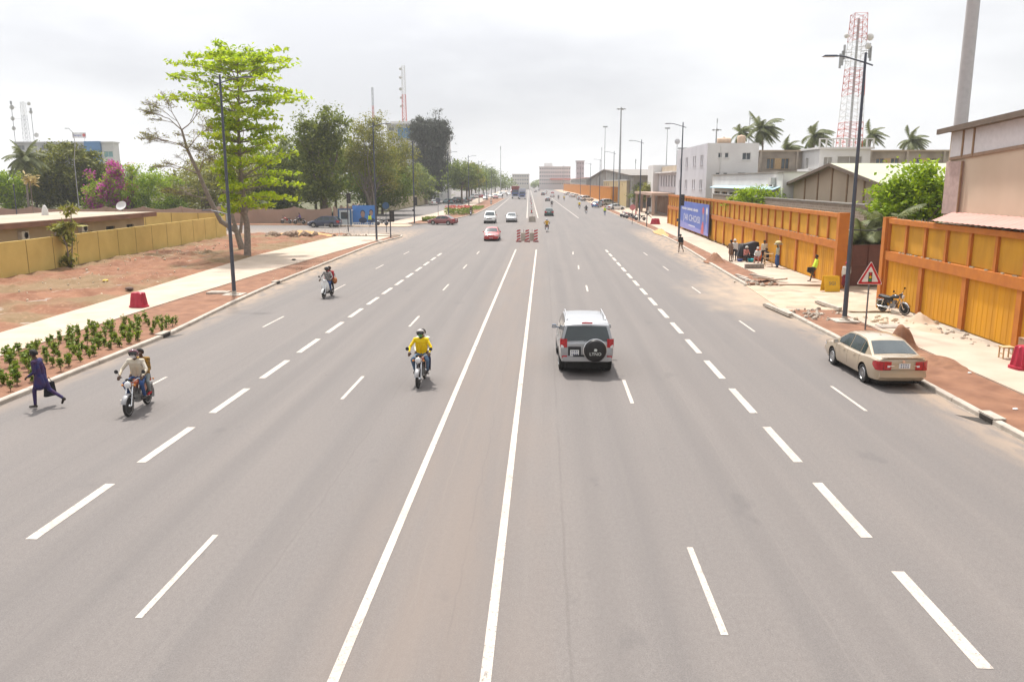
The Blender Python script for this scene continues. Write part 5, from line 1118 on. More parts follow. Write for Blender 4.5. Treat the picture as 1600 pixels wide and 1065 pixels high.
def billboard():
    t = thing('billboard', 'blue billboard with white lettering fixed to the orange wall', 'billboard', (18.44, 92.0, .2), math.atan2(-1.25, 77.4)); bl = M('billboard_blue', (.075, .13, .42), .6, col2=(.11, .16, .47), scale=.25); wt = M('print_white', (.62, .63, .70), .6); rd = M('print_red', (.52, .12, .13), .6); gr = M('print_grey', (.30, .30, .40), .6); vi = M('print_violet', (.24, .25, .55), .6)
    q = MB(); q.bb(0, .08, 0, 21.5, .25, 3.75); q.build('panel', bl, t)
    q = MB(); q.bb(-.02, .10, -.10, -.002, .2, 3.8); q.build('edge_frame', M('frame_maroon', (.08, .03, .05), .6), t)
    rot = (R(90), 0, R(-90))
    q = MB(); q.add([(-.006, 0.1, .27), (-.006, 15.5, .27), (-.006, 21.4, 1.4), (-.006, 21.4, .27)][:4], [(0, 1, 3)]); q.add([(-.006, 0.1, .27), (-.006, 21.4, .27), (-.006, 21.4, 1.2), (-.006, .1, .55)], [(0, 3, 2, 1)]); q.build('lower_band', vi, t)
    lettering('headline', "J'AI CHOISI", 1.15, wt, t, (-.012, 11.8, 1.75), rot, .003, scale_x=2.3); 
    q = MB()
    for i in range(22):   # two small lines above, too small to be read in the photograph
        if i % 8 == 7: continue
        q.box((-.009, 19.6 - i * .58, 2.86), (.006, .42, .24 + .05 * (i % 3)))
    q.build('small_print', wt, t)
    q = MB()
    for i in range(9): q.box((-.009, 13.6 - i * .55, .86), (.006, .4, .16))
    q.build('small_print', wt, t)
    def fig(nm, y, m_body, m_head, zb):
        q = MB(); n = 20
        def ell(cy, cz, a, b, mi): q.add([(-.010, cy + a * math.cos(2 * PI * i / n), cz + b * math.sin(2 * PI * i / n)) for i in range(n)], [tuple(range(n - 1, -1, -1))], mi)
        q.add([(-.009, y - .75, .3), (-.009, y + 1.25, .3), (-.009, y + .95, 1.15), (-.009, y + .25, 1.75), (-.009, y - .3, 1.75), (-.009, y - .6, 1.1)], [(5, 4, 3, 2, 1, 0)], 0); ell(y, 2.25, .42, .52, 1); ell(y + .02, 2.95, .62, .48, 2); q.build(nm, [m_body, gr, m_head], t)
    fig('printed_figure', 3.6, rd, rd, 0); fig('printed_figure', 1.3, vi, wt, 0)
billboard()

# facade with real openings -------------------------------------------------
def facade(parent, o, u, width, z0, z1, wins, wall_m, depth=.18, frame_m=None, pane_m=None, name='wall', sill=True, thick=.25):
    """wall rectangle from o along unit u; wins = (x0,x1,za,zb). Openings are real, panes sit back in them"""
    o = Vector(o); u = Vector(u).normalized(); nrm = Vector((u.y, -u.x, 0)); xs = sorted(set([0, width] + [c for w_ in wins for c in w_[:2]])); zs = sorted(set([z0, z1] + [c for w_ in wins for c in w_[2:4]]))
    q = MB(); pt = lambda x, z, d=0: o + u * x + Vector((0, 0, z)) - nrm * d
    for i in range(len(xs) - 1):
        for j in range(len(zs) - 1):
            cx, cz = (xs[i] + xs[i + 1]) / 2, (zs[j] + zs[j + 1]) / 2
            if any(w_[0] < cx < w_[1] and w_[2] < cz < w_[3] for w_ in wins): continue
            q.add([pt(xs[i], zs[j]), pt(xs[i + 1], zs[j]), pt(xs[i + 1], zs[j + 1]), pt(xs[i], zs[j + 1])], [(0, 1, 2, 3)])
    for x0, x1, za, zb in [w_[:4] for w_ in wins]:
        a = [pt(x0, za), pt(x1, za), pt(x1, zb), pt(x0, zb)]; b = [pt(x0, za, depth), pt(x1, za, depth), pt(x1, zb, depth), pt(x0, zb, depth)]
        q.add(a + b, [(0, 4, 5, 1), (1, 5, 6, 2), (2, 6, 7, 3), (3, 7, 4, 0)])
    q.build(name, wall_m, parent)
    for x0, x1, za, zb in [w_[:4] for w_ in wins]:
        f = .06; q = MB(); rz = math.atan2(u.y, u.x)
        for (xa, xb, zc, zd) in ((x0, x1, za, za + f), (x0, x1, zb - f, zb), (x0, x0 + f, za + f, zb - f), (x1 - f, x1, za + f, zb - f)) + (((x0 + x1) / 2 - f / 2, (x0 + x1) / 2 + f / 2, za + f, zb - f),) * (x1 - x0 > .9):
            c = pt((xa + xb) / 2, (zc + zd) / 2, depth - .03); q.box(c, (xb - xa, .05, zd - zc), rz=rz)
        fr = q.build('window', frame_m or frame_w, parent)
        q = MB(); q.add([pt(x0, za, depth - .012), pt(x1, za, depth - .012), pt(x1, zb, depth - .012), pt(x0, zb, depth - .012)], [(0, 1, 2, 3)]); q.build('pane', pane_m or wglass, fr)
        if sill: q = MB(); q.box(pt((x0 + x1) / 2, za - .05, -.05), (x1 - x0 + .2, .14, .07), rz=rz); q.build('sill', wall_m, fr)
def plain(parent, x0, x1, y0, y1, z0, z1, mat, name='wall', south=True, west=True):
    """the sides of a block without openings: north and east always, the others when asked; no bottom"""
    q = MB(); a = [(x0, y0), (x1, y0), (x1, y1), (x0, y1)]
    for i, on in enumerate((south, True, True, west)):
        if on: p, r_ = a[i], a[(i + 1) % 4]; q.add([(*p, z0), (*r_, z0), (*r_, z1), (*p, z1)], [(0, 1, 2, 3)])
    return q.build(name, mat, parent)
def slab(parent, x0, x1, y0, y1, z0, z1, mat, name='roof'): return MB().bb(x0, x1, y0, y1, z0, z1).build(name, mat, parent)
def wins_grid(xs, zs, w_, h): return [(x, x + w_, z, z + h) for x in xs for z in zs]
SOUTH = (1, 0, 0); WEST = (0, -1, 0)   # a west face runs from its north end towards the south

# --- flat-roofed house behind the yellow wall (left)
def flat_house():
    t = thing('flat_roofed_house', 'low cream house with a flat roof and brown fascia behind the yellow wall', 'house'); cream = M('cream_render', (.50, .41, .29), .9, col2=(.40, .32, .22), scale=.5, detail=8); x = -41.2
    q = MB(); 
    facade(t, (x, 46, 0), (0, 1, 0), 36.6, 0, 3.0, [(29.2, 30.8, 1.85, 2.35), (33.0, 34.4, 1.85, 2.35), (25.4, 27.0, 1.7, 2.1), (17.4, 19.0, 1.6, 2.0)], cream, frame_m=darkin, pane_m=darkin)
    plain(t, -50, x - .3, 46, 82.6, 0, 2.99, cream, west=True)
    facade(t, (-50, 79.2, 0), (1, 0, 0), .01, 0, .1, [], cream) if False else None
    slab(t, -50.6, -40.2, 45.5, 83.4, 3.0, 3.42, M('fascia_brown', (.22, .11, .075), .9, var=.2, scale=.8), 'fascia'); slab(t, -50.4, -40.35, 45.6, 83.2, 3.421, 3.45, M('roof_felt', (.42, .35, .27), .9, col2=(.32, .26, .19), scale=.3), 'roof')
    return t
flat_house()
for i, (y, z) in enumerate(((62.6, 2.35), (67.4, 2.4), (71.0, 2.45))):
    t = thing('air_conditioner', ['air conditioner nearest the left edge of the flat-roofed house', 'middle air conditioner on the cream house wall', 'air conditioner at the right, above a window of the cream house'][i], 'air conditioner', (-41.2, y, z)); MB().bb(.02, .36, -.45, .45, -.32, .32).build('casing', frame_w, t); MB().lathe([(0, 0), (.24, 0), (.26, .02), (.28, .02), (.28, 0)], 18, (.362, .1, 0), 'X').build('fan_grille', greyc, t); MB().bb(0, .30, -.4, .4, -.38, -.33).build('bracket', steel, t)
t = thing('satellite_dish', 'white satellite dish standing behind the flat roof', 'dish', (-46.0, 87.5, 0)); MB().lathe([(0, 0), (.3, .03), (.55, .12), (.56, .11), (.3, .02)], 20).xf(Matrix.Translation((0, 0, 3.9)) @ Matrix.Rotation(R(55), 4, 'X')).build('reflector', whitew, t, smooth=50); MB().tube([(0, 0, 0), (0, .05, 3.9)], .04).build('post', steel, t)
t = thing('roof_vent', 'small pointed white vent on the flat roof', 'vent', (-46.5, 74.5, 3.45)); MB().lathe([(.32, 0), (.25, .5), (.12, .85), (0, .95)], 10).build('cone', whitew, t)
for lb, x, y, h in (('thin dark pole rising through the flat roof', -50.2, 76, 6.2), ('tall thin lamp pole with a bent top among the left trees', -63.8, 110, 13.5), ('grey concrete pole behind the bare tree', -44.0, 112, 7.6)):
    t = thing('pole', lb, 'pole', (x, y, 0)); pts = [(0, 0, 0), (0, 0, h * .8), (0, 0, h)] if h < 10 else [(0, 0, 0), (0, 0, 9.5), (.4, 0, 11.6), (.2, 0, 13), (-.35, 0, 13.6)]; MB().tube(pts, .05 if h != 7.6 else .2, 8).build('shaft', steel if h < 7 else galv, t)
    if h > 10: MB().box((-.6, 0, 13.55), (.5, .2, .08)).build('lantern', galv, t)
    else: MB().lathe([(.07 if h != 7.6 else .22, 0), (.07 if h != 7.6 else .22, .05), (0, .09)], 8, (0, 0, h)).build('cap', greyc, t)

def panel_wall(label, p0, p1, h, n, mat, joint, z0=.05, cope=None, name='boundary_wall'):
    d = Vector((p1[0] - p0[0], p1[1] - p0[1], 0)); Ln = d.length; t = thing(name, label, 'wall', (p0[0], p0[1], z0), math.atan2(d.y, d.x)); b = Ln / n
    pm = MB().bb(0, b - .10, -.08, .08, 0, h).mesh('panel', mat); jm = MB().bb(-.05, .05, -.065, .065, 0, h - .01).mesh('joint', joint)
    for i in range(n): o = put(None, 'panel', pm, t); o.location = (i * b + .05, 0, 0); o = put(None, 'joint', jm, t); o.location = (i * b, 0, 0)
    if cope: MB().bb(0, Ln, -.13, .13, h + .001, h + .10).build('coping', cope, t)
    return t
panel_wall('yellow panelled wall along the dirt lot on the left', (-36.0, 36), (-38.0, 96), 2.42, 18, yellowp, yellow_d)
panel_wall('yellow wall closing the plot behind the flat-roofed house', (-62, 104.5), (-39.6, 100.2), 2.6, 6, yellowp, yellow_d)
# pink wall with a dipped top on the far side of the junction
def pink_wall(label, p0, p1, n, h=2.5, dip=.35, mat=None):
    d = Vector((p1[0] - p0[0], p1[1] - p0[1], 0)); Ln = d.length; t = thing('pink_wall', label, 'wall', (p0[0], p0[1], .05), math.atan2(d.y, d.x)); b = Ln / n; q = MB(); m = 10; vs = []
    for i in range(m + 1): u = i / m; vs.append((u * (b - .4), h - dip * math.sin(PI * u)))
    poly = [(0, 0)] + [(b - .4, 0)] + vs[::-1]; k = len(poly); q.add([(x, -.1, z) for x, z in poly] + [(x, .1, z) for x, z in poly], [tuple(range(k)), tuple(range(2 * k - 1, k - 1, -1))] + [(i, k + i, k + (i + 1) % k, (i + 1) % k) for i in range(k)]); pm = q.mesh('panel', mat or pinkish); pi_ = MB().bb(-.2, .2, -.16, .16, 0, h + .12).mesh('pier', mat or pinkish)
    for i in range(n): o = put(None, 'panel', pm, t); o.location = (i * b + .2, 0, 0); o = put(None, 'pier', pi_, t); o.location = (i * b, 0, 0)
pink_wall('long pink wall with dipped bays behind the plot on the left', (-112, 127.5), (-33.2, 127.5), 13); pink_wall('short pink wall turning along the side road behind the poster hoarding', (-33.0, 127.8), (-34.6, 152), 4)
pink_wall('cream wall lining the left of the side road', (-34.7, 182), (-34.9, 238), 8, 2.8, .0, M('cream_wall', (.50, .42, .27), .9, col2=(.36, .30, .19), scale=.4))
t = thing('sheltered_gateway', 'pink gatehouse with a sloping awning on the side road', 'gatehouse', (-35.2, 241, 0)); MB().bb(-.5, .8, -1, 1, 0, 4.2).build('pillar', pinkish, t); MB().bb(3.4, 3.6, -.1, .1, 0, 3.0).build('post', frame_w, t); MB().bb(3.4, 3.6, 6.9, 7.1, 0, 3.0).build('post', frame_w, t); q = MB(); q.add([(.8, -1, 4.3), (4.2, -1, 3.0), (4.2, 8, 3.0), (.8, 8, 4.3), (.8, -1, 4.4), (4.2, -1, 3.1), (4.2, 8, 3.1), (.8, 8, 4.4)], [(3, 2, 1, 0), (4, 5, 6, 7), (0, 1, 5, 4), (1, 2, 6, 5), (2, 3, 7, 6)]); q.build('awning', greyc, t)

# --- right side blocks
def white_block():
    t = thing('white_office_block', 'white three-storey block with small windows beside the billboard', 'building'); x0, x1, y0, y1, h = 23.5, 30.8, 120.4, 147.6, 11.95
    ww = [(c, c + .75, z, z + 1.4) for z in (9.0, 5.4, 2.0) for c in (3.2, 4.6, 9.2, 10.6, 16, 17.6, 22.2, 23.5)]
    facade(t, (x0, y1, 0), WEST, y1 - y0, 0, h, ww, whitew2)
    facade(t, (x0, y0, 0), SOUTH, x1 - x0, 0, h, [(1.55, 2.1, 9.9, 10.6), (2.5, 3.05, 9.9, 10.6), (5.0, 6.2, 9.6, 10.6), (1.3, 1.9, 7.5, 7.8), (2.4, 3.0, 7.5, 7.8), (4.5, 5.6, 7.4, 7.8)], whitew)
    plain(t, x0, x1, y0, y1, 0, h, whitew, south=False, west=False); slab(t, x0 + .02, x1 - .02, y0 + .02, y1 - .02, h - .3, h - .1, greyc); MB().tube([(x0 + 1.9, y0 - .06, 6), (x0 + 1.9, y0 - .06, 11.6)], .05, 6).build('downpipe', frame_w, t)
    return t
white_block()
tankm = M('water_tank', (.60, .44, .32), .6)
for lb, x, y in (('long peach water tank lying on the white block', 26.2, 122.4), ('upright peach water tank on the white block', 28.6, 122)):
    t = thing('water_tank', lb, 'water tank', (x, y, 11.9)); (MB().lathe([(.05, 0), (.55, .02), (.6, .2), (.6, 1.0), (.5, 1.15), (.2, 1.2), (0, 1.2)], 18) if x > 28 else MB().lathe([(0, -1), (.4, -.95), (.45, -.8), (.45, .8), (.4, .95), (0, 1)], 16, (0, 0, .45), 'X')).build('drum', tankm, t, smooth=50); MB().lathe([(.15, 0), (.15, .08), (0, .1)], 10, (0, 0, 1.2 if x > 28 else .9)).build('lid', tankm, t)
def low_annex():
    t = thing('low_workshop', 'low whitewashed workshop with a blue awning behind the orange wall', 'building'); x = 24.0
    facade(t, (x, 118.4, 0), WEST, 34.6, 0, 7.4, [(1.5 + 4.7 * k, 5.2 + 4.6 * k, 3.4, 5.2) for k in range(6)] + [(29.6, 30.8, 5.4, 6.4)], whitew, frame_m=timber, pane_m=darkin); plain(t, x, 33, 83.8, 118.4, 0, 7.4, whitew, west=False); slab(t, x - .15, 33, 83.7, 118.5, 7.4, 7.5, greyc)
    q = MB(); q.add([(x, 117, 6.0), (x, 84.5, 6.0), (x - .7, 84.5, 5.72), (x - .7, 117, 5.72), (x, 117, 5.95), (x, 84.5, 5.95), (x - .7, 84.5, 5.67), (x - .7, 117, 5.67)], [(0, 3, 2, 1), (4, 5, 6, 7), (2, 6, 5, 1), (3, 7, 6, 2)]); q.build('awning', M('awning_blue', (.30, .44, .50), .6), t)
    MB().bb(x - .55, x - .05, 86.2, 87.2, 6.2, 6.9).build('air_conditioner', frame_w, t)
low_annex()
def block_wall():
    t = thing('block_wall', 'bare grey-brown block wall behind the long orange wall', 'wall'); m = bpy.data.materials.new('concrete_blocks'); m.use_nodes = True; nt_ = m.node_tree; b = nt_.nodes['Principled BSDF']; br = nt_.nodes.new('ShaderNodeTexBrick'); g = nt_.nodes.new('ShaderNodeNewGeometry'); sp = nt_.nodes.new('ShaderNodeSeparateXYZ'); cb = nt_.nodes.new('ShaderNodeCombineXYZ')
    nt_.links.new(g.outputs['Position'], sp.inputs[0]); nt_.links.new(sp.outputs[1], cb.inputs[0]); nt_.links.new(sp.outputs[2], cb.inputs[1]); nt_.links.new(cb.outputs[0], br.inputs['Vector']); br.inputs['Scale'].default_value = 1.0; br.inputs['Brick Width'].default_value = .42; br.inputs['Row Height'].default_value = .21; br.inputs['Mortar Size'].default_value = .018; br.inputs['Color1'].default_value = (.21, .155, .115, 1); br.inputs['Color2'].default_value = (.27, .21, .16, 1); br.inputs['Mortar'].default_value = (.36, .31, .26, 1); nt_.links.new(br.outputs['Color'], b.inputs['Base Color']); b.inputs['Roughness'].default_value = .95
    MB().bb(22.0, 22.2, 57, 108, 0, 4.9).build('blockwork', m, t); MB().bb(21.95, 22.25, 57, 108, 4.9, 5.0).build('coping', greyc, t)
block_wall()
def old_flats():
    t = thing('old_flats', 'weathered old flats with dark windows below the palms', 'building'); old = M('old_render', (.50, .43, .355), .9, col2=(.25, .205, .165), scale=.45, detail=9); y = 126
    ww = [(1.0 + 5.4 * k + d, 2.15 + 5.4 * k + d, 8.35, 9.95) for k in range(8) for d in (0, 2.2)] + [(1.0 + 5.4 * k, 2.15 + 5.4 * k, 4.6, 6.0) for k in range(8)]
    facade(t, (32.5, y, 0), SOUTH, 45, 0, 10.9, ww, old, frame_m=timber); plain(t, 32.5, 77.5, y, 136, 0, 10.9, old, south=False); slab(t, 32.2, 77.8, y - .5, 136, 10.9, 11.15, beige)
    for k in range(8): MB().bb(32.5 + 2.2 + 5.4 * k, 32.5 + 3.15 + 5.4 * k, y - .03, y - .004, 8.35, 9.95).build('timber_panel', timber, t)
    for k in range(9): MB().bb(32.5 + 5.4 * k - .15, 32.5 + 5.4 * k + .15, y - .5, y - .004, 7.9, 10.9).build('fin', old, t)
    MB().bb(32.5, 77.5, y - 1.0, y - .001, 7.6, 7.85).build('gallery', greyc, t); MB().bb(32.5, 77.5, y - 1.0, y - .9, 7.85, 8.2).build('gallery_parapet', old, t)
old_flats()
def white_tower():
    t = thing('white_roof_house', 'white house with a roof terrace carrying the red and white mast', 'building'); y = 118
    facade(t, (38.7, y, 0), SOUTH, 7.0, 0, 11.0, [(.6, 1.8, 8.4, 9.9), (2.5, 5.9, 8.2, 10.0)], whitew, pane_m=greyc); facade(t, (38.7, 126, 0), WEST, 8, 0, 11.0, [(2, 3.2, 8.4, 9.9)], whitew, pane_m=greyc); plain(t, 38.7, 45.7, y, 126, 0, 11.0, whitew, south=False, west=False); slab(t, 38.3, 46.1, y - .4, 126, 11.0, 11.25, whitew)
    for k in range(9): MB().bb(38.4 + .93 * k, 38.6 + .93 * k, y - .3, y - .12, 11.25, 12.3).build('balustrade_post', frame_w, t)
    MB().bb(38.4, 46.0, y - .3, y - .12, 12.3, 12.45).build('handrail', frame_w, t)
    MB().bb(35.4, 39.5, 112, 117, 0, 8.2).build('rear_shed', whitew, t)
white_tower()
def lattice(label, loc, h, w0, w1, secs, bands, name='radio_mast', dishes=(), cat='mast', rr=.05):
    t = thing(name, label, cat, loc); per = h / secs
    for bi in range(len(bands)):
        s0, s1 = int(secs * bi / len(bands)), int(secs * (bi + 1) / len(bands)); q = MB()
        for s in range(s0, s1):
            za, zb = s * per, (s + 1) * per; wa, wb_ = lerp(w0, w1, za / h) / 2, lerp(w0, w1, zb / h) / 2; A = [(-wa, -wa, za), (wa, -wa, za), (wa, wa, za), (-wa, wa, za)]; B = [(-wb_, -wb_, zb), (wb_, -wb_, zb), (wb_, wb_, zb), (-wb_, wb_, zb)]
            for i in range(4):
                j = (i + 1) % 4; q.tube([A[i], B[i]], rr, 4, cap=False); q.tube([B[i], B[j]], rr * .6, 3, cap=False); q.tube([A[i], B[j]], rr * .55, 3, cap=False); q.tube([A[j], B[i]], rr * .55, 3, cap=False)
        q.build('lattice_section', bands[bi], t)
    for dx, dz, r_ in dishes:
        q = MB(); q.lathe([(0, .0), (r_ * .6, .06), (r_, .2), (r_, .28), (0, .3)], 14, (dx, -.7, dz), 'Y'); q.tube([(dx, -.5, dz), (dx * .2, 0, dz)], .05, 5); q.build('dish', frame_w, t)
    return t
MAST = lattice('red and white lattice mast on the white house roof', (44.45, 123.0, 11.2), 18.6, 2.8, 1.75, 20, [mred, mwhite, mred, mwhite, mred], dishes=((1.6, 15.4, .5), (-1.7, 15.6, .35), (1.4, 14.2, .45)), rr=.042)
for i, (dx, dz) in enumerate(((-2.0, 12.6), (-2.3, 12.2), (1.9, 13.2), (1.7, 13.6), (-1.8, 13.4))): q = MB(); q.box((dx, -.3, dz), (.28, .18, 2.0)); q.tube([(dx, -.3, dz), (dx * .4, 0, dz)], .05, 5); q.build('panel_antenna', galv, MAST)
MB().tube([(0, 0, 0), (0, 0, 18)], .18, 8).build('cable_riser', galv, MAST)
def gable_shed(label, x0, x1, ya, ym, yb, ze, zm, wall_m, roof_m, ribs=4, over=.6, ze2=None, name='warehouse', z0=0, band=None, th=.12):
    """shed whose gable end faces the road (towards -X); ridge runs back along +X"""
    t = thing(name, label, 'warehouse'); ze2 = ze if ze2 is None else ze2; q = MB(); q.add([(x0, ya, z0), (x0, yb, z0), (x0, yb, ze2), (x0, ym, zm), (x0, ya, ze)], [(4, 3, 2, 1, 0)]); q.add([(x0, ya, z0), (x1, ya, z0), (x1, ya, ze), (x0, ya, ze)], [(0, 1, 2, 3)]); q.add([(x0, yb, z0), (x1, yb, z0), (x1, yb, ze2), (x0, yb, ze2)], [(3, 2, 1, 0)]); q.build('wall', wall_m, t)
    for (p, zp, r_, zr, s) in ((ya, ze, ym, zm, -1), (yb, ze2, ym, zm, 1)):
        sl = (zr - zp) / (r_ - p); pe = p + s * over; zpe = zp + sl * s * over; q = MB(); m = 40
        q.add([(x0 - over, pe, zpe), (x1, pe, zpe), (x1, r_, zr), (x0 - over, r_, zr), (x0 - over, pe, zpe + th), (x1, pe, zpe + th), (x1, r_, zr + th), (x0 - over, r_, zr + th)], [(0, 3, 2, 1), (4, 5, 6, 7), (0, 1, 5, 4), (0, 4, 7, 3), (2, 3, 7, 6)] if s < 0 else [(1, 2, 3, 0), (7, 6, 5, 4), (4, 5, 1, 0), (3, 7, 4, 0), (6, 7, 3, 2)]); rf = q.build('roof', roof_m, t)
        q = MB(); q.add([(x0 - over - .01, pe, zpe - .12), (x0 - over - .01, r_, zr - .12), (x0 - over - .01, r_, zr + th + .02), (x0 - over - .01, pe, zpe + th + .02), (x0 - over + .08, pe, zpe - .12), (x0 - over + .08, r_, zr - .12), (x0 - over + .08, r_, zr + th + .02), (x0 - over + .08, pe, zpe + th + .02)], [(0, 1, 2, 3), (7, 6, 5, 4), (0, 4, 5, 1), (3, 2, 6, 7)]); q.build('barge_board', M('barge_board', (.13, .095, .07), .8), t)
    for k in range(1, ribs + 1):
        y = lerp(ya, yb, k / (ribs + 1)); zt = lerp(ze, zm, (y - ya) / (ym - ya)) if y < ym else lerp(zm, ze2, (y - ym) / (yb - ym)); MB().bb(x0 - .08, x0 - .004, y - .12, y + .12, z0, zt - .05).build('rib', M('rib_brown', (.26, .17, .10), .9), t)
    return t
gable_shed('tan gable-ended shed with a pale green roof behind the orange wall', 25.0, 50, 61.5, 71.9, 83.4, 6.35, 7.93, beige, paleroof, 5)
bw = gable_shed('big beige warehouse at the right edge with a pink lean-to roof', 20.6, 48, 2, 22.5, 43.0, 9.0, 10.0, M('warehouse_render', (.56, .45, .34), .9, col2=(.47, .37, .27), scale=.35, detail=8, bump=.1, bscale=6), greyc, 0, .5)
q = MB(); zz = lambda y: lerp(10.0, 9.0, (y - 22.5) / 20.5); q.add([(20.55, 42.8, 7.7), (20.55, 22.5, 8.9), (20.55, 22.5, zz(22.5) - .1), (20.55, 42.8, zz(42.8) - .1), (20.595, 42.8, 7.7), (20.595, 22.5, 8.9), (20.595, 22.5, zz(22.5) - .1), (20.595, 42.8, zz(42.8) - .1)], [(3, 2, 1, 0), (0, 1, 5, 4)]); q.build('upper_cladding', M('grey_cladding', (.60, .58, .585), .8, var=.06), bw)
q = MB(); q.add([(20.52, 42.8, 7.55), (20.52, 22.5, 8.75), (20.52, 22.5, 8.9), (20.52, 42.8, 7.7), (20.595, 42.8, 7.55), (20.595, 22.5, 8.75), (20.595, 22.5, 8.9), (20.595, 42.8, 7.7)], [(3, 2, 1, 0), (0, 1, 5, 4), (2, 3, 7, 6)]); q.build('ledge', M('ledge_brown', (.28, .19, .13), .9), bw)
for y in (41.6, 40.6): MB().bb(20.50, 20.59, y - .06, y + .06, 7.7, zz(y) - .1).build('cladding_post', M('rib_brown', (.26, .17, .10), .9), bw)
MB().bb(20.5, 20.592, 41.4, 43.0, 4.9, 7.5).build('corner_strip', M('faded_pink', (.43, .31, .28), .9), bw); MB().tube([(20.45, 41.3, 4.9), (20.45, 41.3, 7.5)], .05, 6).build('downpipe', M('rib_brown', (.26, .17, .10), .9), bw)
q = MB(); n = 120; vs = []
for i in range(n + 1):
    y = lerp(12, 42.0, i / n); yo = lerp(12, 38.7, i / n); h = .03 * (i % 2); vs += [(20.58, y, 5.0 + h), (18.0, yo, 4.72 + h)]
q.add(vs, [(2 * i, 2 * i + 1, 2 * i + 3, 2 * i + 2) for i in range(n)]); q.build('lean_to_roof', pinkroof, bw)
for k in range(4): MB().bb(18.7, 18.82, 14 + 7 * k, 14.12 + 7 * k, 0, 4.7).build('lean_to_post', greyc, bw)
t = thing('high_mast', 'thick pale grey mast rising out of the picture beside the big warehouse', 'mast', (21.62, 44.25, 0)); MB().tube([(0, 0, 0), (0, 0, 9), (0, 0, 26)], [.36, .33, .24], 16).build('shaft', M('mast_grey', (.44, .42, .42), .6, metal=.2, var=.06), t, smooth=60)
for z in (9, 12.4, 15.6, 18.6): MB().lathe([(.0, 0), (.37 - z * .006, 0), (.37 - z * .006, .06), (0, .06)], 14, (0, 0, z)).build('joint_ring', galv, t); MB().box((.36 - z * .005, 0, z), (.08, .06, .12)).build('step_bracket', galv, t)
MB().tube([(.39, 0, 1), (.28, 0, 26)], .018, 5).build('cable', steel, t)

def offices():
    t = thing('white_offices', 'white offices with tall slit windows and a flat canopy', 'building'); x = 24.6
    ww = [(2.0 + 3.5 * k, 3.6 + 3.5 * k, z, z + 2.1) for k in range(6) for z in (5.6, 2.4)]
    facade(t, (x, 178, 0), WEST, 24, 0, 8.2, [(c + 1.5, d + 1.5, a, b) for c, d, a, b in ww], whitew2, depth=.5); plain(t, x, 36, 154, 178, 0, 9.6, whitew, west=False); slab(t, x - .9, x + 1, 154, 178, 8.2, 8.45, whitew, 'cornice'); MB().bb(x + .6, x + .8, 154, 178, 8.45, 9.6).build('parapet', beige, t); slab(t, x + .8, 36, 154, 178, 9.3, 9.5, greyc)
    MB().bb(x - 1.2, x + 3, 178.01, 187, 0, 10.0).build('stair_tower', whitew, t)
    facade(t, (x + 1.4, 205, 0), WEST, 17.9, 0, 9.6, [(3, 9.5, 3.2, 9.2), (11, 16.6, 2.5, 9.0)], beige, depth=.3, frame_m=galv, pane_m=bluep); plain(t, x + 1.4, 36, 187.1, 205, 0, 9.6, beige, west=False); slab(t, x + 1.2, 36, 187.1, 205.2, 9.6, 9.8, beige)
    slab(t, x - 4.2, x - .01, 156, 186, 3.9, 4.4, pinkish, 'canopy')
    for y in (157, 166, 176, 185): MB().bb(x - 4.0, x - 3.5, y - .25, y + .25, 0, 3.9).build('canopy_column', pinkish, t)
    MB().bb(x - .2, x - .02, 156, 182, .2, 3.6).build('entrance_screen', M('mural_brown', (.20, .10, .06), .9, col2=(.36, .25, .18), scale=.6), t)
offices()
for lb, x, y, h in (('small round dish mast on the white offices', 27, 170, 14.6), ('flat aerial frame on the white offices roof', 26.5, 160, 13.0)):
    t = thing('roof_aerial', lb, 'aerial', (x, y, 9.5)); MB().tube([(0, 0, 0), (0, 0, h - 9.6)], .06, 6).build('post', galv, t); MB().lathe([(0, 0), (.3, .03), (.55, .12), (.55, .16), (0, .06)], 14, (0, -.2, h - 9.6), 'Y').build('dish', M('mesh_grey', (.5, .5, .52), .6), t) if x > 26.8 else MB().bb(-.9, .9, -.1, .1, h - 9.9, h - 9.6).build('frame', galv, t)
# corrugated orange fence far on the right, panel by panel
def far_fence():
    t = thing('corrugated_fence', 'long orange corrugated fence far along the right side', 'fence'); cor = M('fence_orange', (.58, .24, .02), .7, var=.1, scale=.5); pts = [(19.4, 238), (20.2, 304), (18.6, 473), (14.4, 620)]
    q = MB(); m = 12; vs = []
    for i in range(m): vs += [(0, i / m), (0, (i + .5) / m), (-.12, (i + .6) / m), (-.12, (i + .9) / m)]
    vs.append((0, 1)); k = len(vs); q.add([(x, y, 0) for x, y in vs] + [(x, y, 4.7) for x, y in vs], [(i, k + i, k + i + 1, i + 1) for i in range(k - 1)]); pm = q.mesh('fence_panel', cor); tm = MB().bb(-.16, .05, 0, 1, 4.7, 5.0).mesh('top_rail', orange)
    def run(a, b, step):
        d = Vector((b[0] - a[0], b[1] - a[1], 0)); n = max(1, round(d.length / step))
        for i in range(n):
            p = Vector((*a, .05)) + d * i / n
            for nm, me in (('fence_panel', pm), ('top_rail', tm)): o = put(None, nm, me, t); o.location = p; o.scale = (1, d.length / n, 1); o.rotation_euler.z = math.atan2(-d.x, d.y)
    run((26.5, 237.5), pts[0], 5)
    for a, b in zip(pts[:-1], pts[1:]): run(a, b, 8)
far_fence()
gable_shed('grey gable-ended warehouse behind the orange corrugated fence', 22.5, 60, 208, 300, 400, 8.0, 10.8, greyc, M('dark_sheet', (.20, .18, .16), .8), 3, 1.0)
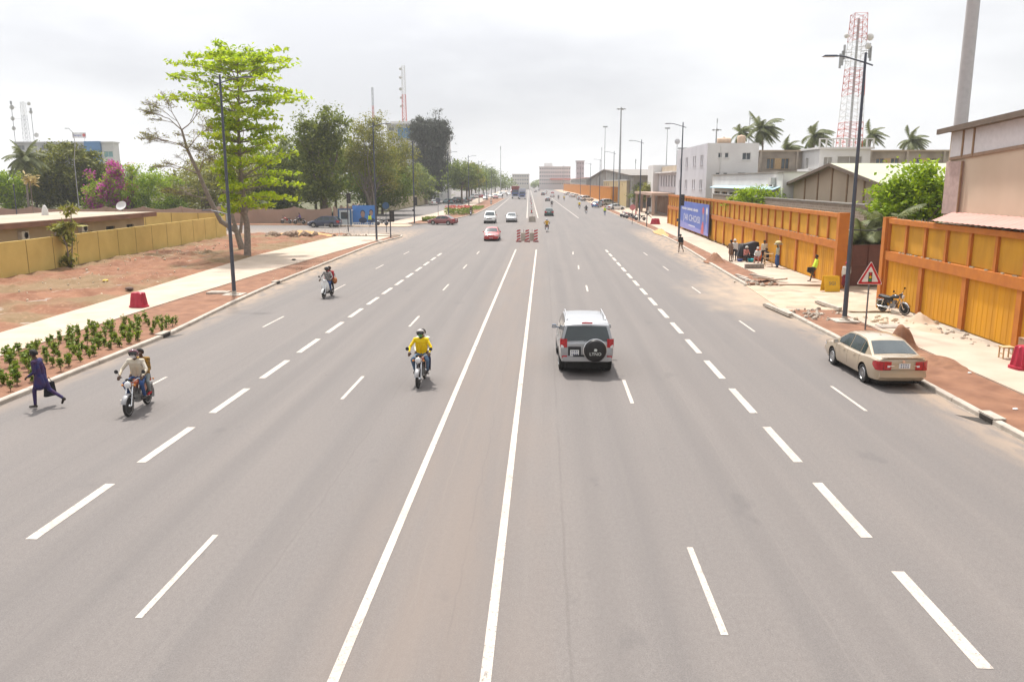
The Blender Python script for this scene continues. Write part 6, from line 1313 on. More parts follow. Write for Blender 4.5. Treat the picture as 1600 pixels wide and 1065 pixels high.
t = thing('cream_store', 'cream and brown store building between the fence and the grey warehouse', 'building'); facade(t, (21.6, 300, 0), WEST, 84, 0, 6.8, [(4 + 9 * k, 8 + 9 * k, 5.0, 6.2) for k in range(3)] + [(44 + 9 * k, 45.5 + 9 * k, 5.4, 6.0) for k in range(4)], M('cream_yellow', (.52, .40, .20), .85, col2=(.46, .33, .15), scale=.2), pane_m=M('maroon_panel', (.22, .07, .06), .7)); plain(t, 21.6, 22.4, 216, 300, 0, 6.8, beige, west=False); slab(t, 21.5, 22.4, 216, 300, 6.8, 7.0, whitew)
t = thing('long_store', 'low grey store running on behind the far end of the fence', 'building'); facade(t, (20.6, 640, 0), WEST, 238, 0, 8.2, [(6 + 12 * k, 12 + 12 * k, 5.8, 7.2) for k in range(19)], greyc); plain(t, 20.6, 50, 402, 640, 0, 8.2, greyc, west=False); slab(t, 20.2, 50, 401.8, 640, 8.2, 8.6, pinkroof)
# far end of the road
def far_block(label, x0, x1, y0, y1, h, mat, floors, nwin, roofm=None, extra=None, west_w=0, name='distant_building'):
    t = thing(name, label, 'building'); W_ = x1 - x0; fh = h / floors; ww = [((i + .2) * W_ / nwin, (i + .8) * W_ / nwin, k * fh + fh * .4, k * fh + fh * .8) for i in range(nwin) for k in range(1, floors)]
    facade(t, (x0, y0, 0), SOUTH, W_, 0, h, ww, mat, sill=False, depth=.4, frame_m=M('far_frame', (.42, .40, .40), .8), pane_m=M('hazed_pane', (.20, .21, .23), .4)); plain(t, x0, x1, y0, y1, 0, h, mat, south=False); slab(t, x0 - .5, x1 + .5, y0 - .5, y1, h, h + .5, roofm or mat); return t  # panes paler than near glass: haze put into their colour
b_ = far_block('wide pinkish many-windowed building closing the road', -4, 22, 690, 730, 18.5, M('hazed_pink', (.62, .56, .55), .9), 6, 14); MB().bb(0, 7, 700, 720, 19, 22).build('roof_house', whitew, b_); MB().bb(5, 22, 683, 689, 8.0, 9.2).build('red_awning', M('awning_red', (.55, .16, .11), .8), b_)  # pink render lightened, part of the distance haze painted into it
far_block('pale hazy block far away on the left of the road end', -27, -13, 700, 730, 12.5, M('far_cream', (.60, .56, .50), .9), 4, 7); far_block('small hazy tower right of the far pinkish building', 22, 27, 560, 575, 20, M('far_grey', (.42, .40, .42), .9), 6, 3)
# far left office with the blue panel
t = far_block('lilac-white office block with a blue panel far behind the left trees', -196, -168.2, 300, 306, 20.5, whitew2, 5, 6)
u = thing('blue_office_wing', 'tall blue panelled wing and white banded wing of the far left office', 'building'); MB().bb(-168.0, -162.2, 297, 303, 0, 21.0).build('blue_panel', bluep, u); facade(u, (-162.1, 298, 0), SOUTH, 4.4, 0, 20.4, [(.6, 4.0, 15.4, 17.4), (.6, 4.0, 11, 13), (.6, 4.0, 6.6, 8.6)], whitew, pane_m=M('teal_glass', (.16, .33, .34), .2)); plain(u, -162.1, -157.7, 298, 302, 0, 20.4, whitew, south=False); slab(u, -162.1, -157.4, 297.6, 302.3, 20.4, 20.9, whitew)
t = thing('roof_sign', 'small white roof sign with blue letters and a red disc', 'sign', (-173.5, 304, 21.5)); MB().bb(-2.6, 2.6, 0, .2, 1.0, 3.0).build('board', whitew, t); lettering('sign_lettering', 'Banque', 1.1, M('sign_blue', (.08, .10, .32), .6), t, (-.7, -.02, 2.0), (R(90), 0, 0), .02); MB().lathe([(0, 0), (.62, 0), (.62, .06), (0, .06)], 18, (1.9, -.07, 2.0), 'Y').build('red_disc', M('sign_red', (.50, .10, .09), .6), t); MB().bb(-2, -1.9, 0, .1, 0, 1).build('post', galv, t); MB().bb(1.9, 2, 0, .1, 0, 1).build('post', galv, t)
lattice('lattice mast hung with dishes on the far left office', (-193, 303, 21), 14.5, 1.8, 1.2, 9, [galv, galv, mwhite], dishes=((-4.0, 12.5, .9), (-4.2, 8.5, .8), (-4.2, 5.0, .8), (2.6, 13.8, .7), (3.0, 10.8, .7), (4.2, 2.5, .9)), rr=.06)
for lb, x, h in (('thin aerial left of the dish-hung mast', -196.8, 13.5), ('thin aerial right of the dish-hung mast', -189.6, 11)):
    t = thing('thin_aerial', lb, 'aerial', (x, 302, 21)); MB().tube([(0, 0, 0), (0, 0, h)], .12, 5).build('pole', galv, t); MB().bb(-.3, .3, -.2, .2, h, h + 1.2).build('antenna', galv, t)
t = far_block('white tall building with a blue glass patch behind the dark needle-leaved tree', -57, -37.9, 300, 307, 26.6, whitew2, 8, 6); MB().bb(-53, -47.5, 299.6, 299.99, 22, 25.6).build('blue_glass', bluep, t); MB().bb(-37.8, -33.9, 296, 299.4, 0, 25).build('ribbed_wing', whitew, t); MB().bb(-56, -44, 301, 306, 27.1, 28).build('roof_house', whitew, t)
lattice('tall red and white mast on the white building', (-51.2, 304, 27.5), 20.2, 1.5, 1.0, 16, [mred, mred, mwhite, mwhite], dishes=((-1.0, 6, .5), (-1.0, 9, .5), (-1.1, 12, .6), (-1.1, 16, .5), (-1, 19, .5)), rr=.055)
lattice('thinner mast left of the tall red and white one', (-66, 320, 18), 24, .8, .5, 14, [mwhite, galv, mred, galv], dishes=(), rr=.05)
for i, (x, y, h) in enumerate(((-20.0, 380, 21), (13.2, 560, 16), (24, 330, 27.5), (29, 420, 22), (33, 300, 13), (61.5, 300, 27), (73, 300, 27.5), (44, 300, 25))):
    lb = ['slim grey aerial above the far left trees', 'slim aerial over the road end', 'tall pale aerial mast left of the floodlight mast', 'hazy aerial beyond the grey warehouse', 'short hazy pole behind the fence', 'hazy aerial behind the palms, left one', 'hazy aerial behind the palms, right one', 'hazy T-topped floodlight mast behind the white block'][i]
    t = thing('distant_aerial', lb, 'aerial', (x, y, 0)); MB().tube([(0, 0, 0), (0, 0, h)], [.22, .10], 6).build('pole', galv, t)
    MB().bb(-.9, .9, -.2, .2, h, h + .5).build('head', galv, t) if i in (2, 7) else MB().bb(-.15, .15, -.15, .15, h, h + 1.5).build('tip', galv, t)
def floodlight(label, loc, h):
    t = thing('floodlight_mast', label, 'mast', loc); MB().tube([(0, 0, 0), (0, 0, h)], [.38, .16], 10).build('shaft', galv, t, smooth=60); MB().lathe([(.0, 0), (.8, 0), (.8, .12), (0, .12)], 12, (0, 0, h - .4)).build('ring', galv, t)
    for k in range(6): a = PI / 3 * k; MB().box((math.cos(a) * 1.0, math.sin(a) * 1.0, h - .45), (.6, .45, .22), rz=a, ry=R(20)).build('floodlight', galv, t)
floodlight('tall floodlight mast near the corner of the orange fence', (21.5, 236, 0), 27.0); floodlight('shorter floodlight mast behind the white offices', (47.5, 232, 0), 21)
# ---------------------------------------------------------------- street lamps, signs, signals
def lamp_proto():
    t = thing('street_lamp', 'x', 'street lamp'); MB().tube([(0, 0, 0), (0, 0, 1.2), (0, 0, 12.15)], [.115, .11, .055], 12).build('pole', steel, t, smooth=60)
    MB().tube([(-.35, 0, 11.6), (0, 0, 11.72), (.9, 0, 11.98), (1.2, 0, 12.02)], .035, 8).build('arm', steel, t, smooth=60)
    MB().box((1.55, 0, 12.02), (.75, .22, .07), taper=.7).build('lantern', steel, t); MB().box((1.6, 0, 11.975), (.5, .16, .02)).build('lens', frame_w, t)
    MB().lathe([(.25, 0), (.25, .06), (.14, .09), (.13, .2)], 14).build('base_flange', kerbm, t); MB().bb(-.55, .55, -.55, .55, -.15, .02).build('footing', kerbm, t)
    MB().box((0, -.118, 1.0), (.12, .01, .35)).build('access_door', steel, t); return t
LAMP = lamp_proto(); LAMP.location = (-17.85, 45.7, .12); LAMP['label'] = 'street lamp in front of the lime green tree'; gL = 'street lamps along the avenue'; LAMP['group'] = gL
for (x, y, s, rz, lb) in ((-18.35, 88.7, 1.04, 0, 'street lamp at the junction corner in front of the blue poster'), (-18.6, 159, 1.0, 0, 'street lamp on the near end of the island'), (-18.9, 206, 1.06, 0, 'street lamp on the island just past the red flowers'), (-19.8, 250, 1.04, 0, 'third street lamp along the island'), (-20.6, 294, 1.04, 0, 'fourth street lamp along the island'), (-21.6, 338, 1.04, 0, 'fifth, farthest street lamp along the island'),
    (14.15, 38.0, .985, PI, 'tall street lamp next to the warning triangle'), (15.45, 93.7, 1.06, PI, 'street lamp in front of the blue billboard'), (15.6, 134, 1.07, PI, 'street lamp beside the parked motorcycles'), (15.8, 188, 1.08, PI, 'street lamp behind the parked white saloon'), (16.2, 240, 1.06, PI, 'street lamp third past the billboard'), (16.4, 292, 1.06, PI, 'street lamp before the cream store'), (15.2, 344, 1.06, PI, 'farthest street lamp on the right')):
    dup(LAMP, (x, y, .12), rz, lb, gL, s)
t = LAMP; MB().tube([(0, 0, 4.55), (-.5, 0, 4.68), (-.95, 0, 4.76)], .03, 8).build('footpath_arm', steel, t); MB().box((-1.25, 0, 4.80), (.6, .2, .06), taper=.8).build('footpath_lantern', steel, t)
for nm, lb, x, y in (('cable_cover', 'concrete cable cover lying by the first left street lamp', -19.0, 46.3), ('cable_cover', 'concrete cover beside the junction corner lamp', -19.4, 88.9), ('cable_cover', 'concrete cover slab by the warning triangle', 15.6, 36.2)):
    t = thing(nm, lb, 'slab', (x, y, .12)); MB().bb(-.6, .6, -.4, .4, -.05, .07).build('slab', kerbm, t); MB().bb(-.4, .4, -.25, .25, .071, .09).build('lid', kerbm, t)
def warning_sign():
    t = thing('traffic_sign', 'triangular warning sign showing a traffic light', 'sign', (14.15, 35.5, .10)); t.scale = (.92, .92, .98); MB().tube([(0, 0, -.1), (0, 0, 2.75)], .038, 10).build('post', M('post_grey', (.17, .17, .18), .5, metal=.3), t)
    def tri(nm, s, y, m, par, th=.012):
        c = 2.42; q = MB(); h = s * .866; pts = [(-s / 2, c - h / 3), (s / 2, c - h / 3), (0, c + 2 * h / 3)]; out = []
        for i in range(3):
            p, a, b = Vector(pts[i]), Vector(pts[i - 1]), Vector(pts[(i + 1) % 3])
            for k in range(4): u = k / 3; p1 = p.lerp(a, .07); p2 = p.lerp(b, .07); out.append((p1 * (1 - u) ** 2 + p * 2 * u * (1 - u) * .9 + (p1 + p2) * .1 * u * (1 - u) + p2 * u * u))
        k = len(out); q.add([(p[0], y, p[1]) for p in out] + [(p[0], y + th, p[1]) for p in out], [tuple(range(k)), tuple(range(2 * k - 1, k - 1, -1))] + [(i, k + i, k + (i + 1) % k, (i + 1) % k) for i in range(k)]); return q.build(nm, m, par)
    rd = M('sign_red_face', (.50, .02, .03), .4); wt = M('sign_white_face', (.72, .70, .66), .4)
    b = tri('plate', 1.20, -.060, wt, t); tri('red_border', 1.13, -.066, rd, b, .006); tri('white_field', .80, -.072, wt, b, .006)
    MB().box((0, -.078, 2.40), (.17, .008, .43)).build('symbol_body', M('symbol_black', (.02, .03, .02), .5), b)
    for z, c, nm in ((2.54, (.50, .02, .03), 'red'), (2.40, (.75, .48, .02), 'amber'), (2.26, (.02, .25, .08), 'green')): MB().lathe([(0, 0), (.06, 0), (.06, .006), (0, .006)], 14, (0, -.0885, z), 'Y').build(nm + '_disc', M('symbol_' + nm, c, .4), b)
warning_sign()
def signal(label, loc, h, rz=0, low=False, tall=False):
    t = thing('traffic_signal', label, 'traffic light', loc, rz); MB().tube([(0, 0, 0), (0, 0, h)], .07 if not tall else .11, 10).build('post', steel, t, smooth=60); z = h - .1 if not tall else 3.4
    MB().box((.22, 0, z), (.32, .25, 1.0)).build('signal_head', blackp, t); MB().box((.22, -.13, z), (.55, .015, 1.3)).build('backing_board', blackp, t)
    for k in range(3): MB().lathe([(0, 0), (.10, 0), (.10, -.06)], 12, (.22, -.14, z + .3 - .3 * k), 'Y').build('lens', M('signal_lens', (.06, .05, .05), .3), t)
    MB().box((-.16, 0, 2.0), (.24, .2, .32)).build('pedestrian_signal', blackp, t)
signal('traffic light post on the junction corner kerb', (-17.75, 93.8, .1), 2.6); signal('tall traffic light pole at the near tip of the island', (-20.3, 127.5, .1), 12.5, tall=True); signal('slim traffic light in front of the blue booth', (-25.4, 105.0, .1), 4.4)
signal('traffic light just past the red barrier on the right', (14.95, 119, .1), 3.6); signal('traffic light fixed beside the lamp in front of the billboard', (15.9, 96.5, .1), 4.4)
def disc_sign(label, loc, m, h=2.6, tri=False):
    t = thing('road_sign', label, 'sign', loc); MB().tube([(0, 0, 0), (0, 0, h)], .04, 8).build('post', steel, t); MB().lathe([(0, 0), (.45, 0), (.45, .02), (0, .02)], 20 if not tri else 3, (0, -.07, h), 'Y').build('plate', m, t)
disc_sign('round dark backed road sign at the island tip', (-19.7, 152, .1), M('sign_back', (.12, .14, .18), .5), 3.0); disc_sign('red and white notice sign beside the parked motorcycles', (13.6, 126, .05), M('sign_pink', (.60, .22, .22), .5), 2.6); disc_sign('round blue road sign beside the junction lamp', (-20.2, 104, .1), M('sign_blue_face', (.03, .08, .16), .5), 3.4)

# ---------------------------------------------------------------- barriers and median furniture
def delineator(label, x, y, rz=0):
    t = thing('delineator', label, 'delineator', (x, y, 0), rz); wt = M('reflect_white', (.72, .70, .68), .5); rd = M('reflect_red', (.48, .03, .035), .5); MB().bb(-.2, .2, 0, .04, .12, 1.36).build('board', wt, t)
    for k in range(4):
        z = .14 + .31 * k; q = MB(); q.add([(-.2, -.004, z), (.2, -.004, z + .15), (.2, -.004, min(1.36, z + .32)), (-.2, -.004, z + .17)], [(0, 1, 2, 3)]); q.build('red_stripe', rd, t)
    MB().bb(-.3, .3, -.18, .22, 0, .12).build('foot', M('foot_red', (.28, .05, .045), .7), t)
for x, lb in ((-2.75, 'left striped delineator of the three at the end of the median lines'), (-1.8, 'middle striped delineator of the three'), (-.85, 'right striped delineator of the three')): delineator(lb, x, 89.6)
for x, y, lb in ((-2.25, 91.5, 'concrete block behind the left and middle delineators'), (-1.3, 91.5, 'concrete block behind the middle and right delineators'), (-1.9, 134.5, 'wide concrete block standing alone in the median')):
    t = thing('concrete_block', lb, 'block', (x, y, 0)); w_ = .32 if y < 100 else .6; q = MB(); q.box((0, 0, .45), (w_ * 2, .5, .9), taper=.86); q.build('block', kerbm, t); MB().tube([(0, 0, .9), (0, 0, 1.25)], .02, 6).build('rebar', M('rust', (.15, .06, .035), .9), t)
for i, (x, y) in enumerate(((-2.55, 172), (-2.9, 196), (-3.5, 232), (-4.2, 268), (-5.0, 310))):
    t = thing('median_post', ['nearest thin striped post in the far median', 'second thin striped post in the far median', 'third thin striped post in the far median', 'fourth thin striped post in the far median', 'farthest thin striped post in the far median'][i], 'post', (x, y, 0)); MB().bb(-.12, .12, -.05, .05, .1, .7).build('lower_panel', M('reflect_red', (.48, .03, .035), .5), t); MB().bb(-.12, .12, -.05, .05, .7, 1.3).build('upper_panel', M('reflect_white', (.72, .70, .68), .5), t); MB().bb(-.3, .3, -.2, .2, 0, .1).build('foot', blackp, t)
def tub(label, loc, s=1.0, rz=0, wide=1.0):
    t = thing('plastic_barrier', label, 'barrier', loc, rz); rd = M('barrier_red', (.40, .018, .045), .45, var=.15, scale=3, pos=False); q = MB(); n = 48; prof = [(.46, 0), (.46, .09), (.40, .10), (.31, .72), (.28, .76), (0, .76)]; vs = []
    for i, (r_, z) in enumerate(prof):
        for j in range(n):
            a = 2 * PI * j / n; rib = .022 * (1 if (j % 6) < 3 else -1) if i in (2, 3) else 0; x, y = math.cos(a), math.sin(a); k = (abs(x) ** 4 + abs(y) ** 4) ** -.25; vs.append(((r_ + rib) * x * k * wide, (r_ + rib) * y * k * .72, z))
    q.add(vs, [(i * n + j, i * n + (j + 1) % n, (i + 1) * n + (j + 1) % n, (i + 1) * n + j) for i in range(len(prof) - 1) for j in range(n)]); q.build('shell', rd, t, smooth=40); MB().lathe([(.07, 0), (.07, .03), (0, .03)], 10, (0, 0, .76)).build('filler_cap', rd, t); t.scale = (s,) * 3
tub('red ribbed plastic barrier on the left footpath', (-20.9, 40.6, .145), 1.0, R(-12)); tub('red plastic barrier cut by the right edge of the picture', (16.72, 28.0, .145), 1.05, R(10)); tub('low red barrier in front of the white offices', (17.0, 125, .145), 1.15, 0, 1.5)
t = thing('stool', 'small timber stool behind the right-hand red barrier', 'stool', (17.0, 29.7, .145)); MB().bb(-.22, .22, -.18, .18, .40, .44).build('seat', timber, t)
for sx in (-1, 1):
    for sy in (-1, 1): MB().bb(sx * .17 - .02, sx * .17 + .02, sy * .14 - .02, sy * .14 + .02, 0, .40).build('leg', timber, t)
    MB().bb(sx * .17 - .015, sx * .17 + .015, -.12, .12, .16, .19).build('stretcher', timber, t)
t = thing('cardboard_box', 'brown cardboard box on a crate behind the right-hand red barrier', 'box', (17.35, 29.0, .145)); MB().bb(-.25, .25, -.2, .2, .0, .85).build('carton', M('cardboard', (.30, .19, .12), .9, var=.2), t); MB().bb(-.26, .26, -.21, .21, .851, .88).build('lid', M('cardboard', (.30, .19, .12), .9), t)
for lb, x, y in (('dark kerb inlet at the right kerb near the parked saloon', 12.36, 22.0), ('dark kerb inlet at the end of the planted bed', -16.15, 33.3), ('dark kerb inlet behind the white scooter', -17.28, 51.5)):
    t = thing('kerb_inlet', lb, 'drain', (x, y, 0)); sg = 1 if x > 0 else -1; MB().bb(sg * -.115, sg * .10, -.32, .32, .02, .153).build('throat_shade', M('inlet_shade_and_mud', (.035, .028, .022), .7), t); MB().bb(sg * -.09, sg * .22, -.42, .42, .154, .20).build('lintel', kerbm, t); q = MB(); q.add([(sg * -.12, -.34, .007), (sg * -.12, .34, .007), (sg * -.34, .45, .007), (sg * -.62, .62, .007), (sg * -.42, .05, .007), (sg * -.30, -.25, .007)], [tuple(range(6)) if sg < 0 else tuple(range(5, -1, -1))]); q.build('mud_stain', M('inlet_shade_and_mud', (.035, .028, .022), .7), t)  # no hole: a near-black block paints the shade of the opening; mud shares its colour
t = thing('notice_board', 'yellow folding notice board at the gateway', 'sign', (17.25, 49.0, .05), R(6)); t.scale = (.88,) * 3; yb_ = M('board_yellow', (.68, .40, .02), .6); MB().box((0, -.25, .52), (1.05, .04, 1.08), rx=R(-14)).build('front_board', yb_, t); MB().box((0, .25, .52), (1.05, .04, 1.08), rx=R(14)).build('back_board', yb_, t); lettering('notice_lettering', 'SGI', .34, M('notice_grey', (.22, .19, .12), .6), t, (0, -.275, .55), (R(90 - 14), 0, 0), .004)

# rubble, stones, soil heaps
def mound(label, loc, rx, ry, h, mat, name='soil_heap', seed=0, rough=.35):
    q = MB(); nr, na = 9, 28; vs = [(0, 0, h)]; fs = []
    for i in range(1, nr + 1):
        u = i / nr
        for j in range(na):
            a = 2 * PI * j / na; e = 1 + .22 * mnoise.noise(Vector((math.cos(a) * 1.5, math.sin(a) * 1.5, seed))); x, y = rx * u * e * math.cos(a), ry * u * e * math.sin(a); z = h * (.5 + .5 * math.cos(PI * u)) * (1 + rough * mnoise.fractal(Vector((x * 2.2, y * 2.2, seed + 5)), 1, 2, 4)) - (.04 if i == nr else 0); vs.append((x, y, max(z, -.04)))
    for j in range(na): fs.append((0, 1 + j, 1 + (j + 1) % na))
    for i in range(nr - 1):
        for j in range(na): fs.append((1 + i * na + j, 1 + (i + 1) * na + j, 1 + (i + 1) * na + (j + 1) % na, 1 + i * na + (j + 1) % na))
    q.add(vs, fs); t = q.build(name, mat, None, smooth=50, loc=loc); return tag(t, label, 'heap')
heap = M('heap_soil', (.27, .135, .075), .95, col2=(.16, .075, .042), scale=3, bump=.8, bscale=10, detail=8)
mound('dark red soil heap behind the parked champagne saloon', (14.2, 32.0, .1), .75, .85, .85, heap, seed=1); mound('low spread of red soil on the right verge', (14.3, 29.0, .1), .9, 2.2, .22, heap, seed=2); mound('small red soil heap on the far right verge', (14.0, 66.5, .1), .9, 1.6, .7, heap, seed=3); mound('low sand heap against the ochre wall by the parked motorcycle', (17.5, 37.6, .12), .65, 1.0, .42, sand, seed=4)
mound('loose sand spilled in front of the ochre wall', (16.9, 36.0, .12), .8, 2.0, .14, sand, seed=5); mound('orange sand ridge along the kerb before the billboard', (14.9, 104, .1), .7, 6.0, .5, M('orange_sand', (.52, .31, .13), .95, var=.2, bump=.4), seed=6); mound('orange earth bank beside the rubble at the junction', (-29.5, 98.2, .1), 4.5, 1.6, .55, M('orange_sand', (.52, .31, .13), .95), seed=7)
STONE = []
for v in range(5):
    q = MB(); q.ball((0, 0, 0), (.5, .42, .34), 8); me = q.mesh('stone', rubm)
    for i, vv in enumerate(me.vertices): vv.co *= 1 + .35 * mnoise.noise(vv.co * 2.5 + Vector((v * 7, 0, 0)))
    STONE.append(me)
def stones(label, cx, cy, rx, ry, n, s0, s1, z=.1, mat=None, grp=None):
    t = thing('rubble_pile', label, 'rubble', (cx, cy, z))
    for i in range(n):
        o = put(None, 'stone', STONE[i % 5], t); a = rng.normal(size=2) * .5; o.location = (a[0] * rx, a[1] * ry, rng.uniform(-.02, .10) * s1); o.scale = (rng.uniform(s0, s1),) * 3; o.rotation_euler = tuple(rng.uniform(0, 6, 3))
        if mat: o.material_slots[0].link = 'OBJECT'; o.material_slots[0].material = mat
pale_s = M('pale_stone', (.55, .45, .33), .95, var=.25, scale=3, bump=.4, bscale=12); brown_s = M('brown_lump', (.24, .17, .12), .95, var=.3, scale=3, bump=.5, bscale=10)
stones('pale broken stones lying before the parked motorcycle', 16.2, 37.6, 1.4, 1.3, 26, .08, .40, .14, pale_s); stones('scattered stones along the foot of the ochre wall', 17.4, 34.6, .5, 2.6, 34, .06, .28, .12); stones('broken concrete between kerb and path by the tall lamp', 13.6, 39.8, .9, 1.8, 46, .08, .36, .08); stones('mixed rubble where the far kerb has been broken out', 13.9, 52.6, 1.2, 1.6, 30, .08, .40, .05)
stones('big brown lumps of rubble at the junction edge', -29.6, 96.6, 4.6, 1.2, 30, .4, 1.5, .1, brown_s); stones('small stones strewn beside the rubble lumps', -23.6, 97.0, 2.2, 1.2, 40, .1, .45, .12); stones('pale stones scattered near the yellow wall on the dirt lot', -33.2, 72, 3.0, 14, 60, .05, .26, .2, pale_s); stones('small stones scattered across the near dirt lot', -29, 52, 5, 10, 60, .04, .18, .12, pale_s); stones('dark and pale grit on the left verge', -18.2, 60, 1.2, 14, 40, .03, .12, .12, pale_s)
t = thing('broken_slab', 'broken concrete slab propped on rubble at the far kerb', 'slab', (14.5, 53.2, .2)); MB().box((0, 0, .1), (1.7, .5, .10), rz=.5, ry=.12).build('slab', conc, t); MB().box((.7, -.5, .1), (1.1, .35, .10), rz=-.7, ry=-.15).build('fragment', conc, t)
for i, (x, y, rz, ln) in enumerate(((13.4, 54.0, .15, 2.0), (14.9, 55.6, .30, 2.6), (13.55, 55.5, .1, 2.2), (15.0, 42.6, .1, 2.6), (11.9, 41.0, .08, 3.4))):
    t = thing('loose_kerbstone', ['loose kerbstone lying by the broken slab', 'long kerb length beside the far footpath', 'loose kerbstone nearest the far verge', 'kerb length edging the near footpath end', 'old kerb length lying on the sandy road edge'][i], 'kerbstone', (x, y, .05), rz); MB().box((0, 0, .09), (.18, ln, .16)).build('stone', kerbm, t); MB().box((.0, ln / 2 + .12, .06), (.2, .16, .12), rz=.3).build('chip', kerbm, t)
MB_ = thing('block_stack', 'small stack of grey concrete blocks on the far right footpath', 'blocks', (15.75, 61.0, .15)); MB_.scale = (.85, .8, .8)
for i in range(5):
    for k in range(2): MB().bb(-.8 + .33 * i, -.49 + .33 * i, -.2, .2, k * .21, k * .21 + .2).build('concrete_block', greyc, MB_)
litter = [('small blue plastic scrap on the dirt lot', -27.2, 40.6, (.10, .16, .55), .12), ('yellow scrap of litter on the dirt lot', -28.6, 51.5, (.7, .5, .08), .2), ('dark brown clod on the dirt lot near the red barrier', -24.9, 47.4, (.09, .045, .03), .28), ('white scrap on the right verge near the kerb inlet', 13.5, 22.8, (.7, .7, .7), .08), ('white scrap on the red soil beside the saloon', 14.5, 27.3, (.7, .7, .7), .07), ('dark scrap on the left footpath beyond the first lamp', -20.6, 66, (.03, .03, .03), .2)]
for lb, x, y, c, s in litter: q = MB(); q.ball((0, 0, s * .3), (s, s * .8, s * .35), 7); tag(q.build('litter', M('litter_' + lb.split()[1] + lb.split()[0], c, .7), None, loc=(x, y, .145 if 'path' in lb else .12)), lb, 'litter')

# ---------------------------------------------------------------- poster hoarding and booth at the junction
t = thing('poster_hoarding', 'blue poster hoarding with a portrait at the junction', 'hoarding', (-26.9, 121.0, .1), R(4)); pb = M('poster_blue', (.05, .17, .48), .6, col2=(.07, .22, .55), scale=.5); MB().bb(-1.6, 1.75, 0, .12, .45, 2.95).build('panel', pb, t); MB().bb(-1.6, 1.75, .0, .1, .05, .44).build('lower_strip', plate_m, t); MB().bb(1.76, 1.95, -.02, .14, .0, 2.8).build('edge_frame', frame_w, t)
def oval(nm, x, z, a, b, y, m): q = MB(); q.add([(x + a * math.cos(2 * PI * i / 18), y, z + b * math.sin(2 * PI * i / 18)) for i in range(18)], [tuple(range(18))]); q.build(nm, m, t)
sk = M('print_skin', (.30, .20, .17), .7); dk = M('print_dark', (.04, .06, .12), .7)
for x, s in ((-.1, 1), (1.15, .85)):
    oval('printed_shoulders', x, .75, .62 * s, .42 * s, -.006, dk); oval('printed_hair', x, 1.85 if s == 1 else 2.0, .36 * s, .42 * s, -.009, dk); oval('printed_face', x, 1.62 if s == 1 else 1.8, .31 * s, .48 * s, -.012, sk)
q = MB()
for i in range(9): q.box((-1.3 + .33 * i, -.006, .26), (.22, .008, .16))
q.build('small_print', pb, t)
t = thing('booth', 'small white booth with a dark blue frame left of the poster', 'booth', (-29.4, 119.6, .1)); fb = M('booth_blue', (.03, .10, .22), .5); MB().bb(-.85, .85, .06, 1.4, .1, 2.15).build('walls', M('booth_pale', (.50, .56, .58), .6), t)
for x in (-.9, .9): MB().bb(x - .1, x + .1, -.02, .15, 0, 2.3).build('frame_post', fb, t)
MB().bb(-1.0, 1.0, -.02, .15, 2.3, 2.5).build('frame_head', fb, t); MB().bb(-.55, .55, .02, .058, 1.0, 2.0).build('window', wglass, t); MB().bb(-1.0, 1.0, .0, 1.5, 2.16, 2.29).build('roof', frame_w, t)
t = thing('wire_fence', 'light wire fence panel at the junction corner', 'fence', (-26.5, 97.8, .12), R(-12))
for i in range(8): MB().tube([(i * .95, 0, 0), (i * .95, 0, 1.35)], .02, 6).build('post', frame_w, t)
for k in range(4): MB().tube([(0, -.02, .3 + .34 * k), (6.65, -.02, .3 + .34 * k)], .008, 4).build('wire', frame_w, t)

# ---------------------------------------------------------------- vehicles on the road
HATCHP.location = (1.0, 159.2, 0); HATCHP.rotation_euler.z = R(1)
P_ = lambda m: {'body': m, 'cabin': m, 'wing_mirror': m, 'door_handle': m, 'bumper_lip': m, 'boot_spoiler': m, 'roof_aerial': m, 'rear_bumper': m}
gp = 'cars parked beside the side road'; gr = 'cars parked along the orange fence'
dup(CAMRY, (-5.85, 92.6, 0), PI, 'red saloon coming toward the delineators', paint=P_(pt_red)); dup(CAMRY, (-15.6, 125.5, 0), R(72), 'maroon saloon turning at the junction mouth', paint=P_(pt_maroon), scale=.95)
dup(HATCHP, (-31.8, 118.6 - 1.3, 0), R(88), 'dark navy estate car driving past the booth', paint=P_(pt_navy), scale=1.08)
dup(HATCHP, (-33.8, 136.5, .05), R(-80), 'black car parked under the dark dense tree', paint=P_(pt_black))
def strip(o, names):
    for ch in list(o.children):
        if ch.name.split('.')[0] in names:
            for g_ in list(ch.children): bpy.data.objects.remove(g_)
            bpy.data.objects.remove(ch)
    return o
SP = ('spare_wheel_cover', 'plate_surround', 'rear_wiper')
strip(dup(PRADO, (-8.6, 131, 0), PI, 'silver-white off-roader coming toward the junction', paint=P_(pt_white)), SP); dup(HATCHP, (-5.3, 135, 0), PI, 'silver car beside the oncoming off-roader', paint=P_(pt_silver))
strip(dup(PRADO, (-18.6, 316, 0), PI, 'red and white van coming along the far left lane', paint={'body': pt_red, 'cabin': pt_white}), SP); dup(HATCHP, (-19.4, 365, 0), PI, 'white car behind the red and white van', paint=P_(pt_white)); dup(CAMRY, (-17.4, 410, 0), PI, 'farther white saloon left of the lorry', paint=P_(pt_white))
dup(CAMRY, (1.3, 280, 0), R(1), 'dark saloon driving away beyond the green hatchback', paint=P_(pt_grey)); dup(HATCHP, (.6, 430, 0), R(1), 'pale car driving away far down the right lanes', paint=P_(pt_white)); dup(HATCHP, (-5.2, 520, 0), R(1), 'tiny silver car far down the right lanes', paint=P_(pt_silver)); dup(CAMRY, (-13.0, 470, 0), PI, 'white saloon behind the lorry', paint=P_(pt_white)); dup(HATCHP, (-3.6, 600, 0), R(1), 'tiny grey car at the far end of the right lanes', paint=P_(pt_grey))
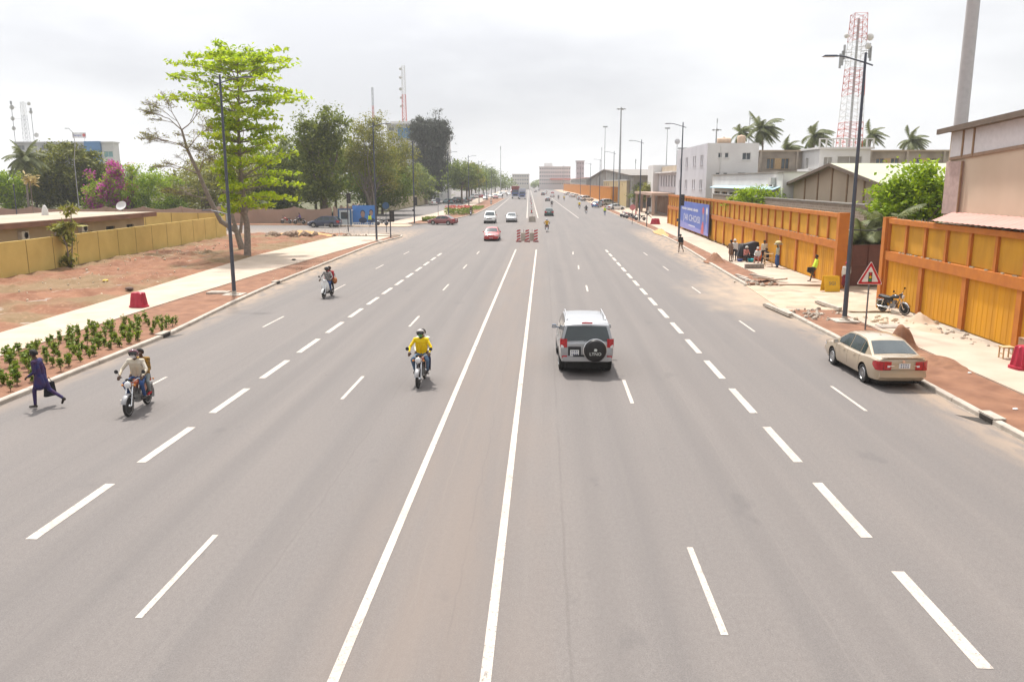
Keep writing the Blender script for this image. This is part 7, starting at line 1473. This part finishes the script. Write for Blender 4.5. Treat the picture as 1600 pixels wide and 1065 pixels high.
for x, y, rz, m, pr, lb in ((-29.0, 247, R(35), pt_teal, HATCHP, 'grey-blue car first in the parked row by the side road'), (-27.3, 254, R(35), pt_black, PRADO, 'black off-roader second in the parked row'), (-26.2, 262, R(35), pt_teal, CAMRY, 'teal saloon third in the parked row'), (-25.4, 271, R(35), pt_grey, HATCHP, 'grey car fourth in the parked row'), (-27.6, 322, R(35), pt_white, PRADO, 'white off-roader in the far parked row'), (-25.6, 334, R(35), pt_red, HATCHP, 'red car in the far parked row'), (-25.0, 350, R(35), pt_white, CAMRY, 'white saloon in the far parked row'), (-27.4, 382, R(35), pt_silver, HATCHP, 'silver car ending the far parked row'), (-31.5, 232, R(20), pt_white, HATCHP, 'white car nearest the gatehouse awning')):
    o = dup(pr, (x, y, 0), rz, lb, gp, paint=P_(m)); strip(o, SP) if pr is PRADO else None
for x, y, rz, m, pr, lb in ((16.6, 190, R(-62), pt_white, CAMRY, 'white saloon parked nose-in by the street lamp'), (13.6, 211, R(-20), pt_blue, HATCHP, 'blue car parked left of the white saloon'), (17.4, 222, R(-62), pt_silver, PRADO, 'silver off-roader parked behind the white saloon'), (14.6, 279, R(-62), pt_white, PRADO, 'white off-roader parked along the orange fence'), (13.8, 292, R(-62), pt_silver, HATCHP, 'silver car next to the parked white off-roader'), (13.4, 345, R(-62), pt_white, CAMRY, 'white saloon parked farther along the fence'), (12.9, 358, R(-62), pt_white, HATCHP, 'white hatchback parked near the far end of the fence'), (11.9, 405, R(-62), pt_white, CAMRY, 'farthest white car parked by the fence')):
    o = dup(pr, (x, y, .08), rz, lb, gr, paint=P_(m)); strip(o, SP) if pr is PRADO else None

for i, (x, y, rz, m, pr, lb) in enumerate(((-21.4, 300, PI, pt_silver, HATCHP, 'silver car left of the red and white van'), (-22.3, 345, PI, pt_white, CAMRY, 'white saloon near the far parked row'), (-20.6, 395, PI, pt_white, PRADO, 'white off-roader far behind the van'), (-16.0, 440, PI, pt_grey, HATCHP, 'grey car far behind the lorry'), (-22.0, 450, PI, pt_white, HATCHP, 'white car by the far tree row'), (-19.5, 500, PI, pt_red, CAMRY, 'red car far along the left lanes'), (-17.2, 545, PI, pt_white, CAMRY, 'white car near the left end of the road'), (-21.6, 560, PI, pt_silver, HATCHP, 'silver car near the left end of the road'), (3.6, 350, R(1), pt_white, HATCHP, 'white car beyond the two far riders'), (-.5, 400, R(1), pt_black, HATCHP, 'black car far along the right lanes'), (4.6, 440, R(1), pt_red, CAMRY, 'red car far along the right lanes'), (1.2, 520, R(1), pt_white, CAMRY, 'white saloon near the right end of the road'))):
    o = dup(pr, (x, y, 0), rz, lb, 'distant traffic', paint=P_(m)); strip(o, SP) if pr is PRADO else None
# ---------------------------------------------------------------- motorcycles and riders
tk_or = M('tank_orange', (.42, .085, .02), .25, coat=.6, pos=False); tk_bl = M('tank_black', (.02, .02, .024), .25, coat=.6, pos=False); tk_rd = M('tank_red', (.35, .02, .02), .25, coat=.6, pos=False); tk_bu = M('tank_blue', (.03, .06, .22), .25, coat=.6, pos=False)
hel_maroon = M('helmet_maroon', (.11, .022, .035), .18, coat=.6, pos=False); hel_silver = M('helmet_silver', (.42, .38, .35), .2, coat=.6, pos=False); hel_black = M('helmet_black', (.02, .02, .024), .2, coat=.6, pos=False); hel_grey = M('helmet_grey', (.28, .28, .30), .2, coat=.6, pos=False)
jeans = cloth('jeans', (.10, .17, .27)); jblue = cloth('blue_trousers', (.035, .075, .20)); grey_t = cloth('grey_trousers', (.20, .22, .22)); cream_c = cloth('cream_shirt', (.52, .43, .29), col2=(.60, .55, .47), scale=3); yel = cloth('yellow_shirt', (.80, .56, .005)); gold = cloth('gold_print', (.46, .24, .02), col2=(.05, .04, .03), scale=9); white_c = cloth('white_shirt', (.62, .63, .60)); dark_t = cloth('dark_trousers', (.022, .022, .028)); navy_p = cloth('navy_print', (.022, .026, .115), col2=(.055, .02, .06), scale=6); brown_c = cloth('brown_cloth', (.19, .12, .08)); mustard = cloth('mustard_shirt', (.55, .30, .03)); vest = cloth('lime_vest', (.55, .70, .05)); red_c = cloth('red_cloth', (.42, .02, .03)); pinkc = cloth('pink_cloth', (.48, .20, .18)); stripes = cloth('striped_shirt', (.45, .43, .40), col2=(.05, .05, .06), scale=14); black_c = cloth('black_cloth', (.015, .015, .018))
def rider(lb, moto_loc, rz, top_m, leg_m, helm, vox=.02, P=RIDE, sc_=1.0, mask=None, **k):
    o = person(lb, P, top_m, leg_m, moto_loc, rz, vox, ('helmet', helm) if helm else ('hair', None), **k); o.scale = (sc_,) * 3
    if mask: face_mask(P, mask, o)
    if vox < .015: eyes(P, o)
    return o
M1 = make_moto('motorcycle with an orange tank ridden by the man in the cream top', tk_or, 'chrome', M('fender_silver', (.34, .33, .33), .35, metal=.5, pos=False)); M1.location = (-11.72, 22.25, 0); M1.rotation_euler.z = PI + R(4)
rider('rider in a maroon helmet and cream top with a passenger behind', (-11.72, 22.25, 0), PI + R(4), cream_c, jblue, hel_maroon, .012, mask=M('mask_white', (.7, .7, .7), .8, pos=False), sc_=1.03)
rider('passenger in a black and gold patterned shirt behind the cream-topped rider', (-11.72, 22.25, 0), PI + R(4), gold, grey_t, None, .012, PILLION, shoe=red_c)
M2 = dup(M1, (-3.98, 25.75, 0), PI + R(-1), 'motorcycle with a round headlight under the rider in yellow')
rider('rider in a bright yellow shirt and silver helmet', (-3.98, 25.75, 0), PI + R(-1), yel, jeans, hel_silver, .012, mask=M('mask_green', (.10, .35, .12), .8, pos=False), sc_=1.03)
rider('passenger in white and navy behind the rider in yellow', (-3.98, 25.75, 0), PI + R(-1), white_c, cloth('navy_trousers', (.02, .025, .08)), None, .012, PILLION)
M3 = make_scooter('white scooter ridden toward the camera on the left', pt_white); M3.location = (-12.35, 45.6, 0); M3.rotation_euler.z = PI + R(-6)
rider('rider in a striped shirt and black helmet on the white scooter', (-12.35, 45.6, 0), PI + R(-6), stripes, jblue, hel_black, .014)
rider('passenger in red behind the scooter rider', (-12.35, 45.6, 0), PI + R(-6), red_c, dark_t, None, .016, PILLION)
t = thing('brown_bag', 'round brown leather bag hanging beside the white scooter', 'bag', (-12.02, 45.95, .72)); q = MB(); q.ball((0, 0, .2), (.15, .2, .2), 12); q.build('body', M('bag_brown', (.36, .12, .03), .5), t, smooth=60); MB().tube([(0, -.16, .3), (0, -.05, .6), (0, .05, .6), (0, .16, .3)], .012, 5).build('strap', M('strap_dark', (.05, .03, .02), .6), t)
MK = make_moto('black motorcycle parked against the ochre wall by the gateway', tk_bl); MK.location = (17.25, 40.1, .145); MK.rotation_euler = (0, R(8), R(-152))
MB().tube([(.12, -.05, .3), (.22, -.08, .0)], .012, 6).build('side_stand', blackp, MK)
far_r = [(.42, 107.6, 0, mustard, dark_t, hel_grey, tk_bl, 'rider in a mustard shirt riding away past the delineators', 'black motorcycle under the rider in the mustard shirt'), (-14.3, 160, PI, brown_c, brown_c, hel_black, tk_bl, 'rider in brown coming past the island plants', 'motorcycle under the rider in brown'), (-15.2, 236, PI, white_c, dark_t, hel_black, tk_rd, 'rider in white far along the left lane', 'motorcycle under the far rider in white'), (2.1, 215, 0, black_c, dark_t, hel_grey, tk_bu, 'rider in black ahead of the green hatchback', 'blue motorcycle ahead of the green hatchback'), (8.8, 203, 0, yel, dark_t, hel_black, tk_rd, 'rider in yellow near the parked blue car', 'motorcycle under the rider near the parked blue car'), (8.8, 170.5, 0, black_c, dark_t, hel_black, tk_bl, 'rider all in black near the parked white saloon', 'black motorcycle under the rider all in black'), (7.1, 289, 0, yel, dark_t, None, tk_bl, 'bareheaded rider in yellow far along the right', 'motorcycle under the bareheaded far rider'), (5.4, 305, 0, grey_t, dark_t, hel_black, tk_bl, 'grey-clad rider beside the bareheaded one', 'motorcycle under the grey-clad far rider'), (-16.3, 322, PI, black_c, dark_t, hel_black, tk_bl, 'dark rider beside the red and white van', 'motorcycle beside the red and white van'), (-16.2, 360, PI, brown_c, dark_t, hel_black, tk_bl, 'dark rider behind the red and white van', 'motorcycle behind the red and white van')]
for x, y, rz, a, b, hm, tk, l1, l2 in far_r:
    dup(MK, (x, y, 0), rz, l2, None, paint={'fuel_tank': tk, 'side_panel': tk}); rider(l1, (x, y, 0), rz, a, b, hm, .03)
gm = 'motorcycles parked by the white offices'
for x, y, rz, tk, lb in ((14.9, 150.5, R(70), tk_bu, 'parked motorcycle farthest from the red notice sign'), (15.1, 147.2, R(75), tk_rd, 'parked motorcycle second in the kerb row'), (15.2, 143.6, R(65), tk_bl, 'parked motorcycle third in the kerb row'), (16.2, 137.5, R(80), tk_bl, 'parked motorcycle at the foot of the street lamp')): dup(MK, (x, y, .145), rz, lb, gm, paint={'fuel_tank': tk, 'side_panel': tk})
for x, y, rz, tk, lb in ((-40.2, 126.0, R(80), tk_rd, 'motorcycle parked by the long pink wall, left one'), (-37.6, 124.4, R(95), tk_bl, 'motorcycle parked by the long pink wall, right one'), (-24.2, 121.6, R(85), tk_bl, 'motorcycle standing right of the blue poster hoarding')): dup(MK, (x, y, .08), rz, lb, 'motorcycles waiting at the junction', paint={'fuel_tank': tk, 'side_panel': tk})

# ---------------------------------------------------------------- people on foot
ped = person('person in a dark blue printed tunic striding toward the left kerb', WALK, navy_p, navy_p, (-14.62, 22.35, 0), R(88), .012, ('hair', None), robe=(.70, .165)); eyes(WALK, ped)
t = thing('carrier_bag', 'dark bag carried by the walking person in blue', 'bag', (-14.55, 22.60, .30), R(60)); q = MB(); q.box((0, 0, .2), (.34, .12, .42), taper=.75); q.build('body', black_c, t); MB().tube([(-.08, 0, .40), (0, 0, .56), (.08, 0, .40)], .012, 5).build('handle', black_c, t)
def walker(lb, x, y, rz, top_m, leg_m, P=STAND, wear=('hair', None), z=.145, vox=.022, **k): return person(lb, P, top_m, leg_m, (x, y, z), rz, vox, wear, **k)
walker('person in a lime vest leaning on the ochre wall', 17.66, 53.1, R(95), vest, cloth('olive_trousers', (.07, .065, .045)), LEAN); t = thing('shoulder_bag', 'black bag held by the person leaning on the wall', 'bag', (17.26, 52.95, .82)); MB().box((0, 0, .1), (.34, .2, .30), taper=.85).build('body', black_c, t); MB().tube([(-.1, 0, .22), (0, 0, .36), (.1, 0, .22)], .012, 5).build('handle', black_c, t)
walker('person in a white shirt and dark red skirt at the gateway', 18.25, 49.3, R(160), white_c, cloth('maroon_skirt', (.16, .01, .02)), WALK, ('cap', red_c), z=.06, robe=(.40, .15)); walker('person in brown standing at the vendor group with hands to the waist', 15.15, 66.2, R(-60), brown_c, brown_c, dict(STAND, el=(-.36, -.10, 1.16), er=(.36, -.10, 1.16), wl=(-.17, .04, 1.02), wr=(.17, .04, 1.02)), robe=(.72, .15), bare_legs=True)
walker('person with a white headscarf beside the person in brown', 15.65, 67.0, R(150), white_c, dark_t, STAND, ('scarf', white_c)); walker('person with an infant-sized bundle seated in front of the black tarpaulin', 16.35, 66.2, R(200), pinkc, dark_t, SIT, ('scarf', white_c)); walker('vendor seated at the right of the black tarpaulin, in pale clothes', 17.1, 65.2, R(150), white_c, pinkc, SIT, ('scarf', white_c)); walker('vendor in dark clothes seated beside the pale one', 17.55, 64.2, R(120), dark_t, dark_t, SIT); walker('person in a pale top standing behind the seated vendors', 17.75, 65.9, R(160), cream_c, dark_t, STAND)
walker('vendor in a blue wrapper standing by the wall with a load on the head', 17.62, 61.6, R(100), cloth('check_top', (.20, .22, .18), col2=(.5, .5, .4), scale=12), jblue, dict(STAND, el=(-.34, .05, 1.40), wl=(-.18, .08, 1.72)), None, robe=(.30, .14)); t = thing('head_load', 'pale bundle balanced on the head of the vendor by the wall', 'bundle', (17.62, 61.6, 1.86)); q = MB(); q.ball((0, 0, .15), (.27, .25, .16), 12); q.build('bundle', M('bundle_cream', (.58, .50, .26), .9, var=.25, scale=7), t, smooth=50); MB().lathe([(0, 0), (.30, .02), (.34, .06), (.32, .06), (0, .03)], 16).build('tray', galv, t)
walker('person in a lime vest standing at the far right kerb', 11.9, 160, R(10), vest, jblue, z=0, vox=.03); walker('person in a white shirt walking by the offices', 18.3, 144, R(80), white_c, dark_t, WALK, vox=.03); walker('person in red beside the parked motorcycles', 15.7, 140, R(90), red_c, dark_t, vox=.03); walker('person in dark clothes walking along the kerb below the billboard', 12.75, 76.0, R(8), black_c, brown_c, WALK, z=0, vox=.024); walker('person in a lime vest in front of the blue poster', -25.6, 119.3, R(170), vest, jblue, z=.1, vox=.03); walker('person in purple sitting on the motorcycle by the pink wall', -37.6, 124.4, R(95), cloth('purple', (.12, .08, .22)), dark_t, RIDE, z=.08, vox=.03)
# vendor goods
t = thing('tarpaulin_stall', 'black tarpaulin draped over goods against the ochre wall', 'stall', (16.9, 67.6, .145)); q = MB(); nx_, ny_ = 14, 10; vs = []
for i in range(nx_ + 1):
    for j in range(ny_ + 1):
        u, v = i / nx_ * 2 - 1, j / ny_ * 2 - 1; k = max(abs(u), abs(v)); h = (1.42 + .10 * math.sin(u * 3)) * (1 if k < .72 else (1 - (k - .72) / .28 * .75)); vs.append((u * 1.0, v * .75, h + .05 * mnoise.noise(Vector((u * 3, v * 3, 1)))))
q.add(vs, [(i * (ny_ + 1) + j, (i + 1) * (ny_ + 1) + j, (i + 1) * (ny_ + 1) + j + 1, i * (ny_ + 1) + j + 1) for i in range(nx_) for j in range(ny_)]); q.build('tarpaulin', M('tarp_black', (.018, .016, .020), .4, bump=.4, bscale=6), t, smooth=60); MB().bb(-.78, .78, -.55, .55, 0, .9).build('table', brown_c, t)
t = thing('plastic_basin', 'turquoise plastic basin in front of the black tarpaulin', 'basin', (16.75, 66.0, .145)); MB().lathe([(.20, 0), (.26, .22), (.30, .24), (.28, .25), (.18, .03), (0, .03)], 20).build('bowl', M('turquoise', (.02, .42, .50), .4), t, smooth=50); MB().lathe([(.30, .235), (.32, .25), (.30, .26)], 20).build('rim', M('turquoise', (.02, .42, .50), .4), t)
t = thing('plastic_tub', 'dark blue tub on the path left of the turquoise basin', 'tub', (15.95, 66.3, .145)); MB().lathe([(.18, 0), (.24, .18), (.22, .19), (.16, .03), (0, .03)], 18).build('bowl', M('tub_blue', (.02, .05, .22), .4), t); MB().lathe([(.24, .175), (.26, .19), (.24, .2)], 18).build('rim', M('tub_blue', (.02, .05, .22), .4), t)
t = thing('orange_cloth_bundle', 'orange cloth bundle behind the seated vendors', 'bundle', (17.6, 66.8, .145)); q = MB(); q.ball((0, 0, .55), (.36, .3, .55), 12); q.build('bundle', M('orange_cloth', (.70, .14, .02), .8), t, smooth=50); MB().ball((0, 0, 1.1), (.10, .10, .08), 8).build('knot', M('orange_cloth', (.70, .14, .02), .8), t)
t = thing('wooden_rack', 'slatted timber rack beside the vendor in the blue wrapper', 'rack', (17.2, 62.5, .145))
for z in (.25, .6, .95): MB().bb(-.3, .3, -.2, .2, z, z + .03).build('shelf', timber, t)
for sx in (-1, 1):
    for sy in (-1, 1): MB().bb(sx * .29 - .02, sx * .29 + .02, sy * .19 - .02, sy * .19 + .02, 0, 1.1).build('leg', timber, t)
t = thing('stall_roofs', 'white and blue stall awning inside the gateway', 'stall', (23.5, 57.5, 0)); MB().box((0, 0, 2.9), (4.5, 3.4, .08), ry=R(8)).build('awning', M('awning_white', (.62, .58, .55), .8), t); MB().box((2.3, -.6, 2.3), (1.6, 1.0, .5)).build('blue_sheet', M('tarp_blue', (.04, .10, .36), .6), t)
for sx in (-2, 2):
    for sy in (-1.5, 1.5): MB().tube([(sx, sy, 0), (sx, sy, 2.8)], .04, 6).build('post', galv, t)
t = thing('tarp_line', 'sagging dark cable and cloth in front of the yard palms', 'cable', (20.4, 50.8, 0)); MB().tube([(-1.6, 0, 3.6), (0, .1, 3.55), (1.6, .2, 3.9)], .04, 6).build('cable', blackp, t); MB().box((.8, .1, 3.75), (1.4, .06, .18), ry=R(-12)).build('cloth', blackp, t)
# ---------------------------------------------------------------- haze in the air
hm_ = bpy.data.materials.new('haze_air'); hm_.use_nodes = True; tt = hm_.node_tree; tt.nodes.remove(tt.nodes['Principled BSDF']); pv = tt.nodes.new('ShaderNodeVolumePrincipled')
pv.inputs['Color'].default_value = (.93, .94, .96, 1); pv.inputs['Density'].default_value = 0.00033; pv.inputs['Anisotropy'].default_value = 0.25
tt.links.new(pv.outputs[0], tt.nodes['Material Output'].inputs['Volume'])
hz = MB().bb(-2600, 2600, -320, 5100, -1.2, 58).build('haze', hm_); stuff(hz)
